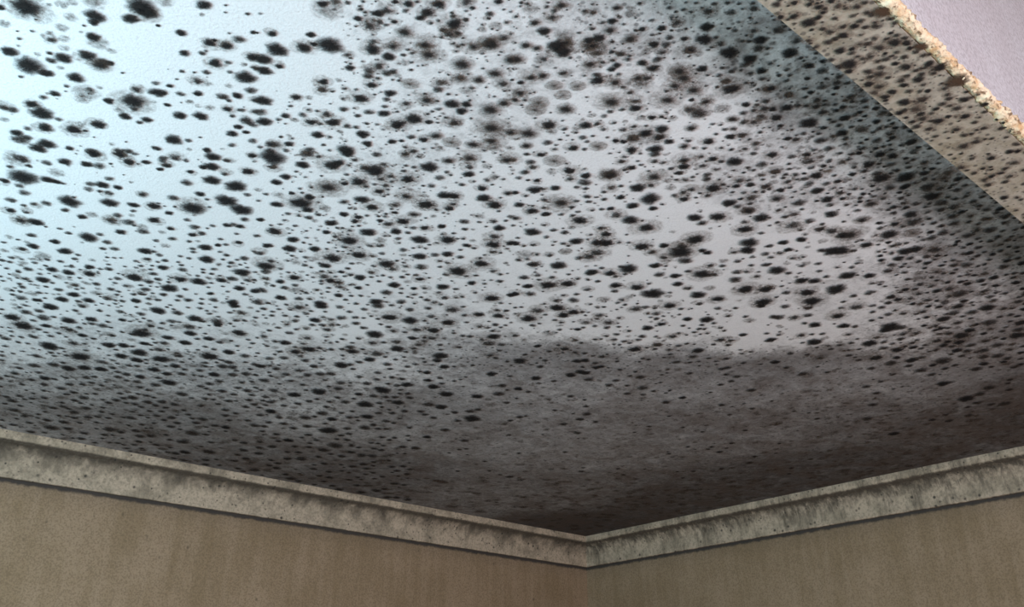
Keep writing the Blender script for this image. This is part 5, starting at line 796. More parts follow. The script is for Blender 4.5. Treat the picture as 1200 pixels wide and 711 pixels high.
1038,419,5.4 588,1202,5.4 1079,1253,5.4 916,389,5.4 2415,784,5.4f 1649,1751,5.4 497,666,5.4q 413,1915,5.4 525,655,5.4q 623,1167,5.4 538,1470,5.4
368,1523,5.4 1550,570,5.4d 561,1738,5.4f 616,1000,5.4q 940,1370,5.4f 1444,578,5.4 1593,536,5.4q 713,853,5.4q 502,1733,5.4 605,1294,5.4q 825,1043,5.4
234,1659,5.4 2105,1692,5.4f 1003,1196,5.4f 1785,867,5.4 433,969,5.4q 471,1668,5.4 1308,982,5.4 1004,433,5.4 599,1070,5.4q 845,1397,5.4 493,1269,5.4
589,1565,5.4 516,583,5.4q 992,390,5.4d 517,1960,5.4 1072,574,5.4 1615,2052,5.4 474,1497,5.4 768,1026,5.4 443,1746,5.4 764,1167,5.4 326,866,5.4
771,477,5.4 1669,892,5.4 1290,1008,5.4 2725,1336,5.4f 763,713,5.4 935,450,5.4f 794,1711,5.4 518,1615,5.4 891,598,5.4 1370,1085,5.4f 534,1353,5.4
631,1133,5.4 663,1862,5.4 313,870,5.4f 885,543,5.4 613,1604,5.4 1440,1204,5.4 409,1016,5.4 504,1429,5.4 809,433,5.4 1146,1461,5.4f 847,419,5.4f
1048,444,5.4 2240,1260,5.4f 1497,1904,5.4f 1661,1030,5.4 551,1197,5.4f 1516,491,5.4 2213,880,5.4f 860,602,5.4 297,878,5.4 1403,474,5.4d 852,438,5.3
263,1447,5.3 1045,1166,5.3 2629,1272,5.3f 1256,1022,5.3 1617,686,5.3 929,1401,5.3f 799,2269,5.3 352,1954,5.3f 1233,409,5.3q 2597,1082,5.3f 184,1046,5.3
900,440,5.3 267,1751,5.3 1305,589,5.3f 282,1624,5.3f 1103,570,5.3 455,1337,5.3f 1010,585,5.3 590,613,5.3 1081,427,5.3 753,698,5.3 1287,1553,5.3f
353,1354,5.3 1584,1563,5.3 346,1611,5.3 965,1207,5.3f 446,657,5.3q 1042,644,5.3d 1207,438,5.3f 553,870,5.3d 1167,1218,5.3 1133,420,5.3d 487,1746,5.3
463,1536,5.3f 2229,1614,5.3f 533,1192,5.3 734,1712,5.3 415,638,5.3q 1094,512,5.3 583,1433,5.3 502,1712,5.3 1846,2232,5.3f 2542,2127,5.3f 1148,647,5.3
113,1020,5.3f 777,969,5.3 696,1062,5.3q 123,1008,5.3 2045,911,5.3 1228,573,5.3 1872,1836,5.3f 323,1745,5.3 1052,609,5.3 545,1401,5.3f 826,941,5.3
1166,1412,5.3f 490,1736,5.3f 2728,2224,5.3f 747,2139,5.3f 410,1502,5.3 636,1816,5.2f 1123,1476,5.2f 829,1487,5.2f 1125,647,5.2 1418,1015,5.2
509,1440,5.2 619,1352,5.2f 781,410,5.2f 517,1629,5.2 919,523,5.2 963,1375,5.2 285,1603,5.2 516,1060,5.2q 627,1074,5.2 1153,1043,5.2q 1284,463,5.2
361,779,5.2d 468,1803,5.2 975,443,5.2 973,790,5.2q 750,663,5.2 1188,406,5.2d 1181,394,5.2 1506,465,5.2 1310,1271,5.2f 1743,1311,5.2 922,987,5.2
262,1809,5.2 708,698,5.2 542,1008,5.2q 1191,524,5.2d 549,1602,5.2 1054,835,5.2f 1228,462,5.2f 1535,2142,5.2f 844,381,5.2f 247,1150,5.2f 2492,1292,5.2f
142,1028,5.2f 777,631,5.2 395,1659,5.2 615,1403,5.2f 673,1901,5.2f 331,1621,5.2 928,496,5.2d 747,1387,5.2f 779,923,5.2 725,850,5.2q 797,1199,5.2f
707,1479,5.2 693,476,5.2d 304,986,5.2f 487,1935,5.2 447,913,5.2 896,1691,5.2 1321,1173,5.2 1229,1073,5.2 1343,575,5.2 1117,624,5.2 1461,1151,5.2
495,869,5.2 854,555,5.2 603,1838,5.2 1142,597,5.2 767,1750,5.1 1071,1073,5.1 1181,518,5.1 296,1950,5.1 903,1049,5.1f 1017,641,5.1 795,1598,5.1f
1302,407,5.1 637,1097,5.1f 1076,436,5.1d 2674,1114,5.1f 1305,1266,5.1f 1446,491,5.1f 492,607,5.1q 481,648,5.1 1361,622,5.1f 1698,1097,5.1f 296,809,5.1d
1097,481,5.1 937,1177,5.1 391,1868,5.1 620,1477,5.1f 1162,538,5.1d 478,910,5.1f 983,382,5.1 661,1527,5.1 673,2473,5.1 1352,1222,5.1 1736,854,5.1
1185,543,5.1 643,1017,5.1 728,427,5.1 716,1567,5.1f 577,1484,5.1 1468,534,5.1 1841,1946,5.1f 888,675,5.1f 984,471,5.1 1163,897,5.1f 991,584,5.1
1125,385,5.1f 2410,2559,5.1f 2191,1095,5.1f 642,498,5.1d 1065,642,5.1 583,1592,5.1 1519,429,5.1d 835,1391,5.1f 670,1324,5.1 1647,528,5.1f 1404,993,5.1
666,443,5.1q 821,687,5.1 1143,1484,5.1f 953,1979,5.1f 1199,514,5.1 473,1149,5.1 364,1652,5.1 610,1279,5.1f 1036,409,5.1 807,937,5.1 539,2613,5.1
760,632,5.1f 959,437,5.1f 2108,1060,5.1f 1340,1787,5.1f 1486,411,5.1 1214,1809,5.1 410,1198,5.1 475,952,5.1 431,1455,5.1 2091,898,5.0f 685,1287,5.0
1096,423,5.0 937,655,5.0 611,1140,5.0 519,1396,5.0f 401,695,5.0 536,1916,5.0f 242,1717,5.0 759,380,5.0d 335,1089,5.0f 1069,517,5.0q 616,573,5.0q
1334,1249,5.0 868,790,5.0 2429,1636,5.0f 1022,589,5.0 1057,1196,5.0 1117,452,5.0 1002,1384,5.0 475,625,5.0 640,481,5.0 978,617,5.0q 478,2165,5.0
763,1285,5.0 561,1470,5.0 2002,1355,5.0f 725,831,5.0q 1083,418,5.0 2668,1680,5.0f 847,429,5.0 587,1154,5.0f 72,1044,5.0f 1548,427,5.0d 1443,487,5.0d
795,1201,5.0 331,1717,5.0f 702,1366,5.0 591,1275,5.0q 972,691,5.0q 2007,2493,5.0f 1116,1043,5.0 763,1157,5.0f 1023,709,5.0q 607,1680,5.0 1575,1021,5.0
245,1604,5.0 1823,1580,5.0f 1078,1235,5.0 1042,616,5.0 1269,394,5.0 1856,1251,5.0 797,1532,5.0q 925,1116,5.0 1171,984,5.0q 1541,1208,5.0 530,1628,5.0
330,948,5.0 1039,537,5.0f 1060,996,5.0 413,660,5.0 1255,1336,5.0 791,542,5.0d 2086,1017,5.0f 1954,971,5.0f 1144,414,5.0 1052,598,5.0 789,828,5.0
1060,509,5.0d 956,2524,5.0f 422,1737,5.0f 472,1585,5.0 1413,1276,4.9 267,1736,4.9f 1835,1347,4.9f 868,1620,4.9 1760,1512,4.9 1238,1594,4.9 863,906,4.9
578,2211,4.9f 579,1003,4.9 477,740,4.9q 620,1411,4.9f 975,1096,4.9 1881,757,4.9f 806,460,4.9 1294,401,4.9 917,449,4.9 275,1879,4.9 1482,1814,4.9f
493,923,4.9q 530,608,4.9q 720,821,4.9f 674,417,4.9 923,1633,4.9 328,1844,4.9f 365,1606,4.9f 356,693,4.9 684,406,4.9 745,413,4.9 428,2023,4.9
334,1649,4.9 226,1301,4.9 396,656,4.9d 2167,742,4.9f 690,389,4.9 942,384,4.9 454,723,4.9 1196,534,4.9 1060,1226,4.9q 601,965,4.9 515,1369,4.9
793,1327,4.9f 542,1491,4.9 1280,1240,4.9f 570,508,4.9q 1269,1363,4.9 647,1668,4.9f 755,826,4.9 527,542,4.9q 883,431,4.9 192,1034,4.9f 996,408,4.9d
704,585,4.9 1153,453,4.9 1042,567,4.9 1162,1068,4.9 1314,416,4.9f 1121,395,4.9d 1281,694,4.9f 1283,684,4.9 717,1371,4.9q 1052,394,4.9d 799,1613,4.9f
643,1822,4.8 700,1294,4.8 1183,1210,4.8 1198,635,4.8 1205,1827,4.8 1447,1579,4.8 791,426,4.8f 978,2108,4.8 468,1498,4.8f 1303,950,4.8q 2124,2137,4.8f
1394,1130,4.8f 1034,460,4.8 442,2325,4.8 2051,1628,4.8 871,1025,4.8 252,1655,4.8f 2321,779,4.8f 454,1840,4.8f 1784,1520,4.8 429,1476,4.8 158,1059,4.8
543,638,4.8q 1129,385,4.8f 1270,1280,4.8 2257,1247,4.8f 634,1110,4.8 858,1629,4.8q 677,796,4.8f 921,946,4.8q 933,431,4.8 532,548,4.8q 725,1332,4.8f
1047,434,4.8d 1711,573,4.8 592,2144,4.8 768,672,4.8q 845,710,4.8 682,466,4.8q 2417,1183,4.8f 459,1431,4.8 466,850,4.8q 862,645,4.8f 547,1367,4.8
1004,462,4.8 1683,1657,4.8f 235,1729,4.8 836,438,4.8d 546,1093,4.8q 980,586,4.8 477,2417,4.8 1088,381,4.8f 792,465,4.8q 2145,967,4.8f 1313,772,4.8f
750,1168,4.8 415,1259,4.8f 594,885,4.8 1584,1121,4.8f 1248,507,4.8 1169,1110,4.8 306,894,4.8 1037,498,4.8f 2275,1214,4.8f 1577,1272,4.8 260,933,4.7
290,1747,4.7f 450,1939,4.7f 1021,962,4.7f 1448,382,4.7d 1001,498,4.7f 367,1490,4.7 1016,540,4.7 834,426,4.7 357,1497,4.7 590,1382,4.7f 367,2061,4.7
1350,1174,4.7q 1338,381,4.7d 952,515,4.7f 2165,1255,4.7 1364,390,4.7f 419,1054,4.7 1561,1129,4.7 965,411,4.7f 516,714,4.7q 1834,534,4.7f 1305,595,4.7
360,1512,4.7f 691,2221,4.7f 543,546,4.7 2334,1101,4.7f 593,1221,4.7 1058,1371,4.7f 2445,2105,4.7f 649,569,4.7 310,1634,4.7 1375,580,4.7 1605,1702,4.7f
491,650,4.7q 704,576,4.7f 2596,1199,4.7f 1839,1150,4.7f 605,1252,4.7 1224,465,4.7f 1453,1058,4.7 1166,1177,4.7f 1071,503,4.7 762,1099,4.7
1423,1397,4.7f 1064,597,4.7f 415,1697,4.7 650,1057,4.7 643,1203,4.7q 1971,1845,4.7 685,1109,4.7 662,1350,4.7 785,995,4.7f 594,1074,4.6 744,435,4.6f
634,1214,4.6 1058,1669,4.6 713,666,4.6f 1154,1321,4.6 271,1907,4.6 746,1113,4.6 260,1689,4.6 1195,1036,4.6 1499,402,4.6 284,1701,4.6f 836,1661,4.6
1040,402,4.6 1445,911,4.6f 486,922,4.6f 488,957,4.6 978,1537,4.6 1162,1095,4.6 886,981,4.6 731,741,4.6 1245,1240,4.6f 1138,568,4.6d 689,1547,4.6
644,549,4.6d 909,582,4.6 558,1707,4.6 543,1147,4.6 605,1219,4.6 951,1350,4.6 621,583,4.6f 2048,837,4.6f 1125,1091,4.6f 338,1709,4.6 836,385,4.6
566,879,4.6 642,1064,4.6 1450,1007,4.6f 876,566,4.6 983,483,4.6f 1206,1004,4.6 1982,698,4.6 1001,864,4.6 561,783,4.6f 1337,1066,4.6q 2751,1145,4.6f
1365,930,4.6q 1497,573,4.6f 932,500,4.6q 221,1533,4.6 1588,606,4.6d 952,891,4.6 963,977,4.6f 760,1085,4.6 784,1036,4.6 791,1030,4.6 1255,681,4.5q
1120,1453,4.5 60,1003,4.5f 207,1635,4.5f 1365,586,4.5 923,551,4.5f 721,720,4.5 922,543,4.5 701,986,4.5 750,432,4.5q 1754,1713,4.5 2192,2184,4.5f
2712,1728,4.5f 605,486,4.5f 527,535,4.5f 723,1511,4.5f 937,392,4.5f 487,667,4.5q 409,693,4.5 411,779,4.5q 592,691,4.5q 1053,2279,4.5 945,877,4.5
1056,539,4.5d 658,1628,4.5 1807,619,4.5 390,1579,4.5 1040,1260,4.5 1013,1327,4.5f 755,1041,4.5 735,405,4.5q 1023,501,4.5f 593,916,4.5 1184,519,4.5f
833,1184,4.5 505,1074,4.5 469,1724,4.5f 752,553,4.5 810,1357,4.5 1365,665,4.5 632,538,4.5q 1563,1289,4.5f 576,1561,4.5f 1180,488,4.5 493,1725,4.5
1081,732,4.5f 1384,858,4.5f 427,965,4.5f 1013,583,4.5f 312,2054,4.5 593,1777,4.5f 1172,1147,4.5 874,1168,4.5q 1283,534,4.5f 1395,1194,4.5f
1026,1391,4.5f 856,1064,4.5 614,917,4.5q 618,1135,4.5 1387,1085,4.5f 1139,1067,4.5 678,1537,4.5 1373,904,4.5q 506,773,4.5f 1000,418,4.5d 755,960,4.4q
943,929,4.4 319,1570,4.4f 601,1195,4.4f 706,387,4.4 730,462,4.4q 627,1119,4.4 1014,2032,4.4 951,1321,4.4 1421,1661,4.4f 1146,660,4.4 524,1205,4.4
722,1744,4.4 955,404,4.4 506,861,4.4 1554,485,4.4d 600,522,4.4 457,1558,4.4 468,1554,4.4 624,1556,4.4 414,683,4.4d 420,1875,4.4 644,943,4.4
876,1292,4.4 561,1369,4.4 962,736,4.4 2040,731,4.4f 888,402,4.4 478,1037,4.4 1468,1294,4.4f 576,1502,4.4f 869,418,4.4d 1164,488,4.4d 983,408,4.4d
989,493,4.4f 792,2250,4.4f 966,444,4.4 756,427,4.4 230,1714,4.4 1285,932,4.4f 133,881,4.4f 398,1212,4.4f 460,630,4.4 1127,866,4.4 719,2026,4.4
1446,1254,4.4f 238,822,4.4f 212,1621,4.4 671,807,4.4q 2504,1736,4.4f 1356,383,4.4 725,732,4.4 579,518,4.4 805,686,4.4q 2096,1560,4.4 160,1414,4.4f
1157,932,4.4 589,1117,4.4f 1376,1011,4.4 798,696,4.3 930,380,4.3 1020,384,4.3d 536,1534,4.3 654,446,4.3 547,789,4.3 1069,1125,4.3 1176,1456,4.3
604,846,4.3f 2082,867,4.3f 469,605,4.3d 429,890,4.3 872,501,4.3 1196,1049,4.3 637,1062,4.3f 596,845,4.3f 419,895,4.3 1270,507,4.3f 750,643,4.3
922,1219,4.3 507,716,4.3q 1533,881,4.3f 301,1708,4.3f 706,400,4.3q 2140,742,4.3f 891,821,4.3 1333,723,4.3 656,810,4.3 1552,409,4.3 397,904,4.3
2466,905,4.3f 646,1031,4.3 1257,1463,4.3f 311,1805,4.3f 625,688,4.3 1386,1225,4.3 781,1535,4.3f 785,581,4.3q 1124,1404,4.3f 1334,1184,4.3q 1522,634,4.3
1279,1171,4.3 381,1254,4.3 423,1218,4.3 608,1201,4.3f 990,837,4.3 1040,392,4.3d 844,508,4.3f 256,1017,4.3f 626,1488,4.3f 1146,424,4.3 653,1208,4.3
926,427,4.3 924,676,4.3 994,1015,4.3f 683,1389,4.3 408,772,4.3q 683,1580,4.3f 924,640,4.3f 1215,1318,4.3 2033,790,4.3 443,845,4.3 2009,2054,4.2f
801,582,4.2q 1312,1307,4.2 832,667,4.2 809,874,4.2 357,1260,4.2 2141,1932,4.2f 656,459,4.2q 2380,1719,4.2f 1154,1235,4.2f 483,1052,4.2q 979,522,4.2f
537,1431,4.2 946,409,4.2d 2021,1865,4.2f 843,682,4.2 791,1309,4.2 1504,414,4.2 1370,1089,4.2f 420,975,4.2 755,890,4.2 674,833,4.2 541,745,4.2
409,2196,4.2 2068,1135,4.2f 1031,949,4.2 721,1438,4.2 1427,384,4.2 986,688,4.2 435,2002,4.2 250,1330,4.2 916,1127,4.2q 1134,1361,4.2 462,788,4.2q
495,617,4.2q 782,860,4.2 715,985,4.2 1217,638,4.2 1584,800,4.2 393,1511,4.2 722,871,4.2 840,1569,4.2 799,841,4.2q 1066,1131,4.2f 783,419,4.2
1315,1049,4.2 557,715,4.2 1945,910,4.2 936,1610,4.2f 723,1184,4.2 981,676,4.2 2662,1211,4.2f 519,864,4.2 1111,1400,4.2q 990,1355,4.2 471,1002,4.2q
113,910,4.2f 514,1083,4.2 720,449,4.2 1235,1413,4.2 1940,864,4.2f 1733,747,4.2 597,537,4.2 658,1323,4.2 1474,609,4.2d 676,1874,4.2 1088,576,4.1
1038,436,4.1f 1673,497,4.1f 854,712,4.1q 647,1049,4.1 1475,501,4.1q 588,1507,4.1f 609,987,4.1 428,1697,4.1 617,1658,4.1 931,1076,4.1 1160,503,4.1
2297,1679,4.1f 1591,2297,4.1f 2672,908,4.1f 1535,1801,4.1 1116,1297,4.1 1400,1037,4.1 307,1472,4.1f 1438,1239,4.1 673,1171,4.1 588,865,4.1 830,926,4.1f
817,475,4.1 668,1342,4.1f 562,1448,4.1 277,785,4.1 473,910,4.1f 1399,716,4.1q 1217,418,4.1 109,1078,4.1 1133,523,4.1 262,1200,4.1 863,1839,4.1f
706,2022,4.1f 1491,527,4.1d 2562,1406,4.1f 769,1149,4.1q 1285,991,4.1 858,1734,4.1 789,591,4.1d 303,1230,4.1f 778,549,4.1 867,417,4.1f 394,1547,4.1
947,539,4.1q 608,503,4.1f 496,1041,4.1 1142,857,4.1q 678,1480,4.1 1112,1242,4.1q 570,656,4.1q 858,1274,4.1 1352,944,4.1 866,1329,4.1q 788,618,4.1
620,876,4.1f 1534,897,4.1 1231,464,4.1 402,1546,4.1 2214,840,4.1f 1501,1495,4.1 671,1204,4.1 498,660,4.0 816,1176,4.0q 2140,1725,4.0f 1749,2064,4.0f
407,716,4.0q 2063,1440,4.0f 1099,588,4.0 658,892,4.0 1413,1097,4.0q 630,1719,4.0f 1158,524,4.0d 738,1305,4.0 1309,561,4.0 642,740,4.0f 1782,758,4.0
719,416,4.0 298,1630,4.0 1001,513,4.0f 1129,451,4.0 956,1292,4.0 912,770,4.0f 579,930,4.0q 922,412,4.0d 688,856,4.0 651,1267,4.0 949,491,4.0q
1559,1434,4.0 656,559,4.0 973,523,4.0 1422,1465,4.0f 1189,379,4.0 882,1247,4.0f 911,1052,4.0f 2668,936,4.0f 1178,496,4.0 2506,1355,4.0f 726,693,4.0
371,1057,4.0f 907,503,4.0f 402,768,4.0 749,683,4.0 99,923,4.0f 966,1039,4.0 1124,502,4.0f 495,558,4.0 1259,413,4.0d 628,1179,4.0q 765,517,4.0q
722,1541,4.0 543,904,4.0f 656,2322,4.0f 1009,1445,4.0f 625,1192,4.0 749,1485,4.0f 590,552,3.9 755,1335,3.9f 1061,554,3.9 1102,927,3.9q 979,715,3.9f
829,418,3.9f 579,538,3.9f 1247,1093,3.9 472,930,3.9 424,841,3.9 518,765,3.9 568,787,3.9 1505,568,3.9 1198,486,3.9 1193,1061,3.9f 2638,1159,3.9f
874,688,3.9 2320,1215,3.9f 933,387,3.9f 445,817,3.9 1360,1414,3.9f 1357,647,3.9 433,826,3.9 1486,390,3.9f 731,469,3.9 1342,735,3.9 1333,491,3.9
626,1362,3.9f 1307,585,3.9 267,852,3.9d 574,651,3.9q 2377,1360,3.9f 1172,1327,3.9f 830,474,3.9q 945,662,3.9f 459,741,3.9f 268,1736,3.9f 715,1560,3.9f
607,1026,3.9f 1080,443,3.9q 1303,707,3.9f 469,727,3.9 543,617,3.9q 601,1069,3.9 447,1683,3.9 312,1580,3.9 129,1296,3.9f 814,652,3.9f 796,504,3.9
762,783,3.9f 1073,415,3.9d 659,497,3.9 523,924,3.8f 1469,516,3.8d 1022,1440,3.8 879,607,3.8 484,721,3.8q 456,1839,3.8 639,505,3.8 839,472,3.8
1503,435,3.8 144,1092,3.8f 88,1005,3.8 719,430,3.8 683,630,3.8q 377,1743,3.8f 1231,497,3.8 1330,1232,3.8f 452,711,3.8 577,1183,3.8 391,2028,3.8
594,514,3.8f 1050,1408,3.8 718,399,3.8f 206,873,3.8d 888,768,3.8q 590,1166,3.8 1134,486,3.8 1018,1168,3.8 757,1242,3.8 1136,877,3.8f 831,1323,3.8
336,1577,3.8 1144,1429,3.8 2576,1098,3.8f 1490,413,3.8f 319,1720,3.8 376,1482,3.8 1464,453,3.8d 638,1048,3.8f 870,1006,3.8 736,1344,3.8 512,820,3.8
1611,1928,3.8f 1001,697,3.8q 695,882,3.8 451,647,3.8 795,436,3.8f 1178,413,3.8 1204,1085,3.8 1174,1361,3.8 477,766,3.8 855,1050,3.8 533,1176,3.8
972,632,3.8 630,1280,3.8 985,597,3.8d 717,1114,3.8 208,1141,3.8 919,616,3.8 722,706,3.8 1099,666,3.8q 408,1712,3.7 693,686,3.7 690,1106,3.7q
370,689,3.7q 1322,1112,3.7f 589,1515,3.7 597,855,3.7 963,493,3.7 379,693,3.7 1227,1210,3.7f 350,712,3.7 373,692,3.7 586,669,3.7 2697,909,3.7f
529,972,3.7 366,1569,3.7 654,464,3.7q 615,496,3.7f 706,1384,3.7f 455,615,3.7f 752,1103,3.7 512,559,3.7 1209,758,3.7 829,402,3.7 701,514,3.7q
1014,1345,3.7 1415,1093,3.7 1337,760,3.7q 589,631,3.7f 1366,575,3.7 695,398,3.7 1869,1608,3.7f 810,1756,3.7 402,1667,3.7 879,804,3.7 544,978,3.7
1039,415,3.7f 767,498,3.7 1260,937,3.7q 415,639,3.7 725,848,3.7 1169,379,3.7 567,803,3.7 1116,611,3.7 497,804,3.7f 458,1001,3.7f 713,818,3.7q
634,734,3.7q 605,1298,3.7 613,590,3.7 2579,963,3.7f 1354,757,3.7 593,629,3.7 454,780,3.7 997,1189,3.7f 858,734,3.6q 217,1247,3.6f 850,1178,3.6q
625,918,3.6q 766,1071,3.6 2173,973,3.6f 679,1405,3.6 2174,1297,3.6f 823,469,3.6 680,571,3.6 997,556,3.6 609,473,3.6 666,539,3.6 1506,1042,3.6f
1716,1523,3.6f 872,1677,3.6 1030,392,3.6 575,1191,3.6q 748,1674,3.6 958,1028,3.6 1422,475,3.6 1027,548,3.6f 2114,1310,3.6f 703,1017,3.6 910,570,3.6q
937,1147,3.6q 593,1055,3.6 649,1293,3.6 288,775,3.6 622,1475,3.6f 517,1060,3.6 967,931,3.6q 1358,551,3.6f 1421,656,3.6 423,766,3.6q 1280,455,3.6
179,1067,3.6f 838,1828,3.6f 598,1417,3.6 663,491,3.6q 1486,893,3.6 2116,1273,3.6 496,1025,3.6f 714,1221,3.6f 682,1340,3.6q 2224,1026,3.6f 448,1284,3.6
969,604,3.6 1221,1430,3.6 1068,1202,3.6f 625,668,3.6q 244,1456,3.6 1293,535,3.6 841,925,3.5 696,1063,3.5 590,709,3.5 1048,885,3.5 2023,1327,3.5
447,656,3.5 650,602,3.5 979,619,3.5 929,690,3.5f 507,817,3.5f 864,549,3.5 542,1010,3.5 261,952,3.5 660,1203,3.5 561,791,3.5q 786,1121,3.5f 506,562,3.5
580,925,3.5q 817,1308,3.5 2360,1001,3.5f 657,430,3.5 471,667,3.5 795,973,3.5 516,582,3.5 1702,644,3.5d 513,1023,3.5 1913,1385,3.5f 783,512,3.5
1176,984,3.5 383,719,3.5q 1271,768,3.5 1242,737,3.5f 620,507,3.5 368,680,3.5 1233,710,3.5f 466,1712,3.5 543,644,3.5q 509,825,3.5f 747,386,3.5
1037,1311,3.5 644,1635,3.5f 702,1029,3.5q 374,1779,3.5 673,761,3.5f 651,454,3.5 1425,448,3.5f 2341,829,3.5f 1189,561,3.5q 646,849,3.5q 636,1147,3.5
1307,1883,3.5 244,1681,3.5 456,627,3.5 530,572,3.5f 460,712,3.5 1018,980,3.5f 1079,1373,3.5f 767,384,3.5 601,1852,3.5f 470,770,3.5 876,727,3.5f
1983,1270,3.5f 746,1327,3.4 790,582,3.4f 757,1139,3.4 559,1208,3.4 836,402,3.4 821,850,3.4 458,1455,3.4f 1659,1368,3.4 656,531,3.4f 467,1537,3.4
475,1711,3.4 895,893,3.4 570,523,3.4 513,596,3.4 368,1263,3.4 672,585,3.4f 844,793,3.4f 497,628,3.4f 1066,517,3.4 179,1263,3.4f 1114,1438,3.4f
916,935,3.4 643,1885,3.4f 416,2188,3.4 1268,1234,3.4f 1247,650,3.4f 723,983,3.4 1030,1087,3.4 272,924,3.4 1093,567,3.4f 1274,1258,3.4 677,902,3.4
770,608,3.4q 1109,1177,3.4 466,613,3.4 1868,1300,3.4f 717,1375,3.4 843,820,3.4f 656,957,3.4 854,1628,3.4 96,981,3.4 762,403,3.4f 945,572,3.4f
570,702,3.4q 905,1165,3.4 551,1356,3.4 403,1601,3.4f 798,748,3.4 2098,1078,3.4f 1147,1446,3.4 676,758,3.4q 1314,486,3.4 2133,1042,3.4f 792,464,3.4
865,491,3.4 634,842,3.4 575,1120,3.4q 661,707,3.3 929,883,3.3f 433,1640,3.3 1370,772,3.3f 965,1121,3.3f 526,656,3.3 612,616,3.3 734,1062,3.3f
1675,848,3.3 960,1015,3.3 1041,381,3.3d 506,580,3.3 505,558,3.3q 469,810,3.3 563,719,3.3f 1356,411,3.3 1760,923,3.3 486,1039,3.3q 967,921,3.3
1531,1037,3.3 612,579,3.3f 617,572,3.3 2252,897,3.3f 1561,511,3.3 769,756,3.3 477,739,3.3 539,766,3.3 141,945,3.3f 1485,885,3.3f 558,1196,3.3
763,655,3.3f 651,874,3.3f 1077,1284,3.3f 280,1426,3.3f 635,1331,3.3f 570,736,3.3 616,1008,3.3 707,431,3.3q 335,1051,3.3 541,849,3.3 1219,1732,3.3
999,636,3.3 380,669,3.3q 433,1603,3.3 267,877,3.3 645,1057,3.3f 1452,1056,3.3f 913,676,3.3q 216,1208,3.3f 374,2154,3.3f 1305,948,3.3 507,544,3.3
566,582,3.3 494,606,3.3 2103,979,3.3f 791,2126,3.3 703,845,3.3q 645,954,3.3f 840,936,3.3q 91,1020,3.3f 1732,1292,3.3f 779,1377,3.3 920,508,3.2
574,659,3.2f 669,431,3.2q 886,392,3.2 563,797,3.2q 916,515,3.2q 931,509,3.2f 1131,545,3.2d 1059,1083,3.2f 1082,690,3.2f 1831,1190,3.2f 776,383,3.2
532,547,3.2 618,795,3.2f 1236,408,3.2d 750,432,3.2 2025,882,3.2 625,832,3.2 517,812,3.2f 671,477,3.2 654,578,3.2f 1565,965,3.2f 669,1191,3.2
805,592,3.2 981,1722,3.2 637,627,3.2f 518,890,3.2q 687,1401,3.2 1849,1150,3.2f 375,722,3.2q 860,1004,3.2 1302,996,3.2 413,779,3.2 1256,679,3.2
496,667,3.2 610,1082,3.2 414,885,3.2 1195,1177,3.2 1773,1204,3.2f 976,790,3.2 301,1785,3.2 2126,884,3.2 907,425,3.2f 544,1072,3.2 590,1274,3.2
884,1350,3.2 719,978,3.2f 315,868,3.2f 1384,628,3.2f 905,1202,3.2f 768,1812,3.2f 1086,717,3.2 736,403,3.2 642,468,3.2f 796,590,3.2 1274,1091,3.2
584,712,3.2f 726,943,3.2 2263,741,3.2f 1485,1419,3.2f 460,998,3.2f 628,994,3.2q 767,672,3.2 464,852,3.2 880,1011,3.2f 582,483,3.2 972,693,3.2
722,491,3.2 544,677,3.2 871,434,3.2f 2103,863,3.2 863,640,3.2f 1464,809,3.1f 752,421,3.1f 510,606,3.1f 921,946,3.1 1462,580,3.1 606,958,3.1f
1013,990,3.1 723,403,3.1 556,547,3.1f 621,673,3.1 2155,787,3.1f 546,797,3.1 1593,534,3.1d 672,804,3.1 644,1200,3.1 864,1319,3.1 858,486,3.1 664,443,3.1
872,1167,3.1 945,496,3.1 1114,955,3.1f 734,708,3.1 94,945,3.1f 1066,549,3.1f 986,862,3.1f 293,1174,3.1 936,646,3.1 632,537,3.1 846,1203,3.1f
498,583,3.1 1893,993,3.1f 494,924,3.1 730,463,3.1 450,772,3.1q 223,1654,3.1 854,1086,3.1f 1348,1465,3.1f 1059,1224,3.1 672,1399,3.1f 682,464,3.1
2051,843,3.1f 833,396,3.1 621,972,3.1 1026,709,3.1 636,469,3.1f 629,699,3.1 1871,985,3.1f 353,1935,3.1f 450,1899,3.1 561,830,3.1f 714,850,3.1
839,901,3.1q 889,753,3.1f 526,915,3.1q 905,518,3.1f 584,601,3.1f 596,766,3.1 1217,806,3.1 970,1750,3.0 410,2044,3.0 617,999,3.0 1177,764,3.0f
675,888,3.0f 2192,670,3.0f 530,964,3.0q 626,794,3.0 732,653,3.0q 703,1502,3.0 726,828,3.0 648,437,3.0 748,994,3.0f 745,1301,3.0 392,645,3.0
512,1858,3.0f 267,1206,3.0f 890,410,3.0 369,1803,3.0 588,1064,3.0 720,382,3.0f 813,698,3.0f 410,943,3.0 1753,1016,3.0f 530,608,3.0 434,967,3.0
137,876,3.0f 940,1159,3.0 499,674,3.0 1309,1392,3.0f 1954,825,3.0 754,1157,3.0 1847,914,3.0 435,752,3.0q 600,956,3.0f 1214,557,3.0 1163,1226,3.0f
821,1236,3.0 834,538,3.0q 1612,1024,3.0f 869,444,3.0 408,771,3.0 509,566,3.0 472,800,2.9 411,795,2.9f 1823,900,2.9 593,692,2.9 1187,1453,2.9
799,841,2.9 578,1170,2.9f 519,1071,2.9q 625,1146,2.9 215,1198,2.9f 1767,935,2.9 558,1993,2.9f 161,1071,2.9 1499,1164,2.9 1105,1453,2.9 1289,1343,2.9
204,985,2.9 489,1465,2.9f 523,1163,2.9 895,457,2.9 1335,1030,2.9 666,1604,2.9f 745,423,2.9 522,534,2.9q 542,892,2.9 974,474,2.9d 740,498,2.9
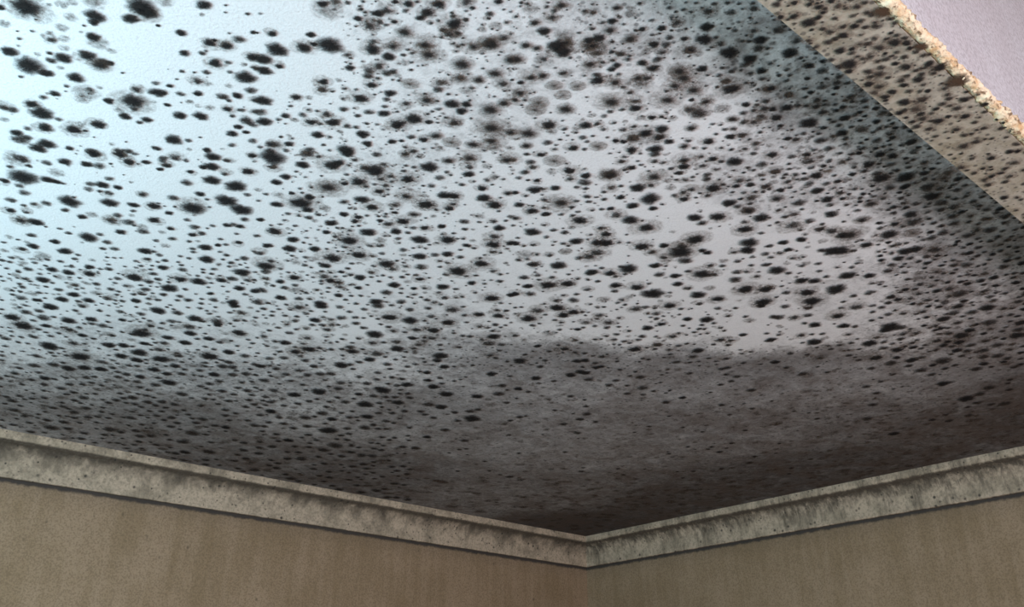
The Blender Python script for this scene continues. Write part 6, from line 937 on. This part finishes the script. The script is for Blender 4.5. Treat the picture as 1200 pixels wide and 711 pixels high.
977,1021,2.9 786,581,2.9 1134,1448,2.9 465,672,2.9f 397,736,2.9 741,1332,2.9f 515,1984,2.9 1472,500,2.9 505,768,2.9f 761,957,2.9 731,409,2.9f
488,1064,2.9q 518,715,2.9 538,1135,2.9 912,552,2.9 764,944,2.9f 590,473,2.9f 476,761,2.9f 585,1303,2.9f 1095,703,2.9f 1034,1013,2.9 906,601,2.9q
1153,1039,2.9 888,806,2.8f 528,722,2.8f 724,994,2.8f 1487,1091,2.8 705,400,2.8 407,1479,2.8 362,2065,2.8 729,757,2.8f 613,918,2.8 1161,748,2.8
1664,915,2.8 1110,1400,2.8 524,578,2.8f 485,1051,2.8 550,739,2.8 1337,1186,2.8 275,829,2.8 501,875,2.8f 252,789,2.8 1346,1174,2.8 1122,1369,2.8
600,1152,2.8f 822,1098,2.8 532,658,2.8 1485,1048,2.8 1181,503,2.8d 466,1935,2.8 631,594,2.8q 1596,942,2.8f 1413,1101,2.8 807,686,2.8 819,1174,2.8
485,1431,2.8 627,1181,2.8 542,639,2.8 140,931,2.8 444,602,2.8f 673,446,2.8f 675,579,2.8q 529,541,2.8 215,1184,2.8f 577,649,2.8q 698,1380,2.8
636,727,2.8f 1458,1038,2.8f 585,717,2.8q 257,800,2.8 1553,482,2.8f 571,862,2.8q 752,398,2.8q 917,1199,2.8f 1488,402,2.8f 415,926,2.8f 569,509,2.8
966,380,2.8 482,1874,2.7 407,682,2.7q 838,556,2.7f 632,512,2.7f 479,1864,2.7 406,718,2.7 1198,995,2.7 503,781,2.7 1570,902,2.7 466,1864,2.7
841,530,2.7q 1117,1243,2.7 788,1409,2.7f 654,1026,2.7 366,1944,2.7f 787,575,2.7f 853,712,2.7 1449,994,2.7 835,453,2.7 1262,638,2.7f 720,1625,2.7f
849,604,2.7 494,618,2.7 1018,862,2.7f 702,389,2.7f 768,548,2.7q 452,755,2.7q 557,835,2.7 435,865,2.7 1338,1065,2.7 632,553,2.7q 363,717,2.7f
547,1091,2.7 1278,1115,2.7 851,1172,2.7f 939,458,2.7f 753,961,2.7 796,1529,2.7 830,471,2.7 754,506,2.7 624,966,2.7 923,1088,2.7f 842,766,2.7
932,502,2.7 1134,1225,2.7 1515,706,2.7 835,979,2.7f 677,1282,2.7 493,566,2.7q 469,861,2.7q 948,491,2.7 534,921,2.7f 881,1170,2.6 787,747,2.6f
353,684,2.6 536,697,2.6 671,497,2.6f 296,1144,2.6 384,1849,2.6 382,697,2.6 1409,940,2.6 657,1085,2.6 820,428,2.6 508,876,2.6f 935,407,2.6 669,685,2.6
1177,1132,2.6 411,1803,2.6 1269,1050,2.6 1403,715,2.6 1036,818,2.6 472,1508,2.6 407,781,2.6 1092,1099,2.6 538,947,2.6f 636,1053,2.6 559,1117,2.6
577,665,2.6f 1149,1054,2.6f 645,531,2.6q 474,616,2.6f 98,908,2.6f 801,661,2.6f 1166,1108,2.6f 708,649,2.6 580,815,2.6f 736,569,2.6 1363,930,2.6
260,1130,2.6 1339,939,2.6 462,788,2.6 300,806,2.6d 1371,905,2.6 1369,515,2.6d 1500,791,2.6f 508,616,2.6 1304,955,2.6 487,718,2.6f 741,384,2.6
1542,744,2.5 1245,996,2.5f 592,1432,2.5 1119,1110,2.5f 363,1562,2.5 681,803,2.5 419,1514,2.5 866,1327,2.5 1081,1134,2.5 1348,723,2.5f 804,878,2.5
858,563,2.5q 623,491,2.5 680,1342,2.5 491,651,2.5 593,924,2.5 1336,762,2.5 712,817,2.5 603,813,2.5 866,822,2.5f 579,931,2.5 321,1779,2.5 1037,1151,2.5f
412,1698,2.5f 988,1114,2.5 439,1673,2.5f 959,1211,2.5 385,739,2.5f 690,836,2.5 692,461,2.5f 488,665,2.5 1265,937,2.5 1160,1029,2.5f 561,790,2.5
1413,803,2.5 591,534,2.5 862,685,2.5 865,497,2.5 565,518,2.5f 1291,895,2.5f 479,727,2.5 350,1482,2.5 535,856,2.5 455,970,2.5 678,1099,2.5 1169,419,2.5
664,489,2.5 507,719,2.5 537,558,2.5q 864,454,2.5 420,1478,2.5f 911,571,2.5 744,1037,2.5f 604,503,2.4q 682,630,2.4 287,1216,2.4 563,732,2.4
453,1375,2.4f 654,463,2.4 963,1035,2.4f 1080,445,2.4d 369,688,2.4 667,1391,2.4 383,719,2.4 692,842,2.4f 1351,789,2.4 624,668,2.4 658,459,2.4
935,1146,2.4 624,1417,2.4f 634,782,2.4f 949,1123,2.4f 591,621,2.4f 642,848,2.4f 831,682,2.4f 581,924,2.4 178,1436,2.4 406,1404,2.4 624,929,2.4
585,752,2.4 438,1548,2.4f 452,787,2.4 254,1707,2.4 917,1125,2.4 1144,925,2.4 571,1182,2.4f 854,1178,2.4 947,538,2.4 1193,880,2.4f 787,1235,2.4f
597,687,2.4 691,393,2.4f 981,1063,2.4 800,878,2.4f 711,506,2.4 426,792,2.4q 665,1059,2.4f 693,1105,2.4 646,868,2.4 1105,928,2.4 806,859,2.4
639,1333,2.3 915,755,2.3 661,532,2.3 157,1095,2.3f 901,1098,2.3f 1188,559,2.3 1414,642,2.3 538,663,2.3q 222,1149,2.3 462,804,2.3f 799,582,2.3
503,793,2.3f 568,656,2.3 1145,859,2.3 576,1197,2.3f 1609,451,2.3 185,1056,2.3 761,594,2.3 764,518,2.3 721,697,2.3f 627,449,2.3f 1065,903,2.3
594,1315,2.3 748,802,2.3f 707,1114,2.3f 658,727,2.3f 473,591,2.3f 323,1548,2.3 623,463,2.3f 773,545,2.3f 1276,713,2.3f 771,1149,2.3 419,721,2.3f
506,556,2.3 271,1586,2.3 543,645,2.3 713,766,2.3 608,1287,2.3 872,677,2.3f 444,643,2.3f 573,653,2.3 862,1045,2.3 899,754,2.3 892,1016,2.3 732,1152,2.3
776,1111,2.2 736,868,2.2 83,993,2.2 357,678,2.2f 470,1003,2.2 893,1003,2.2f 982,922,2.2 578,635,2.2f 970,930,2.2 553,535,2.2 746,1125,2.2f 697,962,2.2f
635,732,2.2 284,994,2.2 681,1173,2.2f 289,923,2.2f 531,731,2.2f 788,1077,2.2f 515,546,2.2 639,436,2.2q 503,960,2.2f 645,852,2.2 640,1192,2.2
1322,458,2.2 701,513,2.2 639,1182,2.2f 983,764,2.2 94,958,2.2 448,699,2.2q 642,542,2.2 633,954,2.2f 897,570,2.2 840,900,2.2 557,796,2.2 628,1158,2.2
918,899,2.2f 121,1170,2.2f 381,728,2.2f 572,1190,2.1 362,1372,2.1 730,1035,2.1f 578,613,2.1 570,703,2.1 653,863,2.1f 703,845,2.1 450,1002,2.1f
544,615,2.1 930,858,2.1f 509,604,2.1f 852,447,2.1f 530,787,2.1 837,935,2.1 755,1006,2.1 726,1031,2.1f 379,670,2.1 483,914,2.1f 422,766,2.1 519,789,2.1f
638,613,2.1 847,915,2.1 789,963,2.1f 948,823,2.1f 568,694,2.1 681,781,2.1 493,809,2.1 748,737,2.1 714,705,2.1 701,1028,2.1 733,386,2.1f 870,875,2.1f
1001,756,2.1 586,1119,2.1f 514,614,2.1 906,838,2.1 595,872,2.1 1098,665,2.1 886,768,2.1 427,821,2.1 573,1120,2.1 575,1114,2.1 758,480,2.1 356,680,2.1f
552,510,2.1q 633,701,2.1 775,495,2.1f 837,478,2.1 713,682,2.1 668,430,2.1 1345,424,2.1d 670,1008,2.1f 559,1105,2.1 754,585,2.0 448,892,2.0f 483,722,2.0
409,669,2.0 1001,697,2.0 511,670,2.0f 549,723,2.0 240,1293,2.0f 785,876,2.0 656,465,2.0 872,783,2.0f 628,996,2.0 868,783,2.0f 845,803,2.0f 490,932,2.0
675,701,2.0f 373,722,2.0 767,608,2.0 559,657,2.0 672,444,2.0f 139,1317,2.0f 661,947,2.0 521,1069,2.0 585,1013,2.0 433,753,2.0f 538,557,2.0f
420,677,2.0f 1002,641,2.0f 486,1092,2.0 482,594,2.0 610,976,2.0 546,988,2.0f 488,1067,2.0 520,671,1.9f 620,734,1.9 858,736,1.9 351,947,1.9 662,448,1.9f
776,791,1.9 767,810,1.9 791,786,1.9f 913,676,1.9 544,852,1.9f 487,1041,1.9 627,918,1.9 599,939,1.9 255,1238,1.9f 803,663,1.9 638,898,1.9 934,624,1.9f
535,973,1.9 668,849,1.9f 940,610,1.9f 658,852,1.9 820,711,1.9 528,965,1.9 496,991,1.9f 485,1000,1.9f 361,1107,1.9 431,734,1.9f 1020,523,1.9
355,1104,1.9 870,652,1.9f 527,668,1.9 555,909,1.9 907,601,1.9 915,514,1.8 447,991,1.8f 684,458,1.8 794,685,1.8 525,918,1.8 635,450,1.8 488,670,1.8f
422,642,1.8f 573,861,1.8 496,929,1.8 508,912,1.8 685,754,1.8f 728,715,1.8 674,758,1.8 519,890,1.8 835,613,1.8 707,431,1.8 537,586,1.8 492,699,1.8f
531,876,1.8 445,942,1.8f 530,865,1.8 779,638,1.8 465,912,1.8 857,564,1.8 612,773,1.8 764,637,1.8 490,872,1.8f 499,863,1.8f 452,753,1.8 402,948,1.8
828,574,1.8 675,581,1.8 733,652,1.8 561,797,1.8 931,472,1.7f 595,765,1.7f 436,904,1.7f 515,578,1.7f 701,662,1.7 713,651,1.7 696,664,1.7f 469,861,1.7
625,586,1.7f 835,537,1.7 840,529,1.7 504,821,1.7f 397,914,1.7 449,773,1.7 837,519,1.7f 864,492,1.7f 437,860,1.7f 716,544,1.7f 392,898,1.7 395,895,1.7f
689,635,1.7 510,788,1.7f 969,383,1.7d 420,661,1.7f 431,620,1.7f 586,715,1.7 822,505,1.7f 769,549,1.7 571,722,1.7 653,475,1.7 472,805,1.7f 700,436,1.7f
435,835,1.7 748,487,1.7f 597,691,1.7f 426,813,1.7 369,889,1.7f 723,570,1.7 522,536,1.7 551,626,1.7f 530,734,1.7f 392,697,1.7 370,668,1.7 509,741,1.7f
807,478,1.6f 508,732,1.6 576,654,1.6f 720,541,1.6 427,794,1.6 842,428,1.6f 429,788,1.6 245,940,1.6 576,650,1.6 764,482,1.6 630,596,1.6 536,557,1.6
767,472,1.6 601,614,1.6f 496,705,1.6f 376,735,1.6f 757,473,1.6 540,663,1.6 623,590,1.6 620,590,1.6f 435,751,1.6 492,569,1.6f 628,573,1.6f 648,556,1.6
493,690,1.6f 673,532,1.6f 752,399,1.6 677,523,1.6 618,573,1.6f 574,507,1.6 631,554,1.6 689,501,1.6f 641,536,1.6f 655,523,1.6f 644,531,1.6 557,520,1.6
449,700,1.6 623,546,1.6 689,488,1.6 628,534,1.5 570,583,1.5 505,637,1.5f 512,623,1.5 420,702,1.5 626,521,1.5 529,596,1.5 525,596,1.5 480,635,1.5
388,705,1.5 572,540,1.5 576,537,1.5f 406,683,1.5 482,615,1.5 606,503,1.5 409,672,1.5f 667,437,1.5f 564,526,1.5f 686,416,1.5f 528,555,1.5 627,466,1.5f
378,677,1.5f 493,568,1.5 589,482,1.5f 640,434,1.5 553,510,1.5 473,577,1.5f 393,647,1.5f
"""
HEADER_SPOTS = """
792,329,17.2q 913,262,15.2b 834,316,15.0q 874,265,14.8q 1045,314,14.0q 969,311,13.4q 798,279,13.1q 915,305,13.0q 926,319,12.7q 845,289,12.3q
744,265,12.3b 951,322,12.0q 793,294,12.0q 962,285,11.8q 746,310,11.8q 1302,334,11.7q 1090,337,11.4q 841,333,11.4q 1047,299,11.1q 985,286,11.0q
1132,286,10.8q 854,326,10.7q 1099,302,10.6q 1171,279,10.4q 876,331,10.3q 860,336,10.3q 940,319,10.2q 863,304,10.2q 730,316,10.1q 792,329,10.1d
1160,331,9.9q 1161,303,9.8q 918,335,9.8q 800,308,9.7q 778,299,9.5q 1003,304,9.5q 976,326,9.5q 700,324,9.5d 1026,280,9.5q 1142,319,9.5q 831,324,9.4q
803,336,9.3q 929,317,9.3f 734,303,9.3q 742,295,9.3q 759,280,9.3q 1137,300,9.2q 903,321,9.2d 1144,329,9.2q 681,329,9.2q 826,263,9.1b 937,283,9.1q
689,305,9.0q 703,291,9.0q 718,278,9.0q 915,278,8.9q 799,268,8.8q 834,316,8.8 874,265,8.7d 946,333,8.6q 1080,319,8.5q 704,277,8.5q 1109,273,8.3q
1117,332,8.3q 1281,326,8.2q 1045,314,8.2 721,320,8.2q 1043,267,8.2q 876,291,8.1d 1092,267,8.1q 725,339,7.9q 969,311,7.9d 842,268,7.9q 950,289,7.9q
1144,308,7.8q 637,332,7.8q 798,279,7.7d 796,315,7.7q 665,318,7.7q 915,305,7.6d 952,272,7.6d 1059,260,7.6q 691,292,7.5q 926,319,7.5 859,285,7.4q
863,276,7.4q 820,322,7.3 1258,333,7.3q 1045,260,7.3q 788,340,7.3 845,289,7.3d 1115,319,7.2q 734,276,7.2q 960,334,7.2 672,339,7.2q 772,315,7.2q
1211,331,7.1d 1026,296,7.1q 776,290,7.1q 951,322,7.1 765,325,7.1d 671,304,7.1q 928,281,7.1q 793,294,7.0 743,326,7.0 962,285,7.0 746,310,6.9d
1302,334,6.9 786,282,6.9q 674,299,6.8q 1160,285,6.8q 819,272,6.8q 874,321,6.8d 879,274,6.8q 1090,337,6.7 841,333,6.7d 739,340,6.7q 678,294,6.7q
940,293,6.7 653,332,6.6 813,306,6.6q 955,264,6.6q 859,270,6.6d 1224,319,6.6q 1067,270,6.6q 1047,299,6.5 809,271,6.5d 712,288,6.5q 985,286,6.5d
1022,303,6.5 815,298,6.4 940,264,6.4q 873,306,6.4d 772,305,6.4q 1132,286,6.3 918,328,6.3 854,326,6.3 890,291,6.3q 1170,313,6.3 778,318,6.2
1099,302,6.2d 1102,280,6.2d 1023,288,6.2q 1171,279,6.1 744,318,6.1 678,309,6.1q 876,331,6.1d 860,336,6.0 940,319,6.0d 888,308,6.0 863,304,6.0
730,316,6.0 759,297,5.9q 1160,331,5.8 825,309,5.8 933,334,5.8q 1161,303,5.8 870,284,5.8 761,264,5.8q 918,335,5.8d 771,339,5.7 1175,285,5.7q 800,308,5.7
828,283,5.7 997,328,5.7 1126,313,5.7q 710,269,5.7 778,299,5.6d 1003,304,5.6 976,326,5.6 1000,275,5.6q 1026,280,5.6 1142,319,5.6d 1006,283,5.5
979,260,5.5d 831,324,5.5 803,336,5.5d 909,273,5.5q 1218,304,5.5q 734,303,5.5 742,295,5.5d 759,280,5.5 1195,298,5.5 831,295,5.4d 977,293,5.4q
1137,300,5.4 740,286,5.4 1144,329,5.4 681,329,5.4d 937,283,5.3 788,317,5.3q 699,306,5.3q 860,280,5.3q 689,305,5.3d 703,291,5.3 718,278,5.3 753,288,5.3
915,278,5.2 970,299,5.2d 753,278,5.2q 845,263,5.2q 994,266,5.2 799,268,5.2 860,296,5.1 944,302,5.1d 946,333,5.1d 702,313,5.1d 1080,319,5.0
1119,266,5.0d 704,277,5.0 727,288,4.9 1109,273,4.9d 1055,283,4.9 948,309,4.9 1117,332,4.9 1281,326,4.9d 1288,334,4.8q 721,320,4.8 1043,267,4.8
789,272,4.8 972,273,4.8q 1092,267,4.7 716,302,4.7 741,275,4.7 1234,317,4.7 719,270,4.7 725,339,4.6 842,268,4.6 657,314,4.6 950,289,4.6 1144,308,4.6d
905,293,4.6d 637,332,4.6 770,264,4.6 796,315,4.5 665,318,4.5d 1103,335,4.5 830,271,4.5 1059,260,4.5 650,325,4.4 691,292,4.4d 847,312,4.4 859,285,4.4
863,276,4.4 683,303,4.3q 1051,334,4.3 1258,333,4.3 1045,260,4.3 1014,319,4.3q 814,285,4.3 1115,319,4.2d 734,276,4.2 672,339,4.2d 772,315,4.2d
1034,260,4.2d 962,317,4.2 1026,296,4.2 898,299,4.2 776,290,4.2 671,304,4.2 928,281,4.2 1021,262,4.1d 786,282,4.0 664,338,4.0 998,315,4.0 674,299,4.0
1160,285,4.0 819,272,4.0d 879,274,4.0 739,340,3.9 678,294,3.9 696,302,3.9 883,334,3.9d 813,306,3.9 955,264,3.9 1224,319,3.9 1067,270,3.9 712,288,3.8
1119,311,3.8 955,257,3.8 1269,320,3.8q 940,264,3.8d 772,305,3.7 781,274,3.7d 890,291,3.7 1023,288,3.6 1063,334,3.6 816,291,3.6 678,309,3.6d
1050,289,3.5 759,297,3.5 911,313,3.4q 828,334,3.4 933,334,3.4d 691,335,3.4 807,294,3.4d 761,264,3.4d 1175,285,3.4d 1126,313,3.3d 1000,275,3.3
1007,310,3.3q 1073,316,3.3 713,328,3.2d 909,273,3.2 989,295,3.2q 1218,304,3.2 1059,323,3.2d 977,293,3.2 987,273,3.2q 903,276,3.2 788,317,3.1
699,306,3.1d 860,280,3.1 802,317,3.1 753,278,3.1 845,263,3.1 1002,335,3.1 1086,300,3.0d 685,299,3.0q 1130,322,3.0 680,336,3.0 957,327,3.0 872,272,3.0
730,340,2.9 1288,334,2.8 972,273,2.8 677,305,2.7 685,289,2.7q 888,271,2.6 683,303,2.5d 1014,319,2.5 1237,336,2.5 785,306,2.5 757,271,2.4 664,325,2.4
711,314,2.3 1065,292,2.2 1269,320,2.2 773,268,2.2 911,313,2.0 1004,309,2.0 1007,310,1.9d 989,295,1.9d 987,273,1.9 934,305,1.8d 924,305,1.8d 944,277,1.8
685,299,1.8 850,282,1.8d 728,283,1.7 781,304,1.7 708,287,1.6 647,322,1.6d 685,289,1.6
"""
def parse(s):
    out = []
    for t in s.split():
        k = 'm'
        if t[-1].isalpha(): k = t[-1]; t = t[:-1]
        a = t.split(','); out.append((float(a[0]) / 1000, float(a[1]) / 1000, float(a[2]) / 1000, k))
    return out
RT = [0, .30, .52, .70, .84, 1.0]
DENS = {'q': [.24, .24, .23, .22, .17, 0], 'm': [.88, .80, .60, .33, .13, 0], 'd': [1.08, 1.0, .84, .52, .21, 0], 'h': [1.1, .88, .50, .30, .19, 0],
        'g': [.85, .50, .40, .38, .34, 0], 'f': [.42, .38, .30, .22, .12, 0], 'b': [1.0, .95, .8, .55, .25, 0], 'o': [.9, .8, .6, .4, .2, 0]}
TONE = {'q': [1] * 6, 'm': [.1, .1, .15, .25, .4, .5], 'd': [0, 0, .05, .1, .25, .4], 'h': [0, .1, .5, .8, 1, 1],
        'g': [.1, .7, .9, 1, .9, .8], 'f': [.4, .5, .6, .7, .8, .8], 'b': [1, 1, 1, 1, 1, 1], 'o': [.9, .9, 1, 1, 1, 1]}
# colonies are a little longer across the camera's viewing direction
ex = (math.sin(math.radians(48.8)), -math.cos(math.radians(48.8))); ey = (-ex[1], ex[0])
def colony(V, F, G, x, y, r, k, z, seg=None):
    seg = seg or (22 if r > .012 else 14 if r > .006 else 10)
    base = len(V)
    far = min(1, max(0, (math.hypot(x, y) - 1.0) / 1.3)); r *= 1 + .16 * far
    sq = rnd.uniform(.78, .94) * (1 + .32 * far); an = rnd.uniform(-.18, .18); ca, sa = math.cos(an), math.sin(an)
    ph = rnd.uniform(0, 99)
    lob = {'d': .26, 'h': .10, 'g': .07, 'b': .3}.get(k, .2)
    dome = min(.0012, r * .08)
    V.append((x, y, z - dome)); G.append((DENS[k][0], TONE[k][0], .8 if k == 'b' else 0))
    for i in range(1, len(RT)):
        for s in range(seg):
            a = 2 * math.pi * s / seg
            o = 1 + lob * mn.noise(Vector((math.cos(a) * 1.3 + ph, math.sin(a) * 1.3, r * 50))) \
                  + lob * .7 * mn.noise(Vector((math.cos(a) * 3.1 + ph, math.sin(a) * 3.1, 5)))
            rr = r * 1.12 * RT[i] * (1 + (o - 1) * min(1, .35 + RT[i]))
            lx, ly = rr * math.cos(a), rr * math.sin(a) * sq
            lx, ly = lx * ca - ly * sa, lx * sa + ly * ca
            V.append((x + lx * ex[0] + ly * ey[0], y + lx * ex[1] + ly * ey[1], z - dome * (1 - RT[i]**2)))
            G.append((DENS[k][i], TONE[k][i], .8 if k == 'b' else 0))
    for s in range(seg): F.append((base, base + 1 + (s + 1) % seg, base + 1 + s))
    for i in range(1, len(RT) - 1):
        a0 = base + 1 + (i - 1) * seg; b0 = a0 + seg
        for s in range(seg):
            t = (s + 1) % seg
            F.append((a0 + s, a0 + t, b0 + t, b0 + s))
def mould_mesh(name, V, F, G, parent, kind=None, label=None, loc=None):
    me = bpy.data.meshes.new(name)
    if loc: V = [(a - loc[0], b_ - loc[1], c - loc[2]) for a, b_, c in V]
    me.from_pydata(V, [], F); me.update()
    for f_ in me.polygons: f_.use_smooth = True
    at = me.attributes.new('growth', 'FLOAT_COLOR', 'POINT')
    g_ = np.ones((len(V), 4), dtype=np.float32); g_[:, :3] = np.array(G)
    at.data.foreach_set('color', g_.ravel())
    o = link(name, me, M_mould, parent=parent, kind=kind, label=label)
    if loc: o.location = loc
    return o
def grow(spots, z, parent, nbig, small_label):
    spots = sorted(spots, key=lambda s: -s[2] * (0.4 if s[3] in 'fq' else 1) / (0.9 + math.hypot(s[0], s[1])))
    V, F, G = [], [], []
    for i, (x, y, r, k) in enumerate(spots):
        zz = z - .0006 - rnd.uniform(0, .0008) if k not in 'qf' else z - .0002 - rnd.uniform(0, .0003)
        if i < nbig:
            v, f_, g_ = [], [], []
            colony(v, f_, g_, x, y, r, k, zz)
            mould_mesh('mould_colony', v, f_, g_, parent, loc=(x, y, z))
        else:
            colony(V, F, G, x, y, r, k, zz)
    mould_mesh('mould_specks', V, F, G, parent, kind='stuff', label=small_label)
grow(parse(SPOTS), CEIL, ceiling, 99, 'smaller black mould colonies scattered over the ceiling')
grow(parse(HEADER_SPOTS), HZ - .003, hd, 30, 'small black mould specks on the header underside')
